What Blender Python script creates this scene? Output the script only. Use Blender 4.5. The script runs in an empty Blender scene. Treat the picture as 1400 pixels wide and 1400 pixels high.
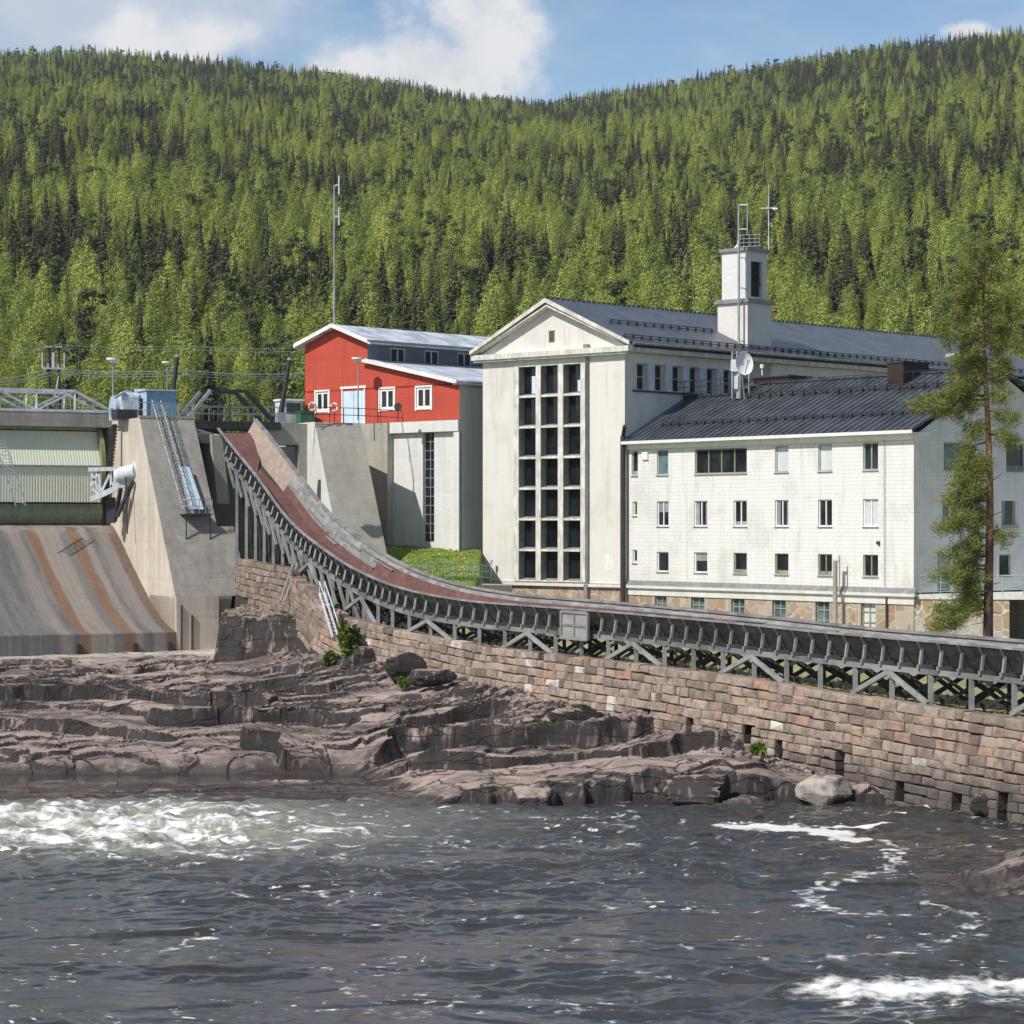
import bpy, math, random
import numpy as np
from mathutils import Vector, Matrix
C = bpy.context.scene.collection
R = math.radians
random.seed(7)

# ---------------------------------------------------------------- camera, sky, sun, exposure
K, H, YH = 3300.0, 10.0, 715.0        # focal length in photo pixels, camera height, horizon row
cam_d = bpy.data.cameras.new('camera'); cam = bpy.data.objects.new('camera', cam_d); C.objects.link(cam)
cam.location = (0, 0, H); cam.rotation_euler = (R(90), 0, 0)
cam_d.sensor_width = 36; cam_d.lens = 36 * K / 1400; cam_d.shift_y = 15 / 1400
cam_d.clip_start = 0.5; cam_d.clip_end = 9000
bpy.context.scene.camera = cam

SUN_AZ = (-0.77, -0.638); SUN_EL = 45.0
sc = bpy.context.scene
w = bpy.data.worlds.new('World'); sc.world = w; w.use_nodes = True

def nd(nt, typ, ins=None, **at):
    n = nt.nodes.new(typ)
    for k, v in at.items(): setattr(n, k, v)
    for k, v in (ins or {}).items():
        s = n.inputs[k]
        if isinstance(v, bpy.types.NodeSocket): nt.links.new(v, s)
        else: s.default_value = v
    return n
def mth(nt, op, a, b=0.0, c=0.0, clamp=False):
    n = nt.nodes.new('ShaderNodeMath'); n.operation = op; n.use_clamp = clamp
    for i, v in enumerate((a, b, c)):
        if isinstance(v, bpy.types.NodeSocket): nt.links.new(v, n.inputs[i])
        else: n.inputs[i].default_value = v
    return n.outputs[0]
def mixc(nt, f, a, b, mode='MIX'):
    n = nt.nodes.new('ShaderNodeMix'); n.data_type = 'RGBA'; n.blend_type = mode
    for i, v in ((0, f), (6, a), (7, b)):
        if isinstance(v, bpy.types.NodeSocket): nt.links.new(v, n.inputs[i])
        else: n.inputs[i].default_value = v if i == 0 else (*v[:3], 1)
    return n.outputs[2]
def ramp(nt, f, lo, hi, smooth=True):
    n = nt.nodes.new('ShaderNodeMapRange'); n.interpolation_type = 'SMOOTHSTEP' if smooth else 'LINEAR'; n.clamp = True
    nt.links.new(f, n.inputs[0]); n.inputs[1].default_value = lo; n.inputs[2].default_value = hi
    return n.outputs[0]
def noise(nt, vec, scale, detail=4, rough=0.55, out=0):
    n = nd(nt, 'ShaderNodeTexNoise', {'Scale': scale, 'Detail': detail, 'Roughness': rough})
    if vec is not None: nt.links.new(vec, n.inputs['Vector'])
    return n.outputs[out]
def vscale(nt, vec, s):
    n = nd(nt, 'ShaderNodeMapping'); nt.links.new(vec, n.inputs[0]); n.inputs['Scale'].default_value = s
    return n.outputs[0]

def build_world():
    nt = w.node_tree; nt.nodes.clear()
    sky = nd(nt, 'ShaderNodeTexSky', sky_type='NISHITA', sun_disc=False, sun_elevation=R(SUN_EL),
             sun_rotation=math.atan2(SUN_AZ[0], SUN_AZ[1]), altitude=200, air_density=1.0, dust_density=0.8, ozone_density=1.5)
    d = nd(nt, 'ShaderNodeTexCoord').outputs['Generated']
    s = nd(nt, 'ShaderNodeSeparateXYZ', {0: d})
    X, Y, Z = s.outputs
    ay = mth(nt, 'MAXIMUM', mth(nt, 'ABSOLUTE', Y), 0.04)
    u = mth(nt, 'MULTIPLY', mth(nt, 'DIVIDE', X, ay), 33.0)      # hundreds of photo pixels
    v = mth(nt, 'MULTIPLY', mth(nt, 'DIVIDE', Z, ay), 33.0)
    uv = nd(nt, 'ShaderNodeCombineXYZ', {0: u, 1: v, 2: mth(nt, 'MULTIPLY', Y, 3)}).outputs[0]
    n1 = noise(nt, uv, 1.0, 7, 0.6)
    n2 = noise(nt, vscale(nt, uv, (0.32, 0.7, 0.4)), 1.0, 6, 0.6)
    front = ramp(nt, Y, 0.1, 0.3)
    def blob(cx, cy, rx, ry):
        a = mth(nt, 'POWER', mth(nt, 'DIVIDE', mth(nt, 'SUBTRACT', u, cx), rx), 2)
        b = mth(nt, 'POWER', mth(nt, 'DIVIDE', mth(nt, 'SUBTRACT', v, cy), ry), 2)
        return mth(nt, 'SUBTRACT', 1.0, mth(nt, 'SQRT', mth(nt, 'ADD', a, b)))
    def mx(*l):
        r = l[0]
        for q in l[1:]: r = mth(nt, 'MAXIMUM', r, q)
        return r
    # white cumulus heads (x, y in hundreds of pixels from the middle / the horizon)
    white = mx(blob(-1.0, 6.15, 1.7, 0.9), blob(-0.4, 6.75, 1.0, 0.9), blob(-4.7, 6.62, 1.15, 0.5), blob(-1.9, 6.0, 1.2, 0.7),
               blob(6.22, 6.72, 0.38, 0.16), blob(6.5, 6.62, 0.5, 0.13))
    grey = mx(blob(-5.4, 7.3, 3.0, 1.55), blob(-8.5, 7.5, 3.0, 2.0), blob(-2.6, 8.6, 3.4, 0.9))
    k1 = ramp(nt, mth(nt, 'ADD', white, mth(nt, 'MULTIPLY', mth(nt, 'SUBTRACT', n1, 0.5), 1.7)), -0.15, 0.55)
    k2 = ramp(nt, mth(nt, 'ADD', grey, mth(nt, 'MULTIPLY', mth(nt, 'SUBTRACT', n1, 0.5), 1.0)), -0.1, 0.45)
    wisp = mth(nt, 'MULTIPLY', ramp(nt, n2, 0.42, 0.80), 0.55)
    # unseen broken cloud elsewhere, added denser ahead to brighten the river
    gen = noise(nt, vscale(nt, d, (2.2, 2.2, 4.5)), 1.3, 7, 0.6)
    hi = ramp(nt, mth(nt, 'DIVIDE', Z, ay), 0.24, 0.36)
    k3 = mth(nt, 'ADD', mth(nt, 'MULTIPLY', mth(nt, 'MULTIPLY', ramp(nt, gen, 0.43, 0.57), front), mth(nt, 'MULTIPLY', hi, mth(nt, 'SUBTRACT', 1.0, ramp(nt, Z, .75, .9)))), mth(nt, 'MULTIPLY', ramp(nt, gen, 0.58, 0.74), mth(nt, 'SUBTRACT', 1.0, front)))
    fr = lambda q: mth(nt, 'MULTIPLY', mth(nt, 'MULTIPLY', q, front), mth(nt, 'SUBTRACT', 1.0, hi))
    glow = mth(nt, 'EXPONENT', mth(nt, 'MULTIPLY', mth(nt, 'POWER', mth(nt, 'DIVIDE', v, 10.0), 2), -1.0))
    skc = mixc(nt, 1.0, sky.outputs[0], mixc(nt, glow, (1.10, 1.16, 1.20), (1.75, 2.05, 2.20)), 'MULTIPLY')
    c = mixc(nt, fr(wisp), skc, (9.0, 9.8, 11.0))
    c = mixc(nt, mth(nt, 'MULTIPLY', fr(k2), 0.9), c, mixc(nt, n1, (7.0, 8.0, 10.0), (9.6, 10.3, 11.6)))
    c = mixc(nt, fr(k1), c, mixc(nt, ramp(nt, n1, 0.3, 0.6), (9.4, 10.0, 11.0), (12.0, 12.1, 12.2)))
    c = mixc(nt, mth(nt, 'MULTIPLY', k3, 0.85), c, mixc(nt, ramp(nt, gen, .4, .7), (7.5, 8.2, 9.4), (11.0, 11.3, 11.8)))
    bg = nd(nt, 'ShaderNodeBackground', {'Color': c, 'Strength': 0.08})
    out = nd(nt, 'ShaderNodeOutputWorld', {0: bg.outputs[0]})
build_world()
sl = bpy.data.lights.new('sun', 'SUN'); sl.energy = 5.0; sl.angle = R(0.5); sl.color = (1.0, 0.955, 0.885)
sun = bpy.data.objects.new('sun', sl); C.objects.link(sun); sun.location = (-80, -60, 120)
ce = math.cos(R(SUN_EL)); hn = math.hypot(*SUN_AZ)
sun.rotation_euler = Vector((SUN_AZ[0] / hn * ce, SUN_AZ[1] / hn * ce, math.sin(R(SUN_EL)))).to_track_quat('Z', 'Y').to_euler()
vs = sc.view_settings; vs.view_transform = 'Standard'; vs.look = 'None'; vs.exposure = -0.15; vs.gamma = 1.0; vs.use_curve_mapping = False

# ---------------------------------------------------------------- helpers
def P(px, py, Y): return Vector(((px - 700) / K * Y, Y, H - (py - YH) / K * Y))

class MB:
    """collects faces; build() makes them one mesh object"""
    def __init__(s): s.v, s.f, s.t, s.sm = [], [], [], []
    def face(s, pts, tone=0.5, smooth=False):
        i = len(s.v); s.v += [tuple(p) for p in pts]; s.f.append(tuple(range(i, i + len(pts)))); s.t.append(tone); s.sm.append(smooth)
    def quads(s, pts, fs, tone=0.5, smooth=False):
        i = len(s.v); s.v += [tuple(p) for p in pts]
        for q in fs: s.f.append(tuple(i + k for k in q)); s.t.append(tone); s.sm.append(smooth)
    def hexa(s, b, t, tone=0.5):   # bottom ring (ccw seen from above), top ring
        n = len(b)
        fs = [tuple(reversed(range(n))), tuple(range(n, 2 * n))] + [(i, (i + 1) % n, n + (i + 1) % n, n + i) for i in range(n)]
        s.quads(list(b) + list(t), fs, tone)
    def box(s, F, a0, a1, b0, b1, z0, z1, tone=0.5):
        s.hexa([F(a0, b0, z0), F(a1, b0, z0), F(a1, b1, z0), F(a0, b1, z0)],
               [F(a0, b0, z1), F(a1, b0, z1), F(a1, b1, z1), F(a0, b1, z1)], tone)
    def prism(s, F, prof, a0, a1, tone=0.5):   # profile in (b, z), extruded along a
        lo = [F(a0, b, z) for b, z in prof]; hi = [F(a1, b, z) for b, z in prof]
        s.hexa(lo, hi, tone)
    def slab(s, pts, th, tone=0.5):  # polygon given from its outer side, thickened inwards along its normal
        n = (Vector(pts[1]) - Vector(pts[0])).cross(Vector(pts[2]) - Vector(pts[0])).normalized()
        s.hexa([Vector(p) - n * th for p in pts], [Vector(p) for p in pts], tone)
    def beam(s, p0, p1, w, h=None, tone=0.5, up=(0, 0, 1)):
        h = h or w; p0, p1 = Vector(p0), Vector(p1); d = (p1 - p0).normalized(); up = Vector(up)
        x = d.cross(up)
        if x.length < 1e-3: x = d.cross(Vector((1, 0, 0)))
        x.normalize(); y = x.cross(d)
        c = lambda p, i, j: p + x * (w / 2 * i) + y * (h / 2 * j)
        s.hexa([c(p0, -1, -1), c(p0, -1, 1), c(p0, 1, 1), c(p0, 1, -1)], [c(p1, -1, -1), c(p1, -1, 1), c(p1, 1, 1), c(p1, 1, -1)], tone)
    def tube(s, pts, r, n=8, tone=0.5, cap=True):
        pts = [Vector(p) for p in pts]; rs = r if isinstance(r, (list, tuple)) else [r] * len(pts)
        rings = []; vert = abs((pts[-1] - pts[0]).normalized().z) > .8
        for i, p in enumerate(pts):
            d = (pts[min(i + 1, len(pts) - 1)] - pts[max(i - 1, 0)]).normalized()
            x = d.cross(Vector((1, 0, 0)) if vert else Vector((0, 0, 1)))
            if x.length < 1e-4: x = d.orthogonal()
            x.normalize(); y = d.cross(x)
            rings.append([p + (x * math.cos(2 * math.pi * k / n) + y * math.sin(2 * math.pi * k / n)) * rs[i] for k in range(n)])
        vv = [q for r_ in rings for q in r_]; fs = []
        for i in range(len(pts) - 1):
            for k in range(n): fs.append((i * n + k, i * n + (k + 1) % n, (i + 1) * n + (k + 1) % n, (i + 1) * n + k))
        s.quads(vv, fs, tone, True)
        if cap:
            s.face(list(reversed(rings[0])), tone); s.face(rings[-1], tone)
    def disc(s, c, ax, r, th, n=28, tone=0.5):
        ax = Vector(ax).normalized(); s.tube([Vector(c) - ax * th / 2, Vector(c) + ax * th / 2], r, n, tone)
    def wall(s, F, a0, a1, z0, z1, holes=(), depth=0.15, tone=0.5, b=0.0):
        xs = sorted({a0, a1, *[q for h in holes for q in h[:2]]}); zs = sorted({z0, z1, *[q for h in holes for q in h[2:]]})
        for i in range(len(xs) - 1):
            for j in range(len(zs) - 1):
                mx_, mz = (xs[i] + xs[i + 1]) / 2, (zs[j] + zs[j + 1]) / 2
                if any(h[0] < mx_ < h[1] and h[2] < mz < h[3] for h in holes): continue
                s.face([F(xs[i], b, zs[j]), F(xs[i + 1], b, zs[j]), F(xs[i + 1], b, zs[j + 1]), F(xs[i], b, zs[j + 1])], tone)
        for h in holes:
            l, r, lo, hi = h; d = b + depth
            s.face([F(l, b, lo), F(l, b, hi), F(l, d, hi), F(l, d, lo)], tone); s.face([F(r, b, hi), F(r, b, lo), F(r, d, lo), F(r, d, hi)], tone)
            s.face([F(l, b, lo), F(l, d, lo), F(r, d, lo), F(r, b, lo)], tone); s.face([F(l, d, hi), F(l, b, hi), F(r, b, hi), F(r, d, hi)], tone)
    def build(s, name, mat, parent=None, off=(0, 0, 0)):
        me = bpy.data.meshes.new(name)
        o = Vector(off)
        me.from_pydata([tuple(Vector(p) - o) for p in s.v], [], s.f)
        if s.f:
            a = me.attributes.new('tone', 'FLOAT', 'FACE'); a.data.foreach_set('value', s.t)
            me.polygons.foreach_set('use_smooth', s.sm)
        me.materials.append(mat); me.update()
        ob = bpy.data.objects.new(name, me); C.objects.link(ob)
        if parent: ob.parent = parent
        return ob

def frame(ox, oy, u, v):
    u, v = Vector((*u, 0)), Vector((*v, 0)); o = Vector((ox, oy, 0))
    return lambda a, b, z: o + u * a + v * b + Vector((0, 0, z))

class Thing:
    def __init__(s, name, label, cat, loc, group=None):
        s.o = bpy.data.objects.new(name, None); C.objects.link(s.o); s.loc = Vector(loc); s.o.location = s.loc
        s.o.empty_display_size = 0.3
        s.o['label'] = label; s.o['category'] = cat
        if group: s.o['group'] = group
    def part(s, name, mb, mat, parent=None, label=None):
        ob = mb.build(name, mat, parent or s.o, s.loc)
        if label: ob['label'] = label
        return ob
def solo(name, mb, mat, label, cat, loc=(0, 0, 0), group=None):
    ob = mb.build(name, mat, None, loc); ob.location = loc; ob['label'] = label; ob['category'] = cat
    if group: ob['group'] = group
    return ob
def struct(ob, kind='structure'):
    ob['kind'] = kind; return ob
def mesh_np(name, V, Fq, mat, smooth=False, attrs=None):
    me = bpy.data.meshes.new(name); n = Fq.shape[1]
    me.vertices.add(len(V)); me.vertices.foreach_set('co', np.ascontiguousarray(V, dtype=np.float32).ravel())
    me.loops.add(Fq.size); me.loops.foreach_set('vertex_index', np.ascontiguousarray(Fq, dtype=np.int32).ravel())
    me.polygons.add(len(Fq)); me.polygons.foreach_set('loop_start', np.arange(0, Fq.size, n, dtype=np.int32))
    me.update(calc_edges=True)
    me.polygons.foreach_set('use_smooth', np.full(len(Fq), smooth))
    for k, (dom, arr) in (attrs or {}).items():
        a = me.attributes.new(k, 'FLOAT', dom); a.data.foreach_set('value', np.ascontiguousarray(arr, dtype=np.float32).ravel())
    if mat: me.materials.append(mat)
    return me
def obj_of(name, me, parent=None):
    o = bpy.data.objects.new(name, me); C.objects.link(o)
    if parent: o.parent = parent
    return o
def grid_faces(nx, ny):
    i = np.arange(nx - 1)[None, :] + nx * np.arange(ny - 1)[:, None]
    return np.stack([i, i + 1, i + nx + 1, i + nx], -1).reshape(-1, 4)

# ---------------------------------------------------------------- numpy gradient noise
_rs = np.random.RandomState(3); _perm = _rs.permutation(512); _ga = _rs.rand(512) * 2 * np.pi
def pn(x, y, seed=0):
    xi = np.floor(x).astype(np.int64); yi = np.floor(y).astype(np.int64); fx = x - xi; fy = y - yi
    def g(ix, iy):
        h = _ga[_perm[(_perm[(ix + seed * 37) & 511] + iy + seed * 11) & 511]]
        return np.cos(h) * (x - ix) + np.sin(h) * (y - iy)
    sx = fx * fx * fx * (fx * (fx * 6 - 15) + 10); sy = fy * fy * fy * (fy * (fy * 6 - 15) + 10)
    a = g(xi, yi); b = g(xi + 1, yi); c = g(xi, yi + 1); d = g(xi + 1, yi + 1)
    return 1.4 * ((a + (b - a) * sx) * (1 - sy) + (c + (d - c) * sx) * sy)
def fbm(x, y, oct=4, seed=0, gain=0.5):
    r, a = 0, 1.0
    for k in range(oct): r = r + a * pn(x * 2 ** k, y * 2 ** k, seed + k); a *= gain
    return r
def sstep(e0, e1, x):
    t = np.clip((x - e0) / (e1 - e0), 0, 1); return t * t * (3 - 2 * t)

# ---------------------------------------------------------------- materials
def newmat(name, rough=0.8, spec=0.3, metal=0.0):
    m = bpy.data.materials.new(name); m.use_nodes = True; nt = m.node_tree
    b = nt.nodes['Principled BSDF']; b.inputs['Roughness'].default_value = rough
    b.inputs['Specular IOR Level'].default_value = spec; b.inputs['Metallic'].default_value = metal
    return m, nt, b
def setc(nt, b, c):
    if isinstance(c, bpy.types.NodeSocket): nt.links.new(c, b.inputs['Base Color'])
    else: b.inputs['Base Color'].default_value = (*c, 1)
def addbump(nt, b, h, strength=0.5, dist=0.02):
    n = nd(nt, 'ShaderNodeBump', {'Strength': strength, 'Distance': dist, 'Height': h}); nt.links.new(n.outputs[0], b.inputs['Normal'])
def pos(nt): return nd(nt, 'ShaderNodeNewGeometry').outputs['Position']
def tone(nt): return nd(nt, 'ShaderNodeAttribute', attribute_name='tone').outputs['Fac']
def plain(name, col, rough=0.6, spec=0.3, metal=0.0, var=0.25, scale=1.5):
    m, nt, b = newmat(name, rough, spec, metal); p = pos(nt)
    n = mth(nt, 'MULTIPLY', noise(nt, p, scale, 5), noise(nt, vscale(nt, p, (3, 3, 0.5)), scale, 3))
    f = ramp(nt, n, 0.1, 0.42)
    setc(nt, b, mixc(nt, f, [c * (1 - var) for c in col], [min(1, c * (1 + var * .5)) for c in col]))
    return m
def concrete(name, col, dark, light=None, board=0.25, streak=0.6, rot=0.0, amt=1.0):
    m, nt, b = newmat(name, 0.9, 0.2); p = pos(nt)
    s1 = noise(nt, vscale(nt, p, (1.6, 1.6, 0.12)), 1.0, 6, 0.65)
    s2 = noise(nt, p, 0.35, 5, 0.6); s3 = noise(nt, p, 7.0, 4, 0.6)
    f = mth(nt, 'ADD', mth(nt, 'MULTIPLY', s1, streak), mth(nt, 'MULTIPLY', s2, 1 - streak))
    c = mixc(nt, ramp(nt, f, 0.36, 0.62), dark, col)
    if light: c = mixc(nt, mth(nt, 'MULTIPLY', ramp(nt, noise(nt, vscale(nt, p, (1, 1, .5)), 0.8, 6, .7), 0.55, 0.72), 0.8), c, light)
    z = nd(nt, 'ShaderNodeSeparateXYZ', {0: p}).outputs[2]
    fr = mth(nt, 'FRACT', mth(nt, 'DIVIDE', z, board))
    line = ramp(nt, mth(nt, 'ABSOLUTE', mth(nt, 'SUBTRACT', fr, 0.5)), 0.40, 0.5)
    bw = nd(nt, 'ShaderNodeTexWhiteNoise', {'W': mth(nt, 'FLOOR', mth(nt, 'DIVIDE', z, board))}, noise_dimensions='1D').outputs[0]
    c = mixc(nt, mth(nt, 'MULTIPLY', line, 0.22 * amt), c, dark)
    c = mixc(nt, mth(nt, 'MULTIPLY', bw, 0.25 * amt), c, dark)
    c = mixc(nt, 0.35, c, mixc(nt, s3, [q * .55 for q in col], [min(1, q * 1.3) for q in col]))
    setc(nt, b, c)
    addbump(nt, b, mth(nt, 'SUBTRACT', mth(nt, 'MULTIPLY', s3, 0.6), mth(nt, 'MULTIPLY', line, 0.5)), 0.5, 0.03)
    return m
def brick(name, col, dirt, ang, bw=0.5, bh=0.22, strength=0.6, var=0.08, dist=0.02, streaks=0.35, joint=0.14):
    """painted masonry: courses run along the facade whatever way it faces"""
    m, nt, b = newmat(name, 0.85, 0.25); p = pos(nt)
    mp = nd(nt, 'ShaderNodeMapping', {0: p}); mp.inputs['Rotation'].default_value = (0, 0, ang)
    s = nd(nt, 'ShaderNodeSeparateXYZ', {0: mp.outputs[0]})
    uv = nd(nt, 'ShaderNodeCombineXYZ', {0: mth(nt, 'ADD', s.outputs[0], s.outputs[1]), 1: s.outputs[2]}).outputs[0]
    bt = nd(nt, 'ShaderNodeTexBrick', {'Vector': uv, 'Scale': 1.0, 'Mortar Size': 0.012, 'Mortar Smooth': 0.6, 'Bias': 0.0,
            'Brick Width': bw, 'Row Height': bh, 'Color1': (0, 0, 0, 1), 'Color2': (1, 1, 1, 1), 'Mortar': (.5, .5, .5, 1)})
    n1 = noise(nt, p, 0.5, 5, .6); n2 = noise(nt, vscale(nt, p, (2.2, 2.2, .2)), 1.0, 5, .6); n3 = noise(nt, p, 6, 4, .65)
    c = mixc(nt, mth(nt, 'MULTIPLY', bt.outputs['Color'], var), col, [q * .72 for q in col])
    c = mixc(nt, mth(nt, 'MULTIPLY', bt.outputs['Fac'], joint), c, dirt)
    c = mixc(nt, mth(nt, 'MULTIPLY', ramp(nt, n2, 0.5, 0.75), streaks), c, dirt)
    c = mixc(nt, mth(nt, 'MULTIPLY', ramp(nt, n1, 0.48, 0.66), 0.28), c, dirt)
    n4 = noise(nt, vscale(nt, p, (5, 5, .16)), 1.0, 4, .7); c = mixc(nt, mth(nt, 'MULTIPLY', mth(nt, 'MULTIPLY', ramp(nt, n4, .52, .7), ramp(nt, noise(nt, p, .25, 3), .42, .6)), streaks), c, [q * .62 for q in col])
    setc(nt, b, c)
    h = mth(nt, 'ADD', mth(nt, 'MULTIPLY', bt.outputs['Fac'], -0.8), mth(nt, 'ADD', mth(nt, 'MULTIPLY', n3, 0.9), mth(nt, 'MULTIPLY', bt.outputs['Color'], 0.25)))
    addbump(nt, b, h, strength, dist)
    return m
def planks(name, c1, c2, c3, rough=0.85, sc_=(1.2, 1.2, 1.2)):
    m, nt, b = newmat(name, rough, 0.25); p = pos(nt); t = tone(nt)
    n = noise(nt, vscale(nt, p, sc_), 2.0, 6, .7); n2 = noise(nt, p, 0.45, 4, .6)
    c = mixc(nt, t, c1, c2); c = mixc(nt, ramp(nt, n, 0.4, 0.7), c, c3); c = mixc(nt, mth(nt, 'MULTIPLY', ramp(nt, n2, .5, .65), .5), c, c1)
    setc(nt, b, c); addbump(nt, b, n, 0.4, 0.02)
    return m
def glass(name, col=(0.02, 0.024, 0.028), rough=0.06):
    m, nt, b = newmat(name, rough, 0.7); p = pos(nt)
    n = noise(nt, p, 0.9, 3); setc(nt, b, mixc(nt, ramp(nt, n, .35, .65), [q * .6 for q in col], [q * 1.5 for q in col]))
    addbump(nt, b, noise(nt, p, 0.6, 2), 0.05, 0.1)
    return m

AP, AW = R(43), R(52)
M = {}
M['ph_wall'] = brick('painted_block_cream', (0.74, 0.71, 0.66), (0.5, 0.46, 0.40), AP, strength=.4, streaks=.45)
M['wing_wall'] = brick('painted_block_white', (0.77, 0.755, 0.73), (0.50, 0.48, 0.44), AW, strength=.7, dist=.02, streaks=.45)
M['red_wall'] = brick('red_boarding', (0.54, 0.086, 0.053), (0.36, 0.062, 0.04), AP, bw=30, bh=.19, strength=.7, var=.22, streaks=.5, joint=.55)
M['grey_boards'] = brick('grey_boarding', (0.20, 0.225, 0.26), (0.10, 0.115, 0.14), AP, bw=3.5, bh=.16, strength=.8, var=.5)
M['grey_wall'] = brick('grey_block_wall', (0.44, 0.44, 0.44), (0.30, 0.30, 0.30), AP, bw=3, bh=.25, strength=.5)
M['white_conc'] = concrete('white_concrete', (0.74, 0.73, 0.71), (0.58, 0.57, 0.54), board=2.4, amt=.12)
M['conc'] = concrete('grey_concrete', (0.38, 0.355, 0.315), (0.19, 0.18, 0.165), (0.50, 0.47, 0.42))
M['conc_pale'] = concrete('pale_concrete', (0.46, 0.43, 0.375), (0.29, 0.27, 0.235), (0.58, 0.55, 0.50), streak=.4)
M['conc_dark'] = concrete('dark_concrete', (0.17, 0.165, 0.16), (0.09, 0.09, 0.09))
M['conc_beige'] = concrete('stained_beige_concrete', (0.62, 0.56, 0.475), (0.42, 0.34, 0.255), (0.74, 0.71, 0.66), board=2.2, amt=.12, streak=.6)
M['trim'] = plain('white_trim', (0.80, 0.80, 0.78), .6, var=.12)
M['grid_shade'] = plain('shade_grey_reveal', (0.30, 0.295, 0.28), .85, var=.3)  # shade of the window niches put into the colour of the grid
M['trim_cream'] = plain('cream_trim', (0.72, 0.69, 0.62), .7, var=.3)
M['zinc'] = plain('weathered_zinc', (0.30, 0.30, 0.29), .5, .5, .3)
M['steel'] = plain('galvanised_steel', (0.42, 0.44, 0.46), .45, .5, .5)
M['steel_white'] = plain('pale_painted_steel', (0.62, 0.66, 0.70), .5)
M['steel_dark'] = plain('dark_steel', (0.045, 0.047, 0.05), .55)
M['bluegrey'] = plain('blue_grey_paint', (0.42, 0.54, 0.64), .5, var=.15)
M['blue'] = plain('faded_blue_paint', (0.22, 0.36, 0.52), .5, var=.2)
M['pale_blue'] = plain('pale_blue_panel', (0.60, 0.72, 0.84), .5, var=.1)
M['green'] = plain('green_paint', (0.05, 0.17, 0.09), .5)
M['green_rail'] = plain('light_green_rail', (0.32, 0.46, 0.42), .5)
M['brown'] = plain('dark_brown_sheet', (0.050, 0.030, 0.026), .55)
M['orange'] = plain('lifebuoy_orange', (0.7, 0.16, 0.08), .5)
M['olive_frame'] = plain('olive_window_paint', (0.30, 0.31, 0.19), .6)
M['frame_grey'] = plain('grey_green_window_paint', (0.36, 0.38, 0.33), .6)
M['rail_rust'] = plain('rusty_iron', (0.10, 0.065, 0.05), .8)
M['glass'] = glass('window_glass'); M['glass_dark'] = glass('dark_glass', (0.012, 0.013, 0.016), .12)
M['blind'] = plain('pale_blind', (0.62, 0.65, 0.66), .35, .6, var=.1)
M['curtain'] = plain('grey_curtain', (0.33, 0.34, 0.34), .7, var=.3)
M['glass_teal'] = glass('teal_glass', (0.10, 0.16, 0.17), .1)
M['timber'] = planks('weathered_timber', (0.10, 0.10, 0.10), (0.36, 0.36, 0.35), (0.22, 0.22, 0.215))
M['timber_dark'] = planks('dark_timber', (0.028, 0.027, 0.025), (0.06, 0.058, 0.055), (0.045, 0.045, 0.042))  # darker tone for the rear posts and the braces
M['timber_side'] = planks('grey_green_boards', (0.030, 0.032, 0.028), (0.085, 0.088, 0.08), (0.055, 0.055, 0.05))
M['timber_pale'] = planks('pale_weathered_boards', (0.17, 0.165, 0.16), (0.36, 0.35, 0.335), (0.24, 0.235, 0.225))
M['timber_tan'] = planks('tan_boards', (0.34, 0.265, 0.215), (0.42, 0.335, 0.275), (0.31, 0.245, 0.20))
M['red_floor'] = planks('rust_red_boards', (0.145, 0.070, 0.060), (0.20, 0.105, 0.092), (0.115, 0.062, 0.055))
M['metal_floor'] = planks('dull_metal_plate', (0.20, 0.17, 0.17), (0.26, 0.22, 0.22), (0.18, 0.15, 0.15), .5)
def roofmat(name, col, rough=.42, spec=.5, seams=None, ang=0):
    m, nt, b = newmat(name, rough, spec); p = pos(nt)
    n = noise(nt, p, 0.8, 5, .6); n2 = noise(nt, p, 5, 3)
    c = mixc(nt, ramp(nt, n, .35, .65), [q * .7 for q in col], [q * 1.25 for q in col])
    if seams:
        mp = nd(nt, 'ShaderNodeMapping', {0: p}); mp.inputs['Rotation'].default_value = (0, 0, ang)
        s = nd(nt, 'ShaderNodeSeparateXYZ', {0: mp.outputs[0]})
        fx = mth(nt, 'FRACT', mth(nt, 'DIVIDE', s.outputs[1], seams[0])); fz = mth(nt, 'FRACT', mth(nt, 'DIVIDE', s.outputs[2], seams[1]))
        l = mth(nt, 'MAXIMUM', ramp(nt, fx, .93, .99), ramp(nt, fz, .88, .98))
        rw = nd(nt, 'ShaderNodeTexWhiteNoise', {'Vector': nd(nt, 'ShaderNodeCombineXYZ', {0: mth(nt, 'FLOOR', mth(nt, 'DIVIDE', s.outputs[1], seams[0])), 1: mth(nt, 'FLOOR', mth(nt, 'DIVIDE', s.outputs[2], seams[1]))}).outputs[0]}).outputs[0]
        c = mixc(nt, mth(nt, 'MULTIPLY', rw, .5), c, [q * .65 for q in col]); c = mixc(nt, mth(nt, 'MULTIPLY', l, .6), c, [q * .4 for q in col])
        addbump(nt, b, mth(nt, 'MULTIPLY', l, -1), .5, .02)
    else: addbump(nt, b, n2, .15, .02)
    setc(nt, b, c); return m
M['ph_roof'] = roofmat('slate_roof', (0.085, 0.10, 0.125), .38, .55, (.45, .16), AP)
M['wing_roof'] = roofmat('dark_seam_roof', (0.062, 0.070, 0.082), .40, .5)
M['red_roof'] = roofmat('pale_metal_roof', (0.56, 0.60, 0.66), .5, .5)
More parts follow.
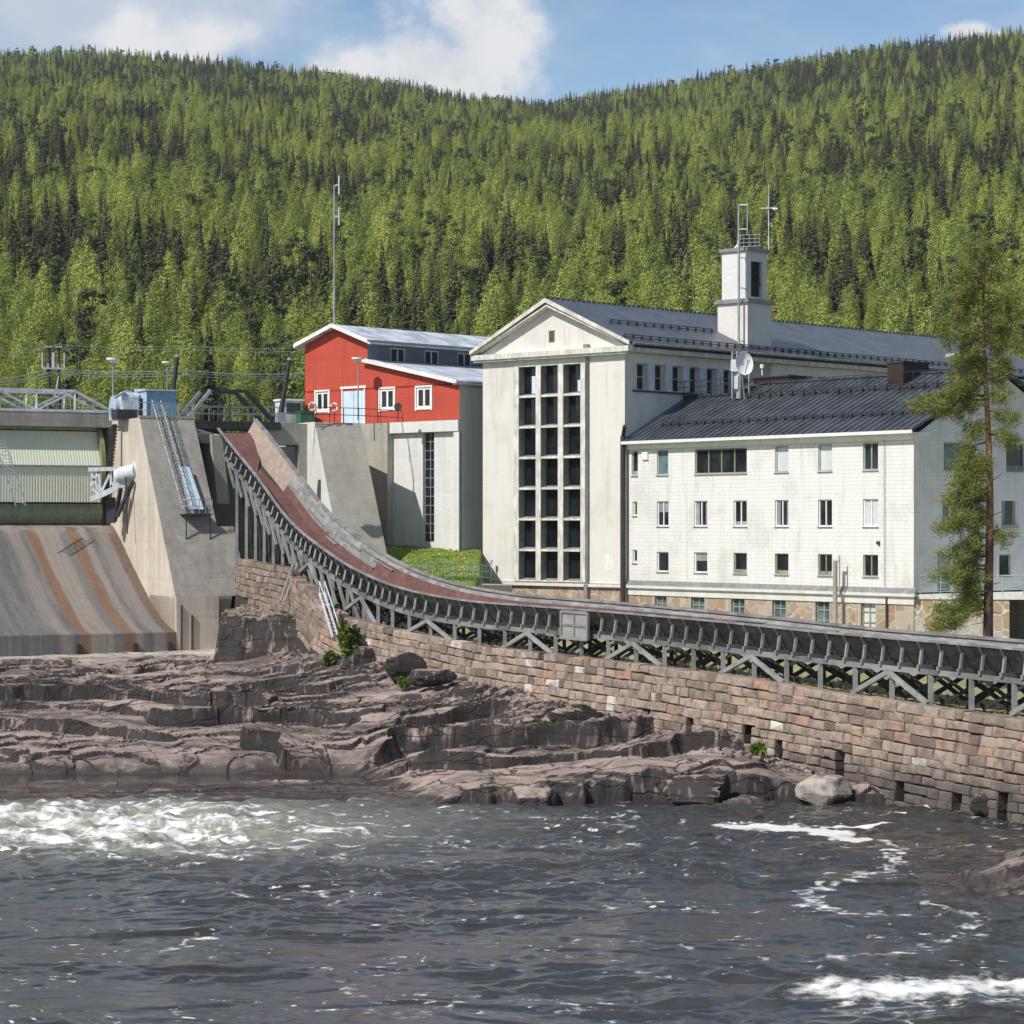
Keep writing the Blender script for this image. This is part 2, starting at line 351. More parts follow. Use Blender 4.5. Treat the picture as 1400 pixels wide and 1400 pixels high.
# ================================================================ BUILDINGS
def cs(a): return (math.cos(a), -math.sin(a)), (math.sin(a), math.cos(a))
UP, VP = cs(AP); UW, VW = cs(AW)
PHC = (7.01, 150.0)                                   # the corner where powerhouse and wing meet
FP = frame(*PHC, UP, VP)                              # a: along the gable front (left is negative), b: into the building
FS = frame(*PHC, VP, (-UP[0], -UP[1]))                # long side of the hall: a recedes, b into the hall
FW = frame(7.27, 150.0, UW, VW)                       # river front of the wing

def window(T, F, a0, a1, z0, z1, depth, frame_mat, pane_mat, mull=1, trans=0, fw=.07, sill=None, name='window', bars=None, surround=None):
    m = MB(); d0, d1 = depth - .06, depth + .02
    m.box(F, a0, a0 + fw, d0, d1, z0, z1); m.box(F, a1 - fw, a1, d0, d1, z0, z1)
    m.box(F, a0 + fw, a1 - fw, d0, d1, z0, z0 + fw); m.box(F, a0 + fw, a1 - fw, d0, d1, z1 - fw, z1)
    for k in range(mull):
        x = a0 + (a1 - a0) * (k + 1) / (mull + 1); m.box(F, x - fw * .55, x + fw * .55, d0 - .003, d1, z0 + fw, z1 - fw)
    for k in range(trans):
        z = z0 + (z1 - z0) * (k + 1) / (trans + 1); m.box(F, a0 + fw, a1 - fw, d0 + .004, d1, z - fw * .4, z + fw * .4)
    w_ = T.part(name, m, frame_mat)
    p = MB(); p.face([F(a0 + fw * .5, depth, z0 + fw * .5), F(a1 - fw * .5, depth, z0 + fw * .5), F(a1 - fw * .5, depth, z1 - fw * .5), F(a0 + fw * .5, depth, z1 - fw * .5)])
    T.part('pane', p, pane_mat, w_)
    wr = random.random()
    if pane_mat is M['glass'] and wr < .62:            # curtains and half-drawn blinds behind some panes
        cu = MB(); wd_, hh = a1 - a0 - 2 * fw, z1 - z0 - 2 * fw
        if wr < .25: cu.box(F, a0 + fw, a0 + fw + wd_ * .28, depth - .012, depth - .006, z0 + fw, z1 - fw); cu.box(F, a1 - fw - wd_ * .2, a1 - fw, depth - .012, depth - .006, z0 + fw, z1 - fw)
        elif wr < .45: cu.box(F, a0 + fw, a1 - fw, depth - .012, depth - .006, z1 - fw - hh * random.uniform(.2, .5), z1 - fw)
        else: cu.box(F, a0 + fw, a1 - fw, depth - .012, depth - .006, z0 + fw, z0 + fw + hh * .16)
        T.part('curtain', cu, M['curtain'], w_)
    if sill:
        s_ = MB(); s_.hexa([F(a0 - .05, -.07, z0 - .06), F(a1 + .05, -.07, z0 - .06), F(a1 + .05, depth - .06, z0 - .06), F(a0 - .05, depth - .06, z0 - .06)],
                           [F(a0 - .05, -.07, z0 - .03), F(a1 + .05, -.07, z0 - .03), F(a1 + .05, depth - .06, z0 + .004), F(a0 - .05, depth - .06, z0 + .004)])
        T.part('sill', s_, sill, w_)
    return w_

def snow_guard(T, parent, F, a0, a1, b, z, step=.9, rail=True, h=.28, mat=None):
    m = MB(); n = int((a1 - a0) / step)
    for i in range(n + 1):
        a = a0 + (a1 - a0) * i / n; m.hexa([F(a - .04, b - .12, z - .08), F(a + .04, b - .12, z - .08), F(a + .04, b + .16, z - .08), F(a - .04, b + .16, z - .08)],
                                           [F(a - .04, b - .04, z + h), F(a + .04, b - .04, z + h), F(a + .04, b + .02, z + h), F(a - .04, b + .02, z + h)])
    if rail:
        m.tube([F(a0, b, z + h - .02), F(a1, b, z + h - .02)], .03, 5); m.tube([F(a0, b, z + h * .45), F(a1, b, z + h * .45)], .03, 5)
    return T.part('snow_guard', m, mat or M['steel_dark'], parent)

def powerhouse():
    T = Thing('powerhouse', 'tall cream gabled power station hall with a grid of deep windows and a slate roof', 'power station', FP(-6.1, 10, 3))
    L, ZE, ZP = 51.0, 20.62, 6.2
    NX = [(-8.88, -7.42), (-6.96, -5.51), (-5.03, -3.59)]; zt, zb = 20.12, 6.28
    m = MB()
    m.wall(FP, -12.2, 0, ZP, ZE, [(-9.34, -3.17, zb, zt)], .54)
    ho = [(1.15 + 1.75 * k, 2.25 + 1.75 * k, 18.35, 20.0) for k in range(26) if not 11.9 < 1.15 + 1.75 * k < 15.6]
    m.wall(FS, 0, L, 3, ZE, ho, .45)
    FL = frame(*FP(-12.2, L, 0)[:2], (-VP[0], -VP[1]), UP); m.wall(FL, 0, L, 3, ZE)
    FB = frame(*FP(0, L, 0)[:2], (-UP[0], -UP[1]), (-VP[0], -VP[1])); m.wall(FB, 0, 12.2, 3, ZE)
    for b, s_ in ((0, 1), (L, -1)):                    # gable triangles
        tri = [FP(-12.2, b, ZE), FP(0, b, ZE), FP(.35, b, ZE + .3), FP(-6.1, b, ZE + 3.36), FP(-12.55, b, ZE + .3)]
        m.face(tri if s_ > 0 else tri[::-1])
    T.part('wall', m, M['ph_wall'])
    # window grid
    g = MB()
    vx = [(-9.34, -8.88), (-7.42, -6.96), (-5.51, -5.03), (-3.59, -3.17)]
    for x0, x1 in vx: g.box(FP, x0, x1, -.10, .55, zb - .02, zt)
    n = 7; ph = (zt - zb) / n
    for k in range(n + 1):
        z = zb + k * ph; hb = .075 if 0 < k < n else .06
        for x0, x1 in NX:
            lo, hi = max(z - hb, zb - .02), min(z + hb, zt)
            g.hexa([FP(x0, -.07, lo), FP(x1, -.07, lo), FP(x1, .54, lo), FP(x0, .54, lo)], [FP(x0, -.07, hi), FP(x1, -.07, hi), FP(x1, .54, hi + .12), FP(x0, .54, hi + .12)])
    T.part('window_grid', g, M['grid_shade'])
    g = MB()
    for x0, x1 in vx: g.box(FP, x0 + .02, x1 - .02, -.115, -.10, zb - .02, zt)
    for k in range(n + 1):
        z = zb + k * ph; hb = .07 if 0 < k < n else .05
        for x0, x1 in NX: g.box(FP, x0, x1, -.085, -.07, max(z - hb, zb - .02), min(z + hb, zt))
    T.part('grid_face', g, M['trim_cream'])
    for k in range(n):
        for i, (x0, x1) in enumerate(NX):
            wz0, wz1 = zb + k * ph + .09, zb + (k + 1) * ph - .075
            o = window(T, FP, x0, x1, wz0, wz1, .50, M['steel_dark'], M['glass_dark'], mull=0, trans=0, fw=.06)
            if k == n - 1:                             # opaque pale panels paint clerestory daylight into the top row
                q = MB(); c = [(.42, .72), (.72, 1.02), (.5, 1.0)][i]; wdt = x1 - x0
                q.box(FP, x0 + wdt * c[0], min(x0 + wdt * c[1], x1 - .07), .468, .475, wz0 + .12, wz0 + [1.25, .85, .85][i]); T.part('painted_daylight', q, M['pale_blue'], o)
    # vent in the gable
    v = MB(); v.box(FP, -6.35, -5.85, -.03, .02, 21.55, 22.3); vo = T.part('gable_vent', v, M['frame_grey'])
    v = MB()
    for k in range(6): v.box(FP, -6.30, -5.90, -.05, -.032, 21.6 + k * .115, 21.68 + k * .115)
    T.part('louvre', v, M['rail_rust'], vo)
    # cornices
    c = MB(); c.box(FP, -12.8, .7, -.52, .02, ZE + .02, ZE + .36); c.box(FP, -12.7, .45, -.4, .0, ZE - .12, ZE + .02)
    ap = (-6.1, ZE + 3.55)
    for sx in (-1, 1):
        e = (-6.1 + sx * (6.85 if sx > 0 else 6.6), ZE + .36)
        c.hexa([FP(e[0], -.56, e[1] - .0), FP(ap[0], -.56, ap[1] - .38), FP(ap[0], .0, ap[1] - .38), FP(e[0], .0, e[1] - .0)][::sx],
               [FP(e[0], -.56, e[1] + .14), FP(ap[0], -.56, ap[1] - .24), FP(ap[0], .0, ap[1] - .24), FP(e[0], .0, e[1] + .14)][::sx])
    c.box(FS, .02, L, -.55, 0.0, ZE + .02, ZE + .3)
    for sx in (-1, 1):
        q = [FP(-6.1 + sx * 6.55, -.6, ZE + .50), FP(-6.1, -.6, ZE + 3.50), FP(-6.1, 0, ZE + 3.50), FP(-6.1 + sx * 6.55, 0, ZE + .50)]; c.face(q)
    for sx in (-1, 1):
        ed = -6.1 + sx * (7.02 if sx > 0 else 6.67); p = [(ed, ZE + .40), (-6.1, ZE + 3.42)][::sx]; t_ = [(ed, ZE + .63), (-6.1, ZE + 3.71)][::sx]
        c.hexa([FP(p[0][0], -.68, p[0][1]), FP(p[1][0], -.68, p[1][1]), FP(p[1][0], -.635, p[1][1]), FP(p[0][0], -.635, p[0][1])], [FP(t_[0][0], -.68, t_[0][1]), FP(t_[1][0], -.68, t_[1][1]), FP(t_[1][0], -.635, t_[1][1]), FP(t_[0][0], -.635, t_[0][1])])
    T.part('cornice', c, M['trim_cream'])
    r = MB(); zr = ZE + 3.72
    for sx in (-1, 1):
        e = -6.1 + sx * (7.0 if sx > 0 else 6.65); ez = ZE + .62
        pts = [FP(e, -.63, ez), FP(e, L + .6, ez), FP(-6.1, L + .6, zr), FP(-6.1, -.63, zr)]
        r.slab(pts if sx > 0 else pts[::-1], .10)
    ro = T.part('roof', r, M['ph_roof'])
    G = lambda a, b, z: FP(-6.1 + b, a, z)
    m = MB()
    for i in range(int(L / .5)):
        m.box(FP, -6.16, -6.04, -.6 + i * .5, -.32 + i * .5, zr - .02, zr + .09)
    T.part('ridge_cap', m, M['wing_roof'], ro)
    Gs = frame(*FP(0.9, 0, 0)[:2], VP, (-UP[0], -UP[1]))     # along the eave
    sl_ = 3.1 / 7.0
    snow_guard(T, ro, Gs, -.6, L, .45, ZE + .62 + .35 * sl_, .85, True, .3)
    snow_guard(T, ro, Gs, 1.2, 11.5, 3.1, ZE + .62 + 3.0 * sl_, .85, True, .3)
    gut = MB(); gut.tube([Gs(-.3, -.02, ZE + .5), Gs(L, -.02, ZE + .5)], .09, 8); T.part('gutter', gut, M['zinc'], ro)
    for (a0, a1, z0, z1) in ho:
        window(T, FS, a0, a1, z0, z1, .42, M['steel_white'], M['glass_dark'], mull=0, trans=1, fw=.06)
    m = MB(); m.box(FS, .7, L - 1, -.12, .02, 18.2, 18.31); T.part('sill_band', m, M['steel_dark'])
    # fins between the clerestory windows
    m = MB()
    for k in range(26):
        a = 2.27 + 1.75 * k
        if not 10.4 < a < 16: m.box(FS, a, a + .6, -.05, .0, 18.31, 20.0)
    T.part('pier_fins', m, M['steel_white'])
    # plinth
    m = MB(); m.box(FP, -12.45, .1, -.22, .0, 5.98, 6.17); T.part('plinth_ledge', m, M['white_conc'])
    m = MB(); m.wall(FP, -12.2, 0, 1.5, 6.0); T.part('plinth', m, M['rubble'])
    # downpipes and odd fixtures
    m = MB(); m.tube([FP(-3.0, -.14, 6.2), FP(-3.0, -.14, 20.9), FP(-3.0, -.3, 21.0)], .09, 8); m.box(FP, -3.16, -2.84, -.34, -.05, 20.95, 21.25); m.box(FP, -3.14, -2.86, -.3, .0, 3.2, 6.15)
    T.part('downpipe', m, M['zinc'])
    m = MB(); m.tube([FP(-.02, -.16, 3.0), FP(-.02, -.16, 15.4)], .16, 8); m.tube([FP(-.02, -.16, 15.4), FP(.5, -.6, 16.0)], .12, 8); T.part('downpipe', m, M['steel_dark'])
    m = MB(); m.box(FP, -1.62, -.92, -.015, .01, 7.0, 8.0); T.part('wall_panel', m, M['trim'])
    m = MB(); m.tube([FP(-11.0, -.5, 6.17), FP(-11.0, -.5, 7.4)], .05, 6); m.disc(FP(-11.0, -.5, 7.5), (0, 0, 1), .12, .2, 10); m.beam(FP(-11.15, -.5, 6.2), FP(-11, -.5, 7.3), .05)
    T.part('vent_pipe', m, M['steel_white'])
    return T

def tower():
    near = FS(12.5, 0, 0); F = frame(near.x, near.y, UP, VP); T = Thing('ventilation_tower', 'square pale masonry tower rising through the slate roof, louvred opening on its right face', 'tower', F(-1.25, 1.25, 17))
    m = MB(); m.wall(F, -2.5, 0, 19.5, 24.55); m.wall(frame(near.x, near.y, VP, (-UP[0], -UP[1])), 0, 2.6, 19.5, 24.55)
    m.wall(frame(*F(-2.5, 2.6, 0)[:2], (-VP[0], -VP[1]), UP), 0, 2.6, 17, 24.55); m.wall(frame(*F(0, 2.6, 0)[:2], (-UP[0], -UP[1]), (-VP[0], -VP[1])), 0, 2.5, 17, 24.55)
    T.part('lower_shaft', m, M['ph_wall'])
    m = MB(); m.box(F, -1.9, -.15, .1, 2.4, 16.5, 19.55); T.part('base', m, M['conc_pale'])
    m = MB(); m.box(F, -2.68, .18, -.18, 2.78, 24.55, 24.72); m.box(F, -2.55, .05, -.05, 2.65, 24.72, 24.84); m.box(F, -2.62, .12, -.12, 2.72, 19.38, 19.5); T.part('ledge', m, M['zinc'])
    m = MB(); FR = frame(*F(-.22, .2, 0)[:2], VP, (-UP[0], -UP[1]))
    m.wall(F, -2.3, -.22, 24.84, 28.0, b=.2); m.wall(FR, 0, 2.2, 24.84, 28.0, [(.45, 1.7, 25.0, 27.35)], .35)
    m.wall(frame(*F(-2.3, 2.4, 0)[:2], (-VP[0], -VP[1]), UP), 0, 2.2, 24.84, 28.0); m.wall(frame(*F(-.22, 2.4, 0)[:2], (-UP[0], -UP[1]), (-VP[0], -VP[1])), 0, 2.08, 24.84, 28.0)
    T.part('upper_shaft', m, M['white_conc'])
    m = MB(); m.box(F, -2.46, -.06, .04, 2.56, 28.0, 28.22); T.part('cap', m, M['zinc'])
    m = MB(); m.box(FR, .45, 1.7, .3, .34, 25.0, 27.35)
    lo = T.part('louvre_opening', m, M['brown'])
    m = MB()
    for k in range(9): m.box(FR, .48, 1.67, .16, .27, 25.9 + k * .16, 25.93 + k * .16)
    m.box(FR, .9, .96, .1, .16, 25.0, 25.85); m.box(FR, 1.3, 1.36, .1, .16, 25.0, 25.85); m.box(FR, .45, 1.7, .1, .16, 25.8, 25.87)
    T.part('louvre', m, M['steel_dark'], lo)
    # antenna mast in front of the tower
    A = Thing('antenna_mast', 'tall slim antenna mast rising in front of the pale tower, dipole bars at its top', 'antenna', F(-.35, -.5, 18))
    m = MB(); m.tube([F(-.35, -.5, 17.2), F(-.35, -.5, 31.0)], .075, 8); A.part('mast', m, M['steel'])
    m = MB(); m.beam(F(-.35, -.5, 30.95), F(.2, -.3, 30.95), .07); m.beam(F(-.35, -.5, 29.35), F(.15, -.3, 29.35), .08); m.tube([F(.2, -.3, 29.0), F(.2, -.3, 31.1)], .03, 6); A.part('dipole', m, M['steel_white'])
    m = MB()
    for z in (28.2, 28.45, 28.7, 28.95): m.tube([F(-.3, -.5, z), F(1.0, .1, z)], .022, 5)
    for q in (.0, .35, .7, 1.0): m.tube([F(q, -.4 + .4 * q, 28.15), F(q, -.4 + .4 * q, 29.0)], .022, 5)
    A.part('yagi', m, M['steel'])
    for z in (19.8, 22.0, 25.5, 27.5):
        m = MB(); m.beam(F(-.35, -.5, z), F(-.35, .1 if z < 24.5 else .25, z), .05); A.part('bracket', m, M['steel'])
    B = Thing('whip_antenna', 'thin whip antenna with a small crossbar behind the right edge of the tower', 'antenna', F(-.1, 2.4, 28.2))
    m = MB(); m.tube([F(-.12, 2.45, 28.0), F(-.12, 2.45, 30.4), F(-.12, 2.45, 32.6)], [.05, .04, .02], 6); B.part('mast', m, M['steel_white'])
    m = MB(); m.beam(F(-.6, 2.2, 31.0), F(.45, 2.6, 31.0), .06, .1); m.tube([F(.2, 2.5, 30.9), F(.5, 2.62, 30.9)], .09, 8); B.part('crossbar', m, M['steel'])
    m = MB(); m.tube([F(-1.2, .6, 28.2), F(-1.2, .6, 28.75)], .1, 8); m.beam(F(-1.2, .6, 28.7), F(-1.05, .5, 29.05), .16, .1); m.beam(F(-1.5, .6, 28.3), F(-1.2, .6, 28.55), .1)
    solo('loudspeaker', m, M['trim'], 'small white horn fitting standing on the flat cap of the tower', 'loudspeaker', F(-1.2, .6, 28.2))
    return F

def dish_group():
    # satellite dish and its pole, in front of the tower on the wing roof
    c = P(1018, 497, 147.5); ax = Vector((.30, -.95, .12)).normalized()
    T = Thing('satellite_dish', 'white satellite dish on a pole where the wing roof meets the hall', 'satellite dish', P(1014, 543, 147.8))
    m = MB(); x = ax.cross(Vector((0, 0, 1))).normalized(); y = x.cross(ax); n = 28
    for k in range(5):
        r0, r1 = .72 * k / 5, .72 * (k + 1) / 5
        for i in range(n):
            t0, t1 = 2 * math.pi * i / n, 2 * math.pi * (i + 1) / n
            q = lambda r, t: c + (x * math.cos(t) * .8 + y * math.sin(t)) * r - ax * (.22 - .42 * r * r)
            if k == 0: m.face([q(0, 0), q(r1, t0), q(r1, t1)], .5, True)
            else: m.face([q(r0, t0), q(r1, t0), q(r1, t1), q(r0, t1)], .5, True)
    T.part('reflector', m, M['trim'])
    m = MB(); m.tube([c - ax * .2, c - ax * .5, P(1018, 545, 148)], .06, 8); T.part('pole', m, M['steel'])
    m = MB(); m.tube([c - y * .6, c + ax * .55], .03, 6); m.box(frame(c.x, c.y, (1, 0), (0, 1)), .1, .25, -.65, -.45, c.z + .02, c.z + .16); T.part('feed_arm', m, M['steel'])
    B = Thing('equipment_rack', 'pale antenna frame with cabinets and cables beside the satellite dish', 'antenna rack', P(1003, 548, 149))
    m = MB()
    for px, w_ in ((1001, .06), (1008, .07), (1011, .16), (1024, .06)): m.tube([P(px, 545, 149), P(px, 480 if px < 1010 else 508, 149)], w_, 6)
    m.beam(P(1001, 484, 149), P(1022, 480, 149), .06); m.beam(P(1000, 492, 149), P(1013, 491, 149), .06); m.beam(P(996, 505, 149), P(1010, 509, 149), .07); m.beam(P(1008, 530, 149), P(1026, 530, 149), .05)
    B.part('frame', m, M['steel'])
    f = frame(P(1006, 500, 149).x, 149, (1, 0), (0, 1)); m = MB(); m.box(f, -.3, .25, -.15, .15, P(0, 508, 149).z, P(0, 492, 149).z); B.part('cabinet', m, M['trim'])
    m = MB(); m.box(f, -.1, .12, -.2, .1, P(0, 532, 149).z, P(0, 514, 149).z); B.part('cabinet', m, M['trim'])
    S = MB(); c2 = P(1042, 503, 149.5); S.tube([P(1042, 513, 149.5), c2], .05, 6); S.disc(c2 + Vector((0, 0, .1)), (0, 0, 1), .13, .25, 12)
    solo('gps_antenna', S, M['trim'], 'small white mushroom shaped antenna right of the satellite dish', 'antenna', P(1042, 513, 149.5))

def wing():
    T = Thing('office_wing', 'white three-storey office wing with rows of small windows and a dark seamed roof', 'building', FW(12, 6, 3))
    W, D, ZE, ZP, RD = 23.7, 14.1, 14.75, 6.2, 7.05
    zr = 18.55
    def ta(px): r = (px - 700) / K; return (150 * r - 7.27) / (UW[0] + .788 * r)
    r1, r2, r3, r0 = (12.93, 14.45), (9.80, 11.33), (7.02, 8.24), (3.3, 5.64)
    cols = [(898, 914), (949, 967), (1003, 1021), (1059.5, 1078), (1118.5, 1137.5), (1180, 1200.5)]
    ws = []                                             # a0 a1 z0 z1 frame pane mull trans
    W1 = M['trim']; G1 = M['frame_grey']; OL = M['olive_frame']
    ws.append((ta(863.5), ta(872), *r1, G1, M['glass'], 0, 0)); ws.append((ta(898), ta(913.5), *r1, G1, M['glass_teal'], 0, 0))
    ws.append((ta(950), ta(1021), r1[0], r1[1] - .02, OL, M['glass'], 3, 0))
    for i, c in enumerate(cols[3:]): ws.append((ta(c[0]), ta(c[1]), *r1, G1, [M['blind'], M['blind'], M['glass']][i], [0, 0, 1][i], 0))
    ws.append((ta(865), ta(871), r2[0] + .65, r2[1], W1, M['glass'], 0, 0))
    for i, c in enumerate(cols): ws.append((ta(c[0]), ta(c[1]), *r2, W1, M['blind'] if i == 5 else M['glass'], 1, 0))
    ws.append((ta(865), ta(871), r3[0] + .5, r3[1] + .1, W1, M['glass'], 0, 0))
    for i, c in enumerate(cols): ws.append((ta(c[0]), ta(c[1]), *r3, W1 if i < 2 else OL, M['glass'], 0 if i < 4 else 1, 0))
    FG = frame(*FW(W, 0, 0)[:2], VW, (-UW[0], -UW[1]))  # gable end: a recedes
    hg = [(2.4, 3.9, *r1), (7.6, 9.2, *r1), (2.3, 3.7, *r2), (7.2, 8.6, *r2), (1.9, 3.0, 6.25, 8.3), (7.0, 8.0, *r3), (10.2, 11.2, 6.25, 8.3)]
    m = MB(); m.wall(FW, 0, W, ZP, ZE, [q[:4] for q in ws], .17); m.wall(FG, 0, D, ZP, ZE, hg, .17)
    m.face([FG(0, 0, ZE), FG(D, 0, ZE), FG(RD, 0, zr - .1)])
    m.wall(frame(*FW(W, D, 0)[:2], (-UW[0], -UW[1]), (-VW[0], -VW[1])), 0, W, 3, ZE); m.wall(frame(*FW(0, D, 0)[:2], (-VW[0], -VW[1]), UW), 0, D, 3, ZE)
    T.part('wall', m, M['wing_wall'])
    for a0, a1, z0, z1, fm, pm, mu, tr in ws: window(T, FW, a0, a1, z0, z1, .15, fm, pm, mu, tr, sill=M['zinc'], fw=.075)
    for i, (a0, a1, z0, z1) in enumerate(hg):
        if z0 == 6.25:
            m = MB(); m.box(FG, a0, a1, .1, .16, z0, z1); dd = T.part('door', m, M['frame_grey']); m = MB(); m.tube([FG(a1 - .15, .06, 7.2), FG(a1 - .15, .06, 7.45)], .03, 6); T.part('handle', m, M['steel'], dd)
        else: window(T, FG, a0, a1, z0, z1, .15, W1 if i in (2, 3) else G1, M['glass_teal'] if i in (0, 2) else M['glass'], 1 if i == 2 else 0, 0, sill=M['zinc'])
    # eaves: fascia board, soffit, frieze band
    m = MB(); m.box(FW, -.05, W + .42, -.62, -.54, ZE + .12, ZE + .30); m.box(FW, -.05, W + .40, -.54, .0, ZE + .12, ZE + .17); T.part('fascia', m, M['trim'])
    m = MB(); m.box(FW, .02, W + .02, -.16, 0, ZE - .2, ZE + .12); m.box(FG, .0, .9, -.34, 0, ZE - .02, ZE + .2); T.part('frieze', m, M['trim'])
    # roof with standing seams
    rz = lambda b: ZE + .32 + (b + .62) * (zr - ZE - .32 + .12) / (RD + .62)
    r = MB(); FR_ = lambda a, b: FW(a, b, rz(b) if b <= RD else rz(2 * RD - b))
    r.slab([FR_(-.1, -.62), FR_(W + .45, -.62), FR_(W + .45, RD), FR_(4.4, RD), FR_(4.4, 5.6), FR_(-3.4, 5.6)], .09)
    r.slab([FR_(W + .45, RD), FR_(W + .45, D + .6), FR_(2, D + .6), FR_(2, RD)], .09)
    n = int((W + .5) / .56)
    for i in range(n + 1):
        a = W + .42 - i * .56
        for lo, hi in ((-.62, RD if a > 4.4 else 5.6),):
            r.hexa([FR_(a - .018, lo) , FR_(a + .018, lo), FR_(a + .018, hi), FR_(a - .018, hi)], [FR_(a - .012, lo) + Vector((0, 0, .06)), FR_(a + .012, lo) + Vector((0, 0, .06)), FR_(a + .012, hi) + Vector((0, 0, .06)), FR_(a - .012, hi) + Vector((0, 0, .06))])
    ro = T.part('roof', r, M['wing_roof'])
    m = MB(); m.box(FW, 4.4, W + .47, RD - .16, RD + .16, rz(RD) + .0, rz(RD) + .09); T.part('ridge_cap', m, M['wing_roof'], ro)
    m = MB(); m.box(FW, -3.2, 4.3, 5.45, 5.6, rz(5.6) + .0, rz(5.6) + .14); T.part('edge_flashing', m, M['steel_dark'], ro)
    snow_guard(T, ro, FW, 1.6, W + .2, 1.35, rz(1.35) + .04, .75, True, .22)
    snow_guard(T, ro, FW, 4.6, W + .2, 4.85, rz(4.85) + .04, .95, True, .3)
    m = MB()                                           # wire railing near the ridge
    for k in range(22):
        a = 4.8 + k * .9; m.tube([FR_(a, 5.0), FR_(a, 5.0) + Vector((-.12, .1, .95))], .02, 4)
    m.tube([FR_(4.8, 5.0) + Vector((-.12, .1, .95)), FR_(W - .2, 5.0) + Vector((-.12, .1, .95))], .018, 4)
    T.part('roof_railing', m, M['steel_dark'], ro)
    m = MB()
    for k in range(9):
        p = FR_(-2.6 + k * .85, 5.4); m.tube([p, p + Vector((0, 0, 1.15))], .025, 5)
    for hh in (.4, .75, 1.12): m.tube([FR_(-2.6, 5.4) + Vector((0, 0, hh)), FR_(4.3, 5.4) + Vector((0, 0, hh))], .02, 5)
    T.part('roof_railing', m, M['steel_dark'], ro)
    # roof hatch dormer on the right, chimney
    m = MB(); m.box(FW, 20.9, 22.5, 6.1, 7.4, rz(6.1) - .2, rz(RD) + .75); do = T.part('roof_hatch', m, M['steel_dark'])
    m = MB(); m.box(FW, 20.7, 22.7, 5.9, 7.6, rz(RD) + .75, rz(RD) + .95); T.part('lid', m, M['red_roof'], do)
    # base ledge and rubble plinth
    m = MB(); m.box(FW, .0, W + .25, -.24, .0, 5.98, 6.15); m.box(FW, .0, W + .06, -.08, .0, 5.55, 5.98); T.part('plinth_ledge', m, M['white_conc'])
    m = MB(); m.hexa([FW(.0, -.24, 6.15), FW(W + .22, -.24, 6.15), FW(W + .22, -.005, 6.15), FW(.0, -.005, 6.15)], [FW(.0, -.22, 6.17), FW(W + .22, -.22, 6.17), FW(W + .22, -.005, 6.45), FW(.0, -.005, 6.45)]); T.part('sloped_flashing', m, M['zinc'])
    hb = [(ta(a), ta(b_), *r0) for a, b_ in ((895.5, 911.5), (945, 963.5), (1000, 1018), (1056, 1074.5), (1115, 1134), (1177, 1197))]
    m = MB(); m.wall(FW, 0, W, 1.2, 5.55, hb, .22); m.wall(FG, 0, D, 1.2, 6.1); T.part('plinth', m, M['rubble'])
    for i, (a0, a1, z0, z1) in enumerate(hb):
        m = MB(); m.box(FW, a0 - .25, a0, -.012, .0, z0, z1 + .05); m.box(FW, a1, a1 + .12, -.012, .0, z0, z1 + .05); T.part('window_surround', m, M['conc_pale'])
        window(T, FW, a0, a1, z0, z1, .2, M['frame_grey'] if i < 5 else OL, M['glass_teal'] if i < 5 else M['blind'], 1, 3, fw=.07)
    m = MB(); m.tube([FW(ta(1211), -.12, 6.5), FW(ta(1211), -.12, 14.8)], .02, 5); T.part('cable', m, M['zinc'])
    m = MB(); m.tube([FW(ta(1214), -.12, 2), FW(ta(1214), -.12, 5.9)], .06, 6); T.part('downpipe', m, M['steel_dark'])
    p0 = P(1147, 870, 135.2); f = frame(p0.x, p0.y, UW, VW)
    m = MB(); m.tube([f(0, -.3, 2.5), f(0, -.3, 7.9)], .13, 8); m.tube([f(.28, -.25, 6.5), f(.28, -.25, 8.2)], .05, 6); m.beam(f(-.05, -.3, 7.8), f(.3, -.25, 7.9), .1)
    solo('vent_pipe', m, M['conc_pale'], 'free-standing grey pipe in front of the lowest window row of the white wing', 'pipe', f(0, -.3, 2.5))
    m = MB(); m.box(FW, ta(879), ta(887), -.12, .0, 13.9, 14.4); T.part('wall_vent', m, M['trim'])
    m = MB(); m.disc(FW(ta(1202), -.08, 8.9), (UW[1], UW[0], 0), .1, .16, 12); T.part('wall_lamp', m, M['steel_dark'])
    # chimney
    c = P(1235, 531, 139.3); f = frame(c.x, c.y, UW, VW)
    Cn = Thing('chimney', 'squat dark brown sheet-clad chimney on the ridge of the office wing', 'chimney', f(0, 0, 17))
    fg = frame(c.x, c.y, VW, (-UW[0], -UW[1])); m = MB(); m.box(f, -1.25, 0, 0, 2.15, 16.2, 19.25); Cn.part('stack', m, M['brown'])
    m = MB(); m.box(f, -1.32, .06, -.06, 2.21, 19.25, 19.36); Cn.part('cap', m, M['steel_dark'])
    # second chimney by the dish (low, dark brown)
    c = P(1030, 532, 154.5); f = frame(c.x, c.y, UW, VW); m = MB(); m.box(f, 0, 3.2, 0, 1.4, 17, 19.2); m.box(f, -.08, 3.28, -.08, 1.48, 19.2, 19.3)
    solo('roof_housing', m, M['brown'], 'long low brown housing on the roof right behind the satellite dish', 'roof housing', f(1.6, .7, 17))
    # terrace at the gable end
    c = FW(W, 0, 0); u = Vector((.985, -.17)); f = frame(c.x, c.y, u, (.17, .985))
    E = Thing('terrace', 'concrete terrace with a pale metal railing at the shaded end of the white wing', 'terrace', f(4, 3, 3))
    m = MB(); m.box(f, .2, 12, -.02, 9.5, 5.86, 6.12); E.part('slab', m, M['white_conc'])
    m = MB(); m.box(f, .05, 5.1, .05, 9, 1.5, 5.86); E.part('retaining_base', m, M['rubble_pale'])
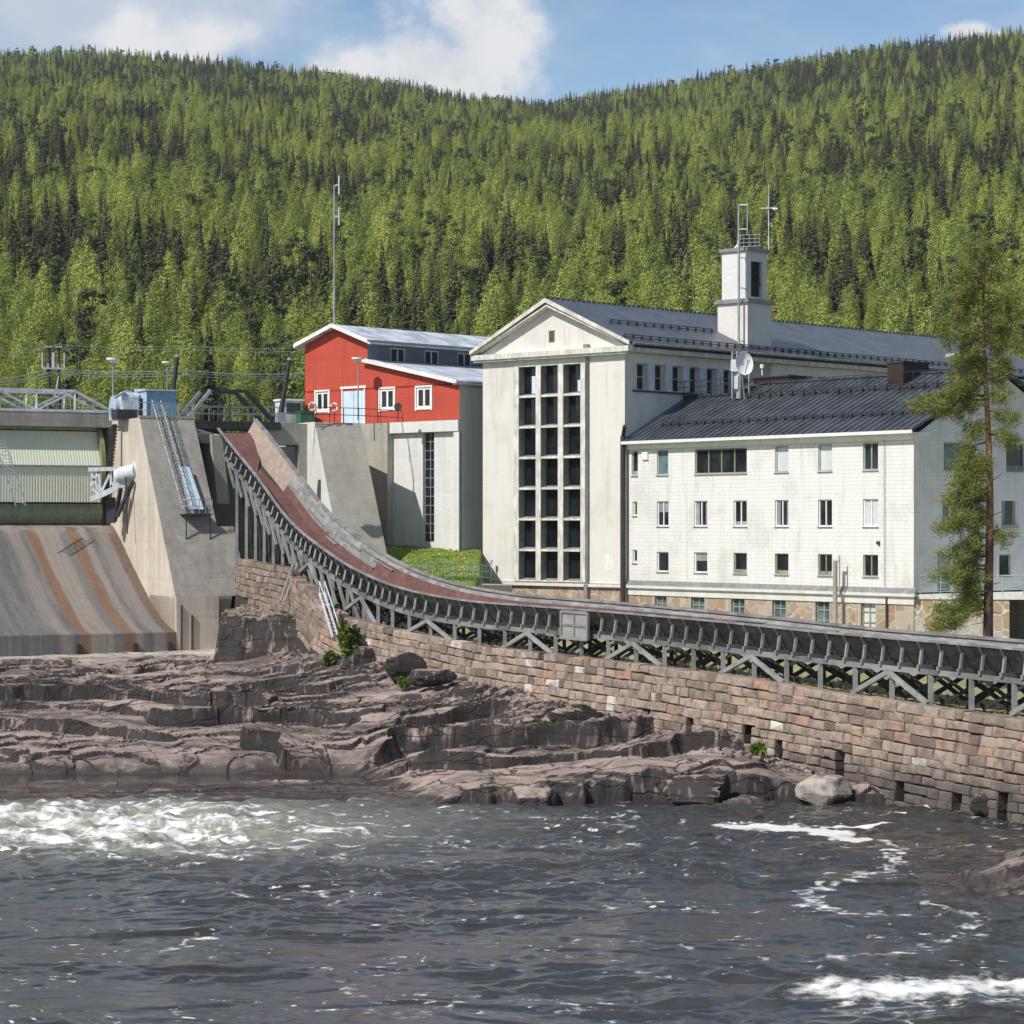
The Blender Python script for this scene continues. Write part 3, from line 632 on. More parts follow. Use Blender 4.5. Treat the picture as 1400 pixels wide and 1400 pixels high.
    m = MB(); m.box(f, 5.1, 12, 3.0, 3.4, 1.0, 5.86); E.part('back_wall', m, M['conc_dark'])
    m = MB(); m.tube([f(.35, .15, 7.15), f(12, .15, 7.15)], .035, 6); m.tube([f(.35, .15, 6.75), f(12, .15, 6.75)], .02, 6); m.tube([f(.35, .15, 6.4), f(12, .15, 6.4)], .02, 6)
    ra = E.part('railing', m, M['green_rail'])
    for k in range(9):
        m = MB(); m.tube([f(.35 + 1.1 * k, .15, 6.1), f(.35 + 1.1 * k, .15, 7.15)], .03, 6); E.part('post', m, M['green_rail'], ra)

def red_house():
    s = 1.055; x0, y0 = -3.28 * s, 150.5 * s
    F = frame(x0, y0, UP, VP); FR = frame(x0, y0, VP, (-UP[0], -UP[1]))
    q = lambda z: H + (z - H) * s
    T = Thing('red_house', 'red boarded gatehouse with a stepped pale metal roof on a white concrete base', 'building', F(-7, 5, 8))
    Wd, L = 15.1, 20.0; zb = q(16.45); a_up = -8.75; pk = -11.75
    zu, zp, zl0, zl1 = q(21.75), q(22.75), q(20.45), q(18.75)
    ho = []
    def ta(px): r = (px - 700) / K; return (r * y0 - x0) / (UP[0] + .682 * r)
    z_at = lambda py, a: H - (py - YH) / K * (y0 - .682 * a)
    for px0, px1, py0, py1 in ((432, 449.5, 535.5, 562), (519.5, 539, 531.5, 559.5), (569.5, 589.5, 529.5, 558)):
        a0, a1 = ta(px0), ta(px1); am = (a0 + a1) / 2; ho.append((a0, a1, z_at(py1, am), z_at(py0, am)))
    da0, da1 = ta(469), ta(498); door = (da0, da1, zb, z_at(532, da0))
    m = MB(); m.wall(F, -Wd, 0, zb, zl1 - .15, ho + [door], .12)
    zl_at = lambda a: zl1 + (zl0 - zl1) * (a / a_up)
    m.face([F(-Wd, 0, zl1 - .15), F(0, 0, zl1 - .15), F(0, 0, zl1), F(a_up, 0, zl0), F(a_up, 0, zu), F(pk, 0, zp), F(-Wd, 0, zu)])
    T.part('front_wall', m, M['red_wall'])
    m = MB(); m.wall(FR, 0, L, q(4), zl1); m.wall(frame(*F(-Wd, L, 0)[:2], (-VP[0], -VP[1]), UP), 0, L, q(8), zu)
    m.wall(frame(*F(0, L, 0)[:2], (-UP[0], -UP[1]), (-VP[0], -VP[1])), 0, Wd, q(8), zl1)
    T.part('side_wall', m, M['grey_wall'])
    FU = frame(*F(a_up, 0, 0)[:2], VP, (-UP[0], -UP[1])); m = MB()
    cl = [(2.2 + 3.3 * k, 3.6 + 3.3 * k, q(20.45), q(21.45)) for k in range(5)]
    m.wall(FU, 0, L, zl0 - .4, zu + .1, cl, .1); T.part('upper_wall', m, M['grey_boards'])
    for c in cl: window(T, FU, *c, .08, M['trim_cream'], M['glass_dark'], 1, 0, fw=.08)
    for a0, a1, z0, z1 in ho:
        w_ = window(T, F, a0, a1, z0, z1, .08, M['trim'], M['glass_dark'], 1, 0, fw=.16)
        m = MB(); m.box(F, a0 - .12, a0, -.05, 0, z0 - .15, z1 + .12); m.box(F, a1, a1 + .12, -.05, 0, z0 - .15, z1 + .12); m.box(F, a0, a1, -.05, 0, z1, z1 + .12); m.box(F, a0, a1, -.05, 0, z0 - .1, z0)
        T.part('casing', m, M['trim'], w_)
    m = MB(); m.box(F, da0, da1, .02, .1, zb, door[3]); d = T.part('door', m, M['pale_blue'])
    m = MB(); m.box(F, da0 - .12, da0, -.05, .02, zb, door[3]); m.box(F, da1, da1 + .12, -.05, .02, zb, door[3]); m.box(F, da0 - .22, da1 + .22, -.08, .02, door[3], door[3] + .16); T.part('casing', m, M['trim'], d)
    m = MB(); m.box(F, (da0 + da1) / 2 - .012, (da0 + da1) / 2 + .012, .0, .02, zb, door[3]); T.part('leaf_joint', m, M['steel'], d)
    # roofs
    r = MB(); o = .55
    sl1 = (zp - zu) / (a_up - pk)
    r.slab([F(a_up + .9, -o, zu - .9 * sl1 + .25), F(a_up + .9, L + o, zu - .9 * sl1 + .25), F(pk, L + o, zp + .25), F(pk, -o, zp + .25)], .18)
    r.slab([F(pk, -o, zp + .25), F(pk, L + o, zp + .25), F(-Wd - .55, L + o, zu - .55 * sl1 + .27), F(-Wd - .55, -o, zu - .55 * sl1 + .27)], .18)
    sl2 = (zl0 - zl1) / -a_up
    r.slab([F(.15, -o * .7, zl1 - .15 * sl2 + .15), F(.15, L + .5, zl1 - .15 * sl2 + .15), F(a_up, L + .5, zl0 + .15), F(a_up, -o * .7, zl0 + .15)], .16)
    ro = T.part('roof', r, M['red_roof'])
    r = MB()
    for (aa, za), (ab, zb_), yo in (((a_up + .9, zu - .9 * sl1 + .27), (pk, zp + .27), -o), ((pk, zp + .27), (-Wd - .55, zu - .55 * sl1 + .29), -o), ((.15, zl1 - .15 * sl2 + .17), (a_up - .35, zl0 + .24), -o * .7)):
        pts = [F(aa, yo - .06, za - .24), F(aa, yo, za - .24), F(ab, yo, zb_ - .24), F(ab, yo - .06, zb_ - .24)]
        r.hexa(pts, [p + Vector((0, 0, .28)) for p in pts])
    T.part('bargeboard', r, M['trim'], ro)
    gs = MB(); gs.tube([F(.2, -.7, zl1 - .12), F(.2, L, zl1 - .12)], .08, 6); gs.tube([F(a_up + .95, -.9, zu - .05), F(a_up + .95, L, zu - .05)], .09, 6); T.part('gutter', gs, M['zinc'], ro)
    # concrete base
    tb = ta(534); st = (ta(574.5), ta(590), q(8.8), q(16.3) - .6)
    m = MB(); m.wall(F, tb, 0, q(7.5), zb - .02, [st], .3, b=.25); T.part('base_wall', m, M['white_conc'])
    m = MB(); m.box(F, tb, -.02, -.12, .24, zb - .75, zb - .02); m.box(F, -.5, 0, -.05, .24, q(7.5), zb - .75); T.part('base_band', m, M['white_conc'])
    m = MB(); m.box(F, -Wd, tb, -.3, .25, q(7), zb - .03); T.part('base_wall', m, M['conc_pale'])
    w_ = window(T, F, st[0], st[1], st[2], st[3], .5, M['steel'], M['glass_dark'], 1, 11, fw=.06, name='stair_window')
    # lamp and lifebuoys on the gallery
    return F, ta, q, zb
# ================================================================ DAM, SPILLWAY, GATE
DA = math.radians(27)
AXD, FLD = (math.cos(DA), math.sin(DA)), (-math.sin(DA), math.cos(DA))
FD = frame(-22.7, 147.0, AXD, FLD)       # a along the dam axis (right), b upstream

def spill_mat():
    m, nt, b = newmat('spillway_concrete', 0.75, 0.3); p = pos(nt)
    v = nd(nt, 'ShaderNodeVectorMath', {0: p, 1: (-22.7, 147.0, 0)}, operation='SUBTRACT').outputs[0]
    a = nd(nt, 'ShaderNodeVectorMath', {0: v, 1: (*AXD, 0)}, operation='DOT_PRODUCT').outputs['Value']
    bb = nd(nt, 'ShaderNodeVectorMath', {0: v, 1: (*FLD, 0)}, operation='DOT_PRODUCT').outputs['Value']
    uv = nd(nt, 'ShaderNodeCombineXYZ', {0: mth(nt, 'MULTIPLY', a, 1.6), 1: mth(nt, 'MULTIPLY', bb, .16), 2: 0.0}).outputs[0]
    n1 = noise(nt, uv, 1.0, 6, .65); n2 = noise(nt, p, 3, 5, .6); n3 = noise(nt, vscale(nt, uv, (2.5, 2, 1)), 1.0, 4, .6)
    a2 = mth(nt, 'ADD', a, mth(nt, 'MULTIPLY', mth(nt, 'SUBTRACT', n1, .5), .5))
    def band(c, w_, soft=.25):
        return mth(nt, 'SUBTRACT', 1.0, ramp(nt, mth(nt, 'ABSOLUTE', mth(nt, 'SUBTRACT', a2, c)), w_ * (1 - soft), w_ * (1 + soft)))
    g = mixc(nt, ramp(nt, n1, .35, .65), (0.105, 0.098, 0.095), (0.215, 0.20, 0.188))
    g = mixc(nt, mth(nt, 'MULTIPLY', ramp(nt, n3, .45, .65), .7), g, (0.085, 0.082, 0.085))
    for c, w_, col, k in ((-4.25, .70, (0.42, 0.35, 0.28), .65), (-2.2, .22, (0.42, 0.33, 0.26), .6), (-4.95, .14, (0.40, 0.30, 0.21), .7), (-6.6, .35, (0.36, 0.30, 0.25), .6), (-1.0, .35, (0.30, .26, .23), .6)):
        g = mixc(nt, mth(nt, 'MULTIPLY', band(c, w_, .7), k), g, col)
    g = mixc(nt, mth(nt, 'MULTIPLY', band(-3.55, .22, .6), .8), g, (0.16, 0.15, 0.15))
    for c, w_, k in ((-5.45, .27, .95), (-2.85, .29, .97), (-.30, .30, .95)):
        g = mixc(nt, mth(nt, 'MULTIPLY', band(c, w_, .35), k), g, mixc(nt, n3, (0.33, 0.125, 0.026), (0.14, 0.060, 0.020)) if c < -1 else mixc(nt, n3, (0.20, 0.088, 0.030), (0.08, 0.042, 0.022)))
    crest = ramp(nt, bb, 3.6, 5.2)
    g = mixc(nt, mth(nt, 'MULTIPLY', crest, mth(nt, 'MULTIPLY', ramp(nt, noise(nt, p, 1.2, 5), .4, .6), .6)), g, (0.48, 0.40, 0.31))
    g = mixc(nt, mth(nt, 'MULTIPLY', ramp(nt, noise(nt, vscale(nt, uv, (3.2, 1.6, 1)), 1.0, 6, .75), .5, .7), .5), g, (0.10, .09, .082)); g = mixc(nt, .35, g, mixc(nt, n2, (0.06, .06, .06), (.3, .29, .27)))
    setc(nt, b, g); addbump(nt, b, n2, .5, .03); return m
M['spill'] = spill_mat()
M['gate_a'] = brick('ribbed_gate_plate', (0.66, 0.685, 0.55), (0.56, 0.585, 0.45), 0, bw=50, bh=50, strength=0, var=0, streaks=.25)
M['gate_o'] = plain('olive_gate_end', (0.22, 0.23, 0.115), .5)
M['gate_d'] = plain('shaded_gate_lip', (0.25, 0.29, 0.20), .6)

def dam():
    # spillway
    T = Thing('spillway', 'sloping concrete spillway streaked with rust brown stains below the roller gate', 'spillway', FD(-10, 0, 2.5))
    prof = [(9, 9.55), (7.5, 9.85), (6, 9.9), (5.3, 9.8), (4.5, 9.45), (3.5, 8.85), (2, 7.85), (0, 6.6), (-2, 5.4), (-4, 4.45), (-5.5, 3.9), (-6.8, 3.62)]
    m = MB(); n = 40; A0, A1 = -26.0, 0.0
    for i in range(len(prof) - 1):
        for k in range(n):
            x0, x1 = A0 + (A1 - A0) * k / n, A0 + (A1 - A0) * (k + 1) / n
            m.face([FD(x0, prof[i + 1][0], prof[i + 1][1]), FD(x1, prof[i + 1][0], prof[i + 1][1]), FD(x1, prof[i][0], prof[i][1]), FD(x0, prof[i][0], prof[i][1])], .5, True)
    T.part('apron', m, M['spill'])
    m = MB(); m.hexa([FD(A0, -7.05, 1.5), FD(-.05, -7.05, 1.5), FD(-.05, -6.8, 1.5), FD(A0, -6.8, 1.5)], [FD(A0, -6.85, 3.6), FD(-.05, -6.85, 3.6), FD(-.05, -6.8, 3.61), FD(A0, -6.8, 3.61)])
    T.part('toe_lip', m, M['spill'])
    for a in (-5.9, -2.55, -.45):
        m = MB(); m.box(FD, a - .12, a + .12, -7.12, -6.9, 2.35, 3.05); T.part('drain_slot', m, M['steel_dark'])
    # gate
    T = Thing('roller_gate', 'large pale green ribbed steel roller gate closing the spillway crest', 'sluice gate', FD(-10, 6.5, 10))
    m = MB(); pr = [(5.35, 11.3), (5.25, 12.4), (5.3, 13.55), (6.25, 15.75), (7.6, 16.0), (9, 14.5), (8.5, 11.6)]
    # ribs: corrugated plates
    def corr(m, p0, p1, a0, a1, st=.18, d=.015):
        nb = Vector((p1[0] - p0[0], p1[1] - p0[1])); nb = Vector((-nb.y, nb.x)).normalized()
        a = a0; k = 0
        while a < a1 - .01:
            for (x0, o0), (x1, o1) in (((a, 0), (a + st * .35, 0)), ((a + st * .35, 0), (a + st * .5, d)), ((a + st * .5, d), (a + st * .85, d)), ((a + st * .85, d), (a + st, 0))):
                q = lambda x, o, p: FD(min(x, a1), p[0] - abs(nb.x) * o, p[1] + abs(nb.y) * o)
                m.face([q(x0, o0, p0), q(x1, o1, p0), q(x1, o1, p1), q(x0, o0, p1)])
            a += st
    u = MB(); corr(u, pr[2], pr[3], -26, -.75); T.part('upper_plate', u, M['gate_a'])
    u = MB(); corr(u, pr[0], pr[2], -26, -.75); T.part('lower_plate', u, M['gate_a'])
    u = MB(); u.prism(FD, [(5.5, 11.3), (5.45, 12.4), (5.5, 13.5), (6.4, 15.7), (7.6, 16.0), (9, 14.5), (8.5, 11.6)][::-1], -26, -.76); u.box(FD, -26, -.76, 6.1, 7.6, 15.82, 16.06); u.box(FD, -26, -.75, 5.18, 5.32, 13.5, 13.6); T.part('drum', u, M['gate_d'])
    u = MB(); cz, cb = 13.6, 7.2; pts = []
    for k in range(36):
        t = 2 * math.pi * k / 36; pts.append((cb + 2.15 * math.cos(t), cz + 2.75 * math.sin(t)))
    u.prism(FD, pts, -.74, -.5); T.part('end_disc', u, M['gate_o'])
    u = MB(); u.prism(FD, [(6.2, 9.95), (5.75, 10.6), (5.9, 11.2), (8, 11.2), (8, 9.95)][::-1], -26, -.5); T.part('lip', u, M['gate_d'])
    u = MB(); u.box(FD, -26, -.5, 6.4, 8.2, 9.86, 9.96); u.box(FD, -26, -.52, 6.2, 8, 11.2, 11.32); T.part('seal', u, M['steel_dark'])
    L = Thing('gate_ladder', 'thin steel ladder cage crossing the left part of the roller gate', 'ladder', P(10, 690, 146))
    q = lambda px, py: P(px, py, 145.6 - (px + 60) * .002)
    for x0, x1 in ((-8, 22), (6, 36)):
        m = MB(); m.tube([q(x0, 600), q(x1, 692)], .035, 5); L.part('rail', m, M['steel'])
    m = MB()
    for k in range(18): m.tube([q(-8 + 30 * k / 18, 602 + 5 * k), q(6 + 30 * k / 18, 602 + 5 * k)], .02, 4)
    L.part('rung', m, M['steel'])
    m = MB()
    for k in range(6): m.beam(q(-8 + 5 * k, 602 + 15 * k), q(6 + 5 * k + 4, 602 + 15 * k + 14), .03)
    L.part('cage', m, M['steel'])
    # lifting arm truss at the right end
    T = Thing('lattice_boom', 'pale steel lattice arm with a thick round bearing at the right end of the gate', 'gate arm', P(160, 650, 148))
    J = lambda px, py, Y=148.5: P(px, py, Y)
    for (x0, y0_, x1, y1_, w_) in ((121, 642, 187, 640, .3), (124, 683, 187, 655, .42)):
        m = MB(); m.beam(J(x0, y0_), J(x1, y1_), w_, w_ * .8); T.part('chord', m, M['steel_white'])
    for (x0, y0_, x1, y1_) in ((124, 645, 135, 670), (135, 645, 124, 664), (135, 645, 138, 676), (138, 674, 151, 646), (151, 644, 152, 666), (152, 666, 165, 644), (126, 668, 138, 678)):
        m = MB(); m.beam(J(x0, y0_), J(x1, y1_), .13); T.part('web_member', m, M['steel_white'])
    m = MB(); m.tube([J(160, 651), J(176, 647, 148.3), J(188, 644, 148.0)], [.45, .5, .52], 18); m.disc(J(187, 643.5, 148.1), Vector((1, .2, .15)), .62, .3, 20); m.beam(J(186, 632), J(190, 640), .2, .3); T.part('bearing', m, M['steel_white'])
    # chain
    m = MB(); p0, p1 = P(157, 580, 149.8), P(150, 640, 149.6)
    for k in range(26):
        c = p0.lerp(p1, (k + .5) / 26); m.box(frame(c.x, c.y, AXD, FLD), -.20 if k % 2 else -.13, .20 if k % 2 else .13, -.12, .12, c.z - .045, c.z + .05)
    solo('gate_chain', m, M['steel_dark'], 'dark heavy lifting chain hanging from the hoist to the gate end', 'chain', p0)
    m = MB(); m.tube([P(172, 652, 147.6), P(174, 730, 147.3)], .05, 6); m.beam(P(152, 680, 149), P(152, 715, 149), .5); m.beam(P(165, 668, 148), P(157, 712, 149), .22); m.beam(P(182, 658, 147.5), P(160, 706, 148.6), .2)
    solo('guide_rail', m, M['steel_dark'], 'dark steel guide and braces under the bearing of the lattice arm', 'guide rail', P(160, 715, 149))
    # left pier
    T = Thing('dam_pier', 'big concrete pier with steep front and stained beige left flank beside the spillway', 'pier', FD(2, 3, 2.5))
    m = MB(); m.prism(FD, [(12, 2), (12, 16.4), (0, 16.4), (-6.68, 5.7), (-6.68, 5.5), (-5, 2)][::-1], .02, 3.5)
    m.prism(FD, [(3, 5.7), (3, 9.8), (-4.12, 9.8), (-6.68, 5.7)][::-1], 3.5, 4.55)
    T.part('body', m, M['conc'])
    m = MB(); side = [(12, 2), (12, 16.42), (0, 16.42), (-6.66, 5.72), (-6.72, 2)]
    for k in range(1): m.prism(FD, [(b, z) for b, z in side][::-1], -.0, .02)
    T.part('left_flank', m, M['conc_beige'])
    m = MB(); m.box(FD, .0, 2.62, -6.85, -2, 1.6, 5.68); T.part('foot_block', m, M['conc_beige'])
    m = MB(); m.box(FD, .9, 1.0, -6.95, -6.85, 2.3, 4.6); m.box(FD, .25, .33, -6.95, -6.85, 2.3, 5.2); T.part('rusty_strip', m, M['rail_rust'])
    m = MB(); m.box(FD, .0, 3.6, -.05, .3, 16.4, 16.55); T.part('kerb', m, M['conc_pale'])
    # caged ladder + platform on the sloping front
    def fr(a, b, up=0): # point on the sloping front
        return FD(a, b - up * .85, 16.4 + b * (10.7 / 6.68) + up * .53)
    L = Thing('caged_ladder', 'steel caged ladder running down the sloping front of the left pier', 'ladder', fr(1.3, -2, .2))
    m = MB()
    for a in (.95, 1.5): m.tube([fr(a, .6, .25), fr(a + .55, -3.6, .25)], .03, 6)
    L.part('rail', m, M['steel'])
    m = MB()
    for k in range(30):
        b = .4 - k * .135; s = (.6 - b) / 4.2 * .55; m.tube([fr(.95 + s, b, .25), fr(1.5 + s, b, .25)], .018, 5)
    L.part('rung', m, M['steel'])
    m = MB()
    for k in range(9):
        b = .3 - k * .46; s = (.6 - b) / 4.2 * .55; pts = [fr(1.225 + s - .38 * math.cos(t), b, .25 + .5 * math.sin(t)) for t in np.linspace(0, math.pi, 9)]; m.tube(pts, .02, 5)
    for t in (.3, .9, 1.57, 2.2, 2.85):
        m.tube([fr(1.225 - .38 * math.cos(t), .3, .25 + .5 * math.sin(t)), fr(1.225 + .53 - .38 * math.cos(t), -3.5, .25 + .5 * math.sin(t))], .016, 4)
    L.part('cage', m, M['zinc'])
    L = Thing('work_platform', 'small steel work platform with a pale blue board on the front of the left pier', 'platform', fr(2.3, -3.6, .4))
    z0 = fr(0, -3.65).z; b0 = -3.65
    m = MB(); m.box(FD, 1.3, 3.0, b0 - 1.0, b0 + .1, z0 - .08, z0); L.part('deck', m, M['steel_dark'])
    m = MB(); m.hexa([fr(1.75, -2.0, .30), fr(1.85, -3.6, .30), fr(2.75, -3.6, .30), fr(2.4, -2.0, .30)][::-1], [fr(1.75, -2.0, .36), fr(1.85, -3.6, .36), fr(2.75, -3.6, .36), fr(2.4, -2.0, .36)][::-1]); L.part('board', m, M['pale_blue'])
    m = MB()
    for zz in (.45, .85): m.tube([FD(1.3, b0, z0 + zz), FD(1.3, b0 - 1, z0 + zz), FD(3, b0 - 1, z0 + zz), FD(3, b0 + .3, z0 + zz)], .02, 5)
    for a in (1.3, 1.75, 2.2, 2.6, 3.0): m.tube([FD(a, b0 - 1, z0), FD(a, b0 - 1, z0 + .85)], .02, 5)
    m.tube([FD(3, b0 + .1, z0), FD(3, b0 + .1, z0 + .85)], .02, 5); L.part('railing', m, M['steel'])
    m = MB(); m.beam(FD(1.4, b0 - .9, z0 - .05), fr(1.4, -4.6), .06); m.beam(FD(2.9, b0 - .9, z0 - .05), fr(2.9, -4.6), .06); L.part('bracket', m, M['steel_dark'])
    # deck beam and footbridge truss
    m = MB(); m.box(FD, -26, .02, 5.4, 8.2, 16.0, 16.85)
    solo('gate_bridge_beam', m, M['conc'], 'long dark concrete bridge beam above the roller gate', 'beam', FD(-10, 6, 16))
    T = Thing('footbridge', 'pale blue steel truss footbridge on the concrete beam above the gate', 'footbridge', FD(-8, 6, 16.85))
    zb, zt = 17.0, 18.25; tips = []
    for b in (5.6, 7.9):
        m = MB(); m.beam(FD(-26, b, zb), FD(.2, b, zb), .17); m.beam(FD(-26, b, zt), FD(-2.35, b, zt), .17); m.beam(FD(-2.35, b, zt), FD(.1, b, zb), .16); T.part('chord', m, M['steel_white'])
        for k in range(10):
            a = -2.35 - 2.45 * k
            m = MB(); m.beam(FD(a, b, zb), FD(a, b, zt), .12); T.part('post', m, M['steel_white'])
            m = MB(); a2 = a - 2.45; m.beam(FD(a, b, zt if k % 2 == 0 else zb), FD(a2, b, zb if k % 2 == 0 else zt), .12); T.part('diagonal', m, M['steel_white'])
    m = MB(); m.box(FD, -26, .2, 5.7, 7.8, 16.87, 16.95); T.part('deck', m, M['steel'])
    m = MB()
    for z in (17.5, 17.9): m.tube([FD(-26, 7.7, z), FD(.2, 7.7, z)], .03, 5)
    for k in range(18): m.tube([FD(-26 + 1.5 * k, 7.7, 16.9), FD(-26 + 1.5 * k, 7.7, 17.9)], .025, 5)
    T.part('railing', m, M['steel'])
    # hoist machinery and cabin
    T = Thing('gate_hoist', 'pale blue-grey gate hoist with a big gear cover left of the blue cabin', 'hoist', P(168, 572, 149.5))
    c = P(159, 557, 149.8); m = MB(); m.disc(c, Vector((*AXD, 0)), .72, .5, 24); m.box(frame(c.x, c.y, AXD, FLD), -.25, .25, -.7, .7, c.z - .8, c.z - .05); T.part('gear_cover', m, M['bluegrey'])
    f = frame(P(176, 560, 149.3).x, 149.3, AXD, FLD); m = MB(); m.box(f, -.5, .55, -.4, .5, 17.0, 17.55); m.tube([f(-.5, .1, 17.75), f(.6, .1, 17.75)], .34, 14); T.part('motor', m, M['steel_white'])
    m = MB(); m.box(f, -.9, .7, -.5, .6, 16.4, 17.0); T.part('plinth', m, M['steel_dark'])
    m = MB(); m.box(f, -.15, .2, .1, .5, 17.9, 18.2); m.beam(f(-1, -.3, 17.7), f(-.3, -.2, 18.1), .14); T.part('gearbox', m, M['bluegrey'])
    T = Thing('control_cabin', 'small blue sheet-metal control cabin on top of the left pier', 'cabin', FD(1.8, 2.6, 16.4))
    m = MB(); m.box(FD, .95, 2.85, 1.4, 3.3, 16.42, 18.15); T.part('shell', m, M['blue'])
    m = MB(); m.box(FD, .9, .952, 1.35, 3.35, 16.42, 18.15); T.part('sunlit_side', m, M['bluegrey'])  # left face in a paler tone, sunlight put into the colour
    m = MB(); m.hexa([FD(.8, 1.25, 18.15), FD(2.98, 1.25, 18.15), FD(2.98, 3.45, 18.15), FD(.8, 3.45, 18.15)], [FD(.8, 1.25, 18.25), FD(2.98, 1.25, 18.25), FD(2.98, 3.45, 18.36), FD(.8, 3.45, 18.36)]); T.part('roof', m, M['bluegrey'])
    m = MB(); m.box(FD, .87, .9, 2.0, 2.6, 17.1, 17.7); T.part('window', m, M['glass'])
    m = MB()
    for z in (16.9, 17.35): m.tube([FD(-.0, .25, z), FD(3.5, .25, z), FD(3.5, 3.5, z)], .025, 5)
    for a in (0, .9, 1.75, 2.6, 3.5): m.tube([FD(a, .25, 16.4), FD(a, .25, 17.38)], .025, 5)
    solo('pier_railing', m, M['steel'], 'thin steel railing along the edge of the left pier below the blue cabin', 'railing', FD(1.7, .25, 16.4))
    for (x0, y0_, x1, y1_, Y, lb) in ((232, 566, 243, 487, 150, 'dark slanted boom pole beside the blue cabin'), (383, 572, 396, 491, 151, 'dark slanted boom pole beside the red house gallery')):
        B = Thing('boom_pole', lb, 'boom pole', P(x0, y0_, Y)); m = MB(); m.tube([P(x0, y0_, Y), P(x1, y1_, Y)], [.17, .13], 8); B.part('pole', m, M['steel_dark'])
        m = MB(); m.disc(P(x1, y1_, Y), P(x1, y1_, Y) - P(x0, y0_, Y), .16, .14, 10); B.part('cap', m, M['steel'])
        m = MB(); f = frame(P(x0, y0_, Y).x, Y, AXD, FLD); m.box(f, -.25, .25, -.25, .25, 16.3, 16.9); B.part('foot', m, M['steel'])
    # sluice: back wall, right abutment, buttress
    T = Thing('sluice_wall', 'shaded concrete dam wall with a deep opening behind the timber chute', 'dam wall', FD(7, 5, 6))
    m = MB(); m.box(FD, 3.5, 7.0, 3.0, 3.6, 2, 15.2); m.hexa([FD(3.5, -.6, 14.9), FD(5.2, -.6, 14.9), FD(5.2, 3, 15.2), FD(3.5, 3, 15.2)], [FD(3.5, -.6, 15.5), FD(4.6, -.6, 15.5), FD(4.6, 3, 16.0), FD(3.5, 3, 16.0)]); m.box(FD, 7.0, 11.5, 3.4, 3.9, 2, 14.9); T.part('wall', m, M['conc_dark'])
    m = MB(); m.hexa([FD(4.7, -.9, 11.2), FD(5.5, -.9, 11.2), FD(5.5, 2.8, 11.2), FD(4.7, 2.8, 11.2)], [FD(4.3, -.9, 15.4), FD(5.0, -.9, 15.4), FD(5.0, 2.8, 15.8), FD(4.3, 2.8, 15.8)]); T.part('sill_pier', m, M['conc_pale'])
    FB2 = lambda a, b, z: Vector((0, 0, H)) + (FD(a, b, z) - Vector((0, 0, H))) * 1.035
    m = MB(); m.box(FB2, 8.7, 11.5, 1.2, 3.4, 14.95, 16.3); m.box(FB2, 10.9, 11.5, 1.2, 3.4, 4, 14.95); T.part('deck_slab', m, M['conc_pale'])
    T = Thing('dam_buttress', 'pale concrete buttress with a sloping front below the red house', 'buttress', FB2(13, 0, 7))
    m = MB(); m.prism(FB2, [(8, 5), (8, 16.36), (0, 16.36), (-5.0, 6.3), (-5.0, 5)][::-1], 11.52, 14.65); T.part('body', m, M['conc_pale'])
    m = MB(); m.prism(FB2, [(8, 5), (8, 16.38), (.02, 16.38), (-5.02, 6.3), (-5.02, 5)][::-1], 11.5, 11.52); T.part('left_flank', m, M['white_conc'])
    m = MB()
    for z in (16.85, 17.3): m.tube([FB2(9, -.3, z), FB2(11.5, -.3, z), FB2(14.6, .15, z), FB2(21, 3, z)], .025, 5)
    for a, b in ((9, -.3), (10.2, -.3), (11.5, -.3), (12.5, -.1), (13.5, 0), (14.6, .15), (16.5, 1.0), (18.5, 1.9), (21, 3)): m.tube([FB2(a, b, 16.3), FB2(a, b, 17.32)], .025, 5)
    solo('gallery_railing', m, M['steel_dark'], 'thin dark railing along the gallery in front of the red house', 'railing', FB2(13, 0, 16.3))
    # bridge over the sluice
    T = Thing('sluice_bridge', 'dark steel trapezoid frame bridge between the pier and the red house', 'bridge', FB2(6.5, 1.5, 16))
    m = MB(); m.box(FB2, 3.4, 9.6, .9, 1.1, 15.85, 16.35); m.box(FB2, 3.4, 9.6, 3.0, 3.2, 15.85, 16.35); m.box(FB2, 3.4, 9.6, 1.1, 3.0, 16.25, 16.33); T.part('girder', m, M['steel_dark'])
    for b, mt in ((1.0, M['steel']), (2.9, M['steel'])):
        m = MB(); m.beam(FB2(3.35, b, 16.35), FB2(4.95, b, 18.25), .2); T.part('leg', m, mt)
        m = MB(); m.beam(FB2(4.9, b, 18.25), FB2(7.3, b, 18.25), .18); T.part('top_chord', m, M['steel_dark'])
        m = MB(); m.beam(FB2(7.3, b, 18.25), FB2(9.2, b, 16.3), .24); T.part('leg', m, M['steel_dark'])
        m = MB(); m.beam(FB2(6.2, b, 18.2), FB2(6.2, b, 16.3), .1); T.part('hanger', m, M['steel_dark'])
    m = MB()
    for b in (1.2, 2.8):
        for z in (16.85, 17.3): m.tube([FB2(3.5, b, z), FB2(9.5, b, z)], .03, 5)
        for k in range(7): m.tube([FB2(3.5 + k, b, 16.3), FB2(3.5 + k, b, 17.3)], .03, 5)
    T.part('railing', m, M['steel'])
    # small equipment by the red house
    f = frame(P(400, 565, 168).x, 168, AXD, FLD); zz = 16.95
    T = Thing('equipment_hut', 'small white and grey equipment hut left of the red house', 'hut', f(0, 0, zz))
    m = MB(); m.box(f, -.75, .75, 0, 1.4, zz, zz + 1.55); T.part('shell', m, M['steel_white'])
    m = MB(); m.box(f, -.45, .6, -.03, 0, zz + .75, zz + 1.4); T.part('window', m, M['glass_dark'])
    m = MB(); m.box(f, -.85, .85, -.1, 1.5, zz + 1.55, zz + 1.68); T.part('roof', m, M['trim'])
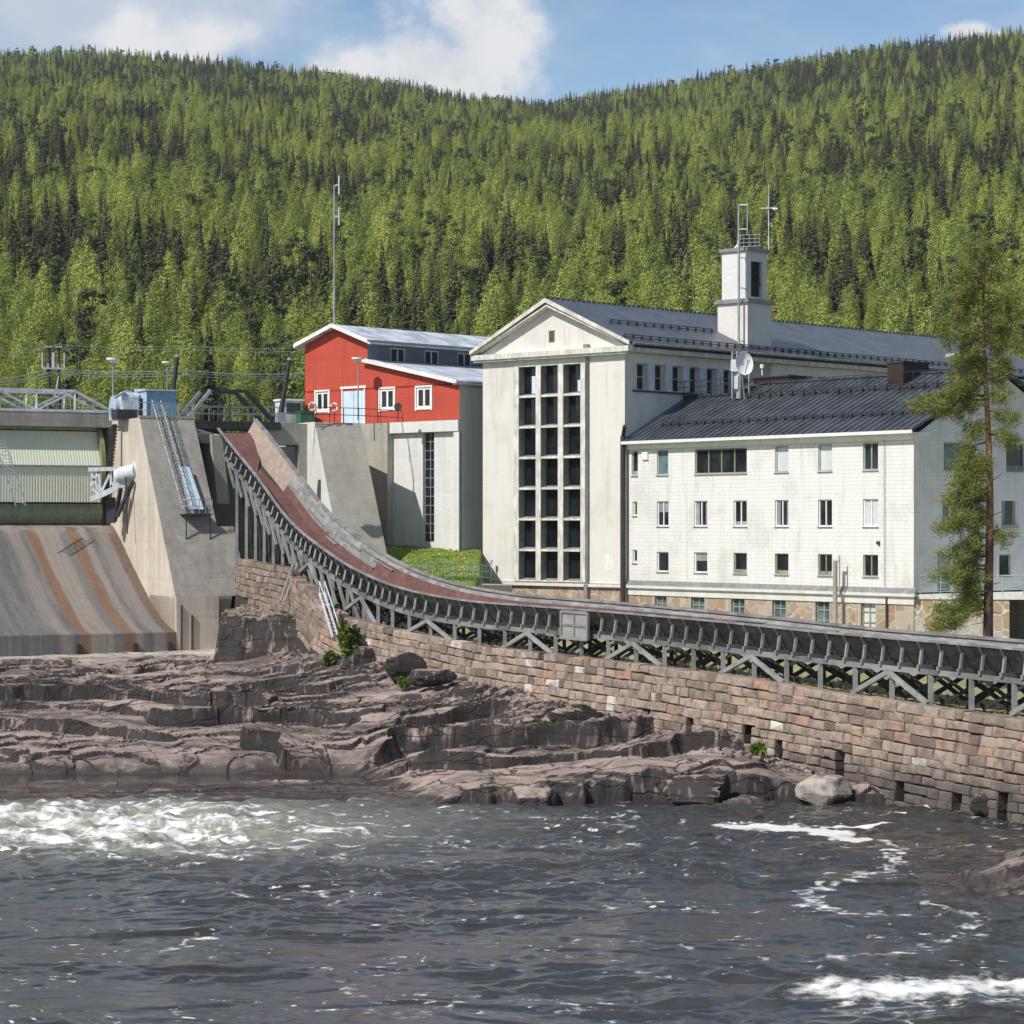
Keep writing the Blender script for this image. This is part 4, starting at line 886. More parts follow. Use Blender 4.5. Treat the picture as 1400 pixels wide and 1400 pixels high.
    m = MB(); m.box(f, .1, 1.15, -1.2, -.4, zz - .1, zz + .75); m.box(f, .05, 1.2, -1.25, -.35, zz + .75, zz + .8); solo('green_bin', m, M['green'], 'dark green bin behind the railing beside the small hut', 'bin', f(.6, -.8, zz))

def deck_things(RF, rta, q, zb):
    # mast in front of the red house
    T = Thing('radio_mast', 'very tall thin radio mast fixed to the red gable, dipoles at its top', 'antenna', P(456.5, 470, 169))
    Y = 169.5
    m = MB(); m.tube([P(457, 472, Y), P(457, 440, Y), P(457, 253, Y)], [.08, .08, .06], 7); T.part('mast', m, M['steel'])
    m = MB(); m.tube([P(463.5, 240, Y), P(463.5, 266, Y)], .06, 6); m.beam(P(457, 254, Y), P(463.5, 252, Y), .09); T.part('dipole', m, M['steel_white'])
    m = MB(); m.tube([P(463.5, 283, Y), P(463.5, 308, Y)], .06, 6); m.beam(P(457, 296, Y), P(463.5, 296, Y), .09); T.part('dipole', m, M['steel_white'])
    m = MB(); m.beam(P(457, 470, Y), P(459, 471, Y + 1.2), .14); m.beam(P(457, 448, Y), P(459, 449, Y + 1.2), .1); T.part('bracket', m, M['steel_dark'])
    def lamp(px, y0, y1, Y, lb):
        L = Thing('street_lamp', lb, 'lamp post', P(px, y1, Y)); m = MB(); m.tube([P(px, y1, Y), P(px, y0, Y)], .055, 6); L.part('pole', m, M['steel'])
        m = MB(); c = P(px, y0, Y); m.disc(c + Vector((0, 0, .1)), (0, 0, 1), .42, .12, 16); m.disc(c + Vector((0, 0, -.04)), (0, 0, 1), .25, .16, 14); L.part('lamp_head', m, M['trim'])
    lamp(154.5, 493, 560, 152, 'slim lamp post with a white disc head above the gate hoist')
    lamp(489.5, 492, 574, 163, 'slim lamp post standing before the pale blue door of the red house')
    lamp(228.5, 497, 540, 190, 'slim lamp post among the birches right behind the blue cabin')
    for px, py, lb in ((427, 556, 'red and white lifebuoy on the rail left of the first red house window'), (457, 557, 'red and white lifebuoy between the first window and the blue door')):
        B = Thing('lifebuoy', lb, 'lifebuoy', P(px, 575, 158)); m = MB(); c = P(px, py, 158)
        pts = [c + Vector((.21 * math.cos(t), 0, .25 * math.sin(t))) for t in np.linspace(0, 2 * math.pi, 17)]
        m.tube(pts, .075, 7); B.part('ring', m, M['trim'])
        for t in (0.3, 1.9, 3.4, 5.0):
            m = MB(); m.tube([c + Vector((.21 * math.cos(t + d), -.005, .25 * math.sin(t + d))) for d in (0, .2, .4)], .085, 7); B.part('band', m, M['orange'])
        m = MB(); m.tube([P(px, 577, 158), P(px, py + 6, 158)], .04, 6); B.part('post', m, M['steel_dark'])
    m = MB(); m.disc(P(544, 556, 160), (0, -1, .15), .26, .1, 14); m.tube([P(544, 558, 160), P(544, 577, 160)], .04, 6); solo('dark_lamp', m, M['steel_dark'], 'dark round floodlight on a short post right of the second red house window', 'floodlight', P(544, 577, 160))
    # power poles and lines behind
    for px0, px1, y0, y1, Y, lb, dx in ((66, 68, 468, 556, 230, 'left one of the twin dark wooden power poles', 0), (80, 81, 472, 556, 232, 'right one of the twin dark wooden power poles, with a slanted stay', 1)):
        T = Thing('power_pole', lb, 'power pole', P(px1, y1, Y)); m = MB(); m.tube([P(px1, y1 + 14, Y), P(px0, y0, Y)], [.2, .14], 8); T.part('pole', m, M['rail_rust'])
        m = MB(); m.beam(P(px0 - 9, 503, Y - .3), P(px0 + 9, 504, Y - .3), .16); m.beam(P(px0 - 5, 474, Y - .3), P(px0 + 5, 474, Y - .3), .14); T.part('crossarm', m, M['steel'])
        for d in (-8, 0, 8):
            m = MB(); m.tube([P(px0 + d, 503, Y - .3), P(px0 + d, 482 if d else 497, Y - .3)], .07, 6); T.part('insulator', m, M['steel_white'])
        if dx:
            m = MB(); m.tube([P(81, 512, Y), P(72, 556, Y - 2)], .07, 6); T.part('stay', m, M['steel'])
    for i, (pts, r) in enumerate((([(-60, 517, 200), (66, 504, 230), (250, 506, 245), (480, 505, 262)], .035), ([(-60, 521, 200), (72, 508, 230), (250, 509, 245), (480, 508.5, 262)], .035), ([(-60, 525, 200), (76, 511, 231), (250, 513, 245), (480, 511, 262)], .035),
                                  ([(-60, 484, 200), (66, 474, 230), (250, 476, 245), (480, 474, 262)], .02), ([(-60, 476, 200), (78, 471, 231), (250, 472.5, 245), (480, 469, 262)], .02))):
        m = MB(); V = []
        for k in range(len(pts) - 1):
            a, b = P(*pts[k]), P(*pts[k + 1])
            for t in np.linspace(0, 1, 9)[:-1]: V.append(a.lerp(b, t) - Vector((0, 0, .5 * 4 * t * (1 - t) * (1 if k != 1 else .5))))
        V.append(P(*pts[-1])); m.tube(V, r, 5)
        solo('power_line', m, M['steel_white'], ['upper cable of the bright bundle strung left to right past the twin poles', 'middle cable of the bright bundle strung left to right past the twin poles', 'lower cable of the bright bundle strung left to right past the twin poles', 'thin wire crossing at the very tops of the twin poles, lower one of two', 'thin wire crossing at the very tops of the twin poles, upper one of two'][i], 'power line', V[0])
# ================================================================ TIMBER CHUTE (FLUME) AND STONE WALL
RIGHT = Vector((.848, .53, 0))                     # across the chute, away from the river
def catmull(pts, n):
    out = []; p = [Vector(q) for q in pts]; p = [p[0] * 2 - p[1]] + p + [p[-1] * 2 - p[-2]]
    for i in range(1, len(p) - 2):
        for t in np.linspace(0, 1, n, endpoint=False):
            a, b, c, d = p[i - 1:i + 3]; out.append(.5 * ((2 * b) + (-a + c) * t + (2 * a - 5 * b + 4 * c - d) * t * t + (-a + 3 * b - 3 * c + d) * t ** 3))
    out.append(p[-2]); return out
def resample(path, step):
    cum = [0.0]
    for i in range(1, len(path)): cum.append(cum[-1] + (path[i] - path[i - 1]).length)
    out, j = [], 1
    for k in range(int(cum[-1] / step) + 1):
        while cum[j] < k * step: j += 1
        out.append(path[j - 1].lerp(path[j], (k * step - cum[j - 1]) / max(cum[j] - cum[j - 1], 1e-6)))
    return out
EDGE = [P(*q) for q in ((299, 586, 147), (322, 615, 144), (352, 652, 140), (398, 713, 133.5), (450, 755.5, 126.3), (500, 785, 121.9), (560, 807, 116.6), (640, 821.5, 112.4), (720, 828, 108.6), (800, 834, 104.8), (900, 842.5, 100.4), (1000, 851.5, 96.2), (1100, 862, 92.4), (1200, 871, 88.9), (1300, 879.5, 85.8), (1400, 888.5, 83.0), (1520, 900, 79.4), (1640, 913, 76.0))]
PATH = resample(catmull(EDGE, 24), .5)
DEPTH, W1_, W2_, W3_ = .82, .55, 1.75, 2.30
def sect(i, lat, z):
    p = PATH[i]; d = (PATH[min(i + 1, len(PATH) - 1)] - PATH[max(i - 1, 0)]).normalized()
    n = d.cross(RIGHT).normalized()
    if n.z < 0: n = -n
    return p + RIGHT * lat + n * z
def wtop_pts():
    return [(-16.2, 142.5, 7.9), (-14.95, 139, 7.77), (-12.1, 131.5, 7.55), (-11.6, 129.5, 6.9), (-10.7, 126, 6.65), (-9.9, 124.3, 5.75), (-8.1, 120.8, 5.2), (-6.9, 119.3, 4.98), (-1.7, 111, 4.38), (4.9, 100.4, 4.16), (8.6, 94.5, 3.99), (12.1, 88.9, 3.72), (14.2, 85.5, 3.57), (17.2, 80.6, 3.39), (24.0, 69.7, 3.1)]
WT = [Vector(p) for p in wtop_pts()]
WL = [0]
for i in range(1, len(WT)): WL.append(WL[-1] + (WT[i].xy - WT[i - 1].xy).length)
def wat(l):
    for i in range(1, len(WT)):
        if l <= WL[i] or i == len(WT) - 1: return WT[i - 1].lerp(WT[i], (l - WL[i - 1]) / (WL[i] - WL[i - 1]))
def wnorm(l):
    d = (wat(min(l + 1.2, WL[-1])) - wat(max(l - 1.2, 0))).xy.normalized(); return Vector((-d.y, d.x, 0)) * -1   # towards the river
_wxy = np.array([[p.x, p.y] for p in WT])
def wall_q(x, y):
    """signed distance behind (+) / in front (-) of the wall line, and wall top height there (numpy)"""
    best = np.full(x.shape, 1e9); sg = np.zeros(x.shape); zt = np.zeros(x.shape)
    for i in range(len(WT) - 1):
        a, b = _wxy[i], _wxy[i + 1]; d = b - a; t = np.clip(((x - a[0]) * d[0] + (y - a[1]) * d[1]) / (d @ d), 0, 1)
        cx, cy = a[0] + d[0] * t, a[1] + d[1] * t; r = np.hypot(x - cx, y - cy)
        s = (x - a[0]) * -d[1] + (y - a[1]) * d[0]
        k = r < best; best = np.where(k, r, best); sg = np.where(k, np.sign(s), sg); zt = np.where(k, WT[i].z + (WT[i + 1].z - WT[i].z) * t, zt)
    return best * sg, zt
WBOT = [(0, 6.2), (WL[2], 5.6), (WL[4], 4.3), (WL[6], 3.3), (WL[8], 2.1), (WL[9], 1.2), (WL[10], .7), (WL[11], .0), (WL[12], -.4), (WL[-1], -.5)]

def stone_mat(name, stops, wet=True):
    m, nt, b = newmat(name, .85, .25); p = pos(nt); t = tone(nt)
    r = nt.nodes.new('ShaderNodeValToRGB'); nt.links.new(t, r.inputs[0]); r.color_ramp.interpolation = 'LINEAR'
    el = r.color_ramp.elements
    while len(el) < len(stops): el.new(.5)
    for e, (q, c) in zip(el, stops): e.position = q; e.color = (*c, 1)
    n1 = noise(nt, p, 2.2, 6, .65); n2 = noise(nt, p, 14, 4, .6); n3 = noise(nt, vscale(nt, p, (1.2, 1.2, .3)), .9, 5, .6)
    c = mixc(nt, mth(nt, 'MULTIPLY', ramp(nt, n1, .42, .68), .6), r.outputs[0], (0.10, 0.085, 0.075))
    c = mixc(nt, mth(nt, 'MULTIPLY', n2, .35), c, (0.05, .045, .04))
    if wet:
        z = nd(nt, 'ShaderNodeSeparateXYZ', {0: p}).outputs[2]
        zz = mth(nt, 'ADD', z, mth(nt, 'MULTIPLY', mth(nt, 'SUBTRACT', n3, .5), 2.2))
        f = mth(nt, 'SUBTRACT', 1.0, ramp(nt, zz, .6, 2.1))
        c = mixc(nt, mth(nt, 'MULTIPLY', f, .75), c, (0.075, 0.068, 0.066))
    setc(nt, b, c); addbump(nt, b, mth(nt, 'ADD', n1, mth(nt, 'MULTIPLY', n2, .4)), .7, .05); return m
M['blocks'] = stone_mat('granite_blocks', [(0, (0.20, 0.145, 0.12)), (.35, (0.38, 0.295, 0.24)), (.7, (0.49, 0.38, 0.305)), (.84, (0.46, 0.28, 0.20)), (.93, (0.48, 0.36, 0.26)), (1, (0.72, 0.65, 0.58))])
M['black'] = plain('hole_shade_black', (0.008, 0.008, 0.008), .95)  # liner colour carries the darkness inside the drain holes
M['joint'] = plain('dark_joint', (0.055, 0.048, 0.042), .95)
def rubble(name, cols, mortar, scale):
    m, nt, b = newmat(name, .9, .2); p = pos(nt)
    mp = nd(nt, 'ShaderNodeMapping', {0: p}); mp.inputs['Rotation'].default_value = (0, 0, AW)
    s = nd(nt, 'ShaderNodeSeparateXYZ', {0: mp.outputs[0]})
    uv = nd(nt, 'ShaderNodeCombineXYZ', {0: mth(nt, 'ADD', s.outputs[0], s.outputs[1]), 1: mth(nt, 'MULTIPLY', s.outputs[2], 1.15), 2: 0.0}).outputs[0]
    uv = nd(nt, 'ShaderNodeVectorMath', {0: uv, 1: nd(nt, 'ShaderNodeVectorMath', {0: noise(nt, p, 1.8, 3, out=1), 'Scale': .25}, operation='SCALE').outputs[0]}, operation='ADD').outputs[0]
    v1 = nd(nt, 'ShaderNodeTexVoronoi', {'Vector': uv, 'Scale': scale, 'Randomness': .85}, distance='CHEBYCHEV')
    v2 = nd(nt, 'ShaderNodeTexVoronoi', {'Vector': uv, 'Scale': scale, 'Randomness': .85}, feature='DISTANCE_TO_EDGE')
    hue = nd(nt, 'ShaderNodeTexVoronoi', {'Vector': uv, 'Scale': scale, 'Randomness': .85}).outputs['Color']
    h = nd(nt, 'ShaderNodeSeparateColor', {0: hue}).outputs
    c = mixc(nt, ramp(nt, h[0], .3, .7), cols[0], cols[1]); c = mixc(nt, ramp(nt, h[1], .55, .75), c, cols[2])
    n = noise(nt, p, 5, 5, .65); c = mixc(nt, mth(nt, 'MULTIPLY', n, .5), c, [q * .5 for q in cols[1]])
    e = mth(nt, 'SUBTRACT', 1.0, ramp(nt, v2.outputs[0], .02, .055)); c = mixc(nt, e, c, mortar)
    c = mixc(nt, mth(nt, 'MULTIPLY', ramp(nt, noise(nt, vscale(nt, p, (.5, .5, .25)), 1, 4, .6), .56, .66), .85), c, mortar)
    setc(nt, b, c); addbump(nt, b, mth(nt, 'SUBTRACT', mth(nt, 'MULTIPLY', n, .3), e), .5, .04); return m
M['rubble'] = rubble('rubble_plinth_stone', [(0.44, 0.34, 0.25), (0.40, 0.26, 0.18), (0.50, 0.43, 0.34)], (0.50, 0.455, 0.385), 1.5)
M['rubble_pale'] = rubble('pale_rubble_stone', [(0.56, 0.52, 0.45), (0.44, 0.36, 0.28), (0.50, 0.34, 0.2)], (0.64, 0.61, 0.55), 1.2)

HOLES_PX = [(877, 987, .75), (937, 990, .65), (1017, 1003, .7), (1060, 1025, .55), (1143, 1042, .9), (1228, 1080, .75), (1305, 1098, .65), (1367, 1103, .8), (653, 943, .55)]
def stone_wall():
    T = Thing('retaining_wall', 'long reddish granite block retaining wall along the river under the timber chute', 'stone wall', WT[9] - Vector((0, 0, 3)))
    rnd = random.Random(11); L = WL[-1]; BAT = .10
    bot = lambda l: np.interp(l, [q[0] for q in WBOT], [q[1] for q in WBOT])
    holes = []
    for px, py, hh in HOLES_PX:
        best = min((abs(700 + K * (wat(l) + wnorm(l) * .4).x / (wat(l) + wnorm(l) * .4).y - px), l) for l in np.arange(0, L, .05))
        l = best[1]; q = wat(l) + wnorm(l) * .3; z = H - (py - YH) / K * q.y; holes.append((l, z, hh))
    m = MB(); row, zoff = 0, 0.0
    fp = lambda l, dz, out: wat(l) + wnorm(l) * (out + BAT * dz) - Vector((0, 0, dz))     # dz below the top
    while row < 21:
        rh = rnd.uniform(.29, .43); l = -rnd.random() * .6
        while l < L:
            bl = rnd.choice((rnd.uniform(.35, .6), rnd.uniform(.5, .95), rnd.uniform(.7, 1.1))); l0, l1 = max(l, 0), min(l + bl, L); l += bl
            if l1 - l0 < .15: continue
            lm = (l0 + l1) / 2
            if wat(lm).z - zoff < bot(lm) - .35: continue
            if row == 0 and rnd.random() < .06: continue
            zc = wat(lm).z - zoff - rh / 2
            if any(abs(lm - h[0]) < (l1 - l0) / 2 + .12 and abs(zc - h[1]) < h[2] / 2 + rh * .18 for h in holes):
                cut = [h for h in holes if abs(lm - h[0]) < (l1 - l0) / 2 + .12 and abs(zc - h[1]) < h[2] / 2 + rh * .18][0]
                segs = [(l0, cut[0] - .26), (cut[0] + .26, l1)]
            else: segs = [(l0, l1)]
            for s0, s1 in segs:
                if s1 - s0 < .12: continue
                j = lambda s=.022: rnd.uniform(-s, s)
                o = rnd.uniform(-.02, .05); tn = min(1, max(0, rnd.gauss(.42, .2))); u = rnd.random()
                if u < .045: tn = rnd.uniform(.76, .9)
                elif u < .06: tn = .93 + j()
                elif u < .075: tn = 1
                wv = .022 * math.sin(lm * .9 + row * 1.3) + .014 * math.sin(lm * 2.3 + row * .7)
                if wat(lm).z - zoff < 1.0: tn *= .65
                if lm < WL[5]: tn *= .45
                g = .006; z0, z1 = zoff + g + j(.012) + wv * (row > 0), zoff + rh - g + j(.012) + wv
                crn = [(s0 + g, z1 + j()), (s1 - g, z1 + j()), (s1 - g, z0 + j()), (s0 + g, z0 + j())]
                rim = [fp(a, z, o - .035) for a, z in crn]
                ins = .028; cx, cz = (s0 + s1) / 2, (z0 + z1) / 2
                inn = [fp(a + (ins + abs(j(.03))) * (1 if a < cx else -1), z + (ins * .9 + abs(j(.03))) * (1 if z < cz else -1), o + rnd.uniform(-.005, .05)) for a, z in crn]
                mid = fp(cx + j(.1), cz + j(.05), o + rnd.uniform(.01, .05))
                back = [fp(a, z, -.6) for a, z in crn]
                fs = [(0, 1, 5, 4), (1, 2, 6, 5), (2, 3, 7, 6), (3, 0, 4, 7), (4, 5, 8), (5, 6, 8), (6, 7, 8), (7, 4, 8), (9, 10, 1, 0), (10, 11, 2, 1), (11, 12, 3, 2), (12, 9, 0, 3)]
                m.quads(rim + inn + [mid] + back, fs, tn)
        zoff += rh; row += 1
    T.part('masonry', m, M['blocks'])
    m = MB()
    for i in range(len(WT) - 1):
        for k in range(6):
            l0, l1 = WL[i] + (WL[i + 1] - WL[i]) * k / 6, WL[i] + (WL[i + 1] - WL[i]) * (k + 1) / 6
            m.face([fp(l0, 6, -.10), fp(l1, 6, -.10), fp(l1, .06, -.10), fp(l0, .06, -.10)]) if not any(l0 - .35 < h[0] < l1 + .35 for h in holes) else m.face([fp(l0, 6, -.5), fp(l1, 6, -.5), fp(l1, .06, -.5), fp(l0, .06, -.5)])
    T.part('joints', m, M['joint'])
    for l, z, hh in holes:
        dz = wat(l).z - z; m = MB(); q = lambda a, d, o: fp(l + a, dz + d, o)
        c = [(-.27, hh / 2), (.27, hh / 2), (.27, -hh / 2), (-.27, -hh / 2)]
        for k in range(4):
            (a0, d0), (a1, d1) = c[k], c[(k + 1) % 4]; m.face([q(a0, d0, -.06), q(a1, d1, -.06), q(a1, d1, -1.5), q(a0, d0, -1.5)])
        m.face([q(a, d, -1.5) for a, d in c]); T.part('drain_hole', m, M['black'])
    return T

def ground_z(x, y):
    """lawn, yard and lower slopes behind the wall"""
    x = np.asarray(x, float); y = np.asarray(y, float)
    q, zt = wall_q(x, y)
    yard = 3.2 + 0 * x
    base = np.minimum(zt, 4.6) - .25
    z = base + (yard - base) * sstep(1.5, 12, q)
    # slope up to the red house on the left
    up = sstep(-1.5, -2.0, x) * sstep(122, 137, y)
    z = z + (6.2 + (.55 + 1.9 * sstep(140, 168, y)) * np.maximum(sstep(-8.6, -6.6, x), sstep(156.5, 159, y)) - z) * up
    far = sstep(172, 230, y); z = z + (12.0 - z) * far * (1 - up)
    return z

def flume():
    T = Thing('timber_chute', 'long weathered timber log chute on trestles, curving down from the dam along the stone wall', 'log chute', WT[9])
    n = len(PATH)
    def strip(m, prof, i0, i1, tones=None, th=.0):
        for i in range(i0, i1):
            for k in range(len(prof) - 1):
                (a0, z0), (a1, z1) = prof[k], prof[k + 1]; w0, w1 = max(0, (a0 - W2_) / (W3_ - W2_)) * fz(i), max(0, (a1 - W2_) / (W3_ - W2_)) * fz(i); z0 += w0; z1 += w1
                tn = random.random(); m.face([sect(i, a0, z0), sect(i + 1, a0, z0), sect(i + 1, a1, z1), sect(i, a1, z1)], tn)
    def lerp_prof(p, q, k): return [(p[0] + (q[0] - p[0]) * t / k, p[1] + (q[1] - p[1]) * t / k) for t in range(k + 1)]
    FARZ = .0
    fz = lambda i: .42 - .38 * min(1, max(0, (i - 40) / 90)) + .22 * math.exp(-((i - 3) / 9.0) ** 2)
    A, B, Cc, D = (0, 0), (W1_, -DEPTH), (W2_, -DEPTH), (W3_, FARZ)
    m = MB(); strip(m, lerp_prof(B, Cc, 3), 0, n - 1); T.part('floor', m, M['red_floor'])
    m = MB(); strip(m, lerp_prof(B, (W1_ * .25, -DEPTH * .25), 4), 0, n - 1); T.part('near_lining', m, M['red_floor'])
    # outside of the near side: boards set 6 cm out
    m = MB(); o = (-.09, -.02); strip(m, [(p[0] + o[0], p[1] - .05) for p in lerp_prof((0, .02), B, 6)][::-1], 0, n - 1); strip(m, [(W1_ - .09, -DEPTH - .05), (W2_ + .08, -DEPTH - .06)], 0, n - 1)
    T.part('near_side', m, M['timber_side'])
    # far side: pale boards, red sheet inside on the lower half, end further down the slope where the boards run on top
    split = min(range(n), key=lambda i: abs(700 + K * PATH[i].x / PATH[i].y - 470))
    up_ = lambda f: (W2_ + (W3_ - W2_) * f, -DEPTH + (FARZ + DEPTH) * f)
    m = MB(); strip(m, lerp_prof(Cc, up_(.35), 2), 17, split); strip(m, lerp_prof(Cc, up_(.78), 3), split, split + 62); strip(m, lerp_prof(Cc, up_(.4), 2), split + 62, n - 1); T.part('far_lining', m, M['red_floor'])
    m = MB(); strip(m, lerp_prof(up_(.35), D, 4), 17, split); strip(m, lerp_prof(up_(.78), D, 2), split, split + 62); strip(m, lerp_prof(up_(.4), D, 4), split + 62, n - 1)
    h_ = MB(); strip(h_, lerp_prof(Cc, D, 4), 0, 17); T.part('head_panel', h_, M['timber_tan'])
    strip(m, [(D[0] + .1, D[1]), (Cc[0] + .1, Cc[1] - .05)], 0, n - 1); strip(m, [D, (D[0] + .1, D[1])], 0, n - 1)
    T.part('far_side', m, M['timber_pale'])
    # loose pale battens lying on the far slope and patches of missing lining
    m = MB()
    for i in [*range(22, split, 4), *range(split + 62, n - 3, 4)]:
        lat = random.uniform(W2_ + .1, W3_ - .1); zz = -DEPTH + (lat - W2_) / (W3_ - W2_) * (fz(i) + DEPTH) + .05
        j = min(i + random.randint(4, 9), n - 1); m.beam(sect(i, lat, zz), sect(j, lat, zz), .16, .05, random.random())
    T.part('battens', m, M['timber_pale'])
    m = MB()
    for i in range(split + 12, split + 60, 3):
        lat = W2_ + .16; zz = -DEPTH + .16 / (W3_ - W2_) * (FARZ + DEPTH) + .03
        m.face([sect(i, lat - .1, zz - .2), sect(i + 2, lat - .1, zz - .2), sect(i + 2, lat + .22, zz + .47), sect(i, lat + .22, zz + .47)], random.random())
    T.part('worn_patches', m, M['timber_side'])
    # rails
    m = MB()
    for i in range(0, n - 1): m.hexa([sect(i, -.11, -.03), sect(i, .04, -.03), sect(i + 1, .04, -.03), sect(i + 1, -.11, -.03)][::-1], [sect(i, -.11, .05), sect(i, .04, .05), sect(i + 1, .04, .05), sect(i + 1, -.11, .05)][::-1], random.random())
    T.part('near_rail', m, M['timber_pale'])
    m = MB()
    for i in range(0, n - 1): m.hexa([sect(i, W3_ - .1, fz(i)), sect(i, W3_ + .14, fz(i)), sect(i + 1, W3_ + .14, fz(i)), sect(i + 1, W3_ - .1, fz(i))][::-1], [sect(i, W3_ - .1, fz(i) + .1), sect(i, W3_ + .14, fz(i) + .1), sect(i + 1, W3_ + .14, fz(i) + .1), sect(i + 1, W3_ - .1, fz(i) + .1)][::-1], random.random())
    T.part('far_rail', m, M['timber_pale'])
    m = MB(); m.slab([P(303, 592, 147.4), P(322, 625, 144.6), P(350, 655, 142.5), P(357, 620, 146), P(357, 592, 148)], .1, .6); T.part('head_floor', m, M['red_floor'])
    # brackets every metre: rib on the outside of the near side plus an upright strut
    for i in range(4, n - 2, 2):
        m = MB(); m.beam(sect(i, -.15, -.02), sect(i, W1_ - .2, -DEPTH - .02), .06, .08, .25)
        foot = sect(i, -.02, -DEPTH - .05); m.beam(foot, sect(i, .06, -DEPTH * .36), .085, .10, 1.0)
        m.beam(sect(i, -.14, -DEPTH - .12), sect(i, W2_ + .3, -DEPTH - .14), .12, .16, .5)
        T.part('bracket', m, M['timber'])
    # stringers
    BZ = -DEPTH - .28
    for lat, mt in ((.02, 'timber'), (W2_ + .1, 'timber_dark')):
        m = MB()
        for i in range(4, n - 2, 2): m.beam(sect(i, lat, BZ), sect(min(i + 2, n - 1), lat, BZ), .16, .19, random.random() * .8)
        T.part('stringer', m, M[mt])
    # trestles
    idx = list(range(9, n - 2, 4)); base = {}
    for i in idx:
        for row, lat in ((0, .02), (1, W2_ + .1)):
            t = sect(i, lat, BZ - .1); q, zt = wall_q(np.array([t.x]), np.array([t.y])); g = min(zt[0], t.z - .3) - .12 if q[0] < 2.0 else float(ground_z(t.x, t.y))
            if t.y > 136: g = 5.0
            base[i, row] = Vector((t.x, t.y, min(g, t.z - .4)))
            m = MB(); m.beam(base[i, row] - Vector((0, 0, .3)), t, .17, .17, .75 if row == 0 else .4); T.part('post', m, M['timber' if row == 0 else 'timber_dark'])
    for k in range(len(idx) - 1):
        i, j = idx[k], idx[k + 1]; m = MB()
        for a, b in ((i, j), (j, i)): m.beam(base[a, 1] + Vector((0, 0, .15)), sect(b, W2_ + .0, BZ - .15), .10, .15, random.random() * .6)
        T.part('cross_brace', m, M['timber_dark'])
        m = MB()
        for a, b in ((i, j), (j, i)): m.beam(base[a, 0].lerp(base[a, 1], .35) + Vector((0, 0, .1)), sect(b, W2_ * .35, BZ - .15), .08, .12, random.random() * .8)
        T.part('cross_brace', m, M['timber_dark'])
        if k % 2 == 0:
            m = MB(); m.beam(base[i, 0] + Vector((0, 0, .2)), sect(i, W2_, BZ - .2), .09, .14, .3); m.beam(base[i, 1] + Vector((0, 0, .2)), sect(i, .1, BZ - .2), .09, .14, .3); T.part('sway_brace', m, M['timber_dark'])
    for k in range(8, len(idx) - 1, 4):
        i = idx[k]; top = sect(i, -.16, BZ - .12)
        for s in (-1, 1):
            b = base[idx[k + s], 0]; m = MB(); m.beam(top, b + Vector((-.16 * .848, -.16 * .53, .05)), .13, .17, .85 + .1 * s); T.part('raking_strut', m, M['timber'])
    # thin crowded struts under the steep head
    for i in range(6, 60, 3):
        m = MB(); t = sect(i, -.1, BZ); m.beam(t, t + Vector((.5, -1.0, -1.5)), .12, .14, .6); m.beam(sect(i, .6, BZ), sect(i, .6, BZ) + Vector((.2, .5, -1.9)), .12, .12, .2); T.part('head_strut', m, M['timber'])
    # hatch box on the near side
    k = min(range(n), key=lambda i: abs(700 + K * PATH[i].x / PATH[i].y - 797)); m = MB()
    hx = [sect(k - 2, -.35, -1.25), sect(k + 2, -.35, -1.25), sect(k + 2, -.35, -.1), sect(k - 2, -.35, -.1)]
    m.slab(hx, .08, .9)
    for a, b in ((0, 1), (1, 2), (2, 3), (3, 0)): m.beam(hx[a], hx[b], .12, .12, .6)
    m.beam((hx[0] + hx[3]) / 2, (hx[1] + hx[2]) / 2, .08, .1, .2); m.beam((hx[0] + hx[1]) / 2, (hx[2] + hx[3]) / 2, .08, .1, .2)
    T.part('hatch', m, M['timber_pale'])
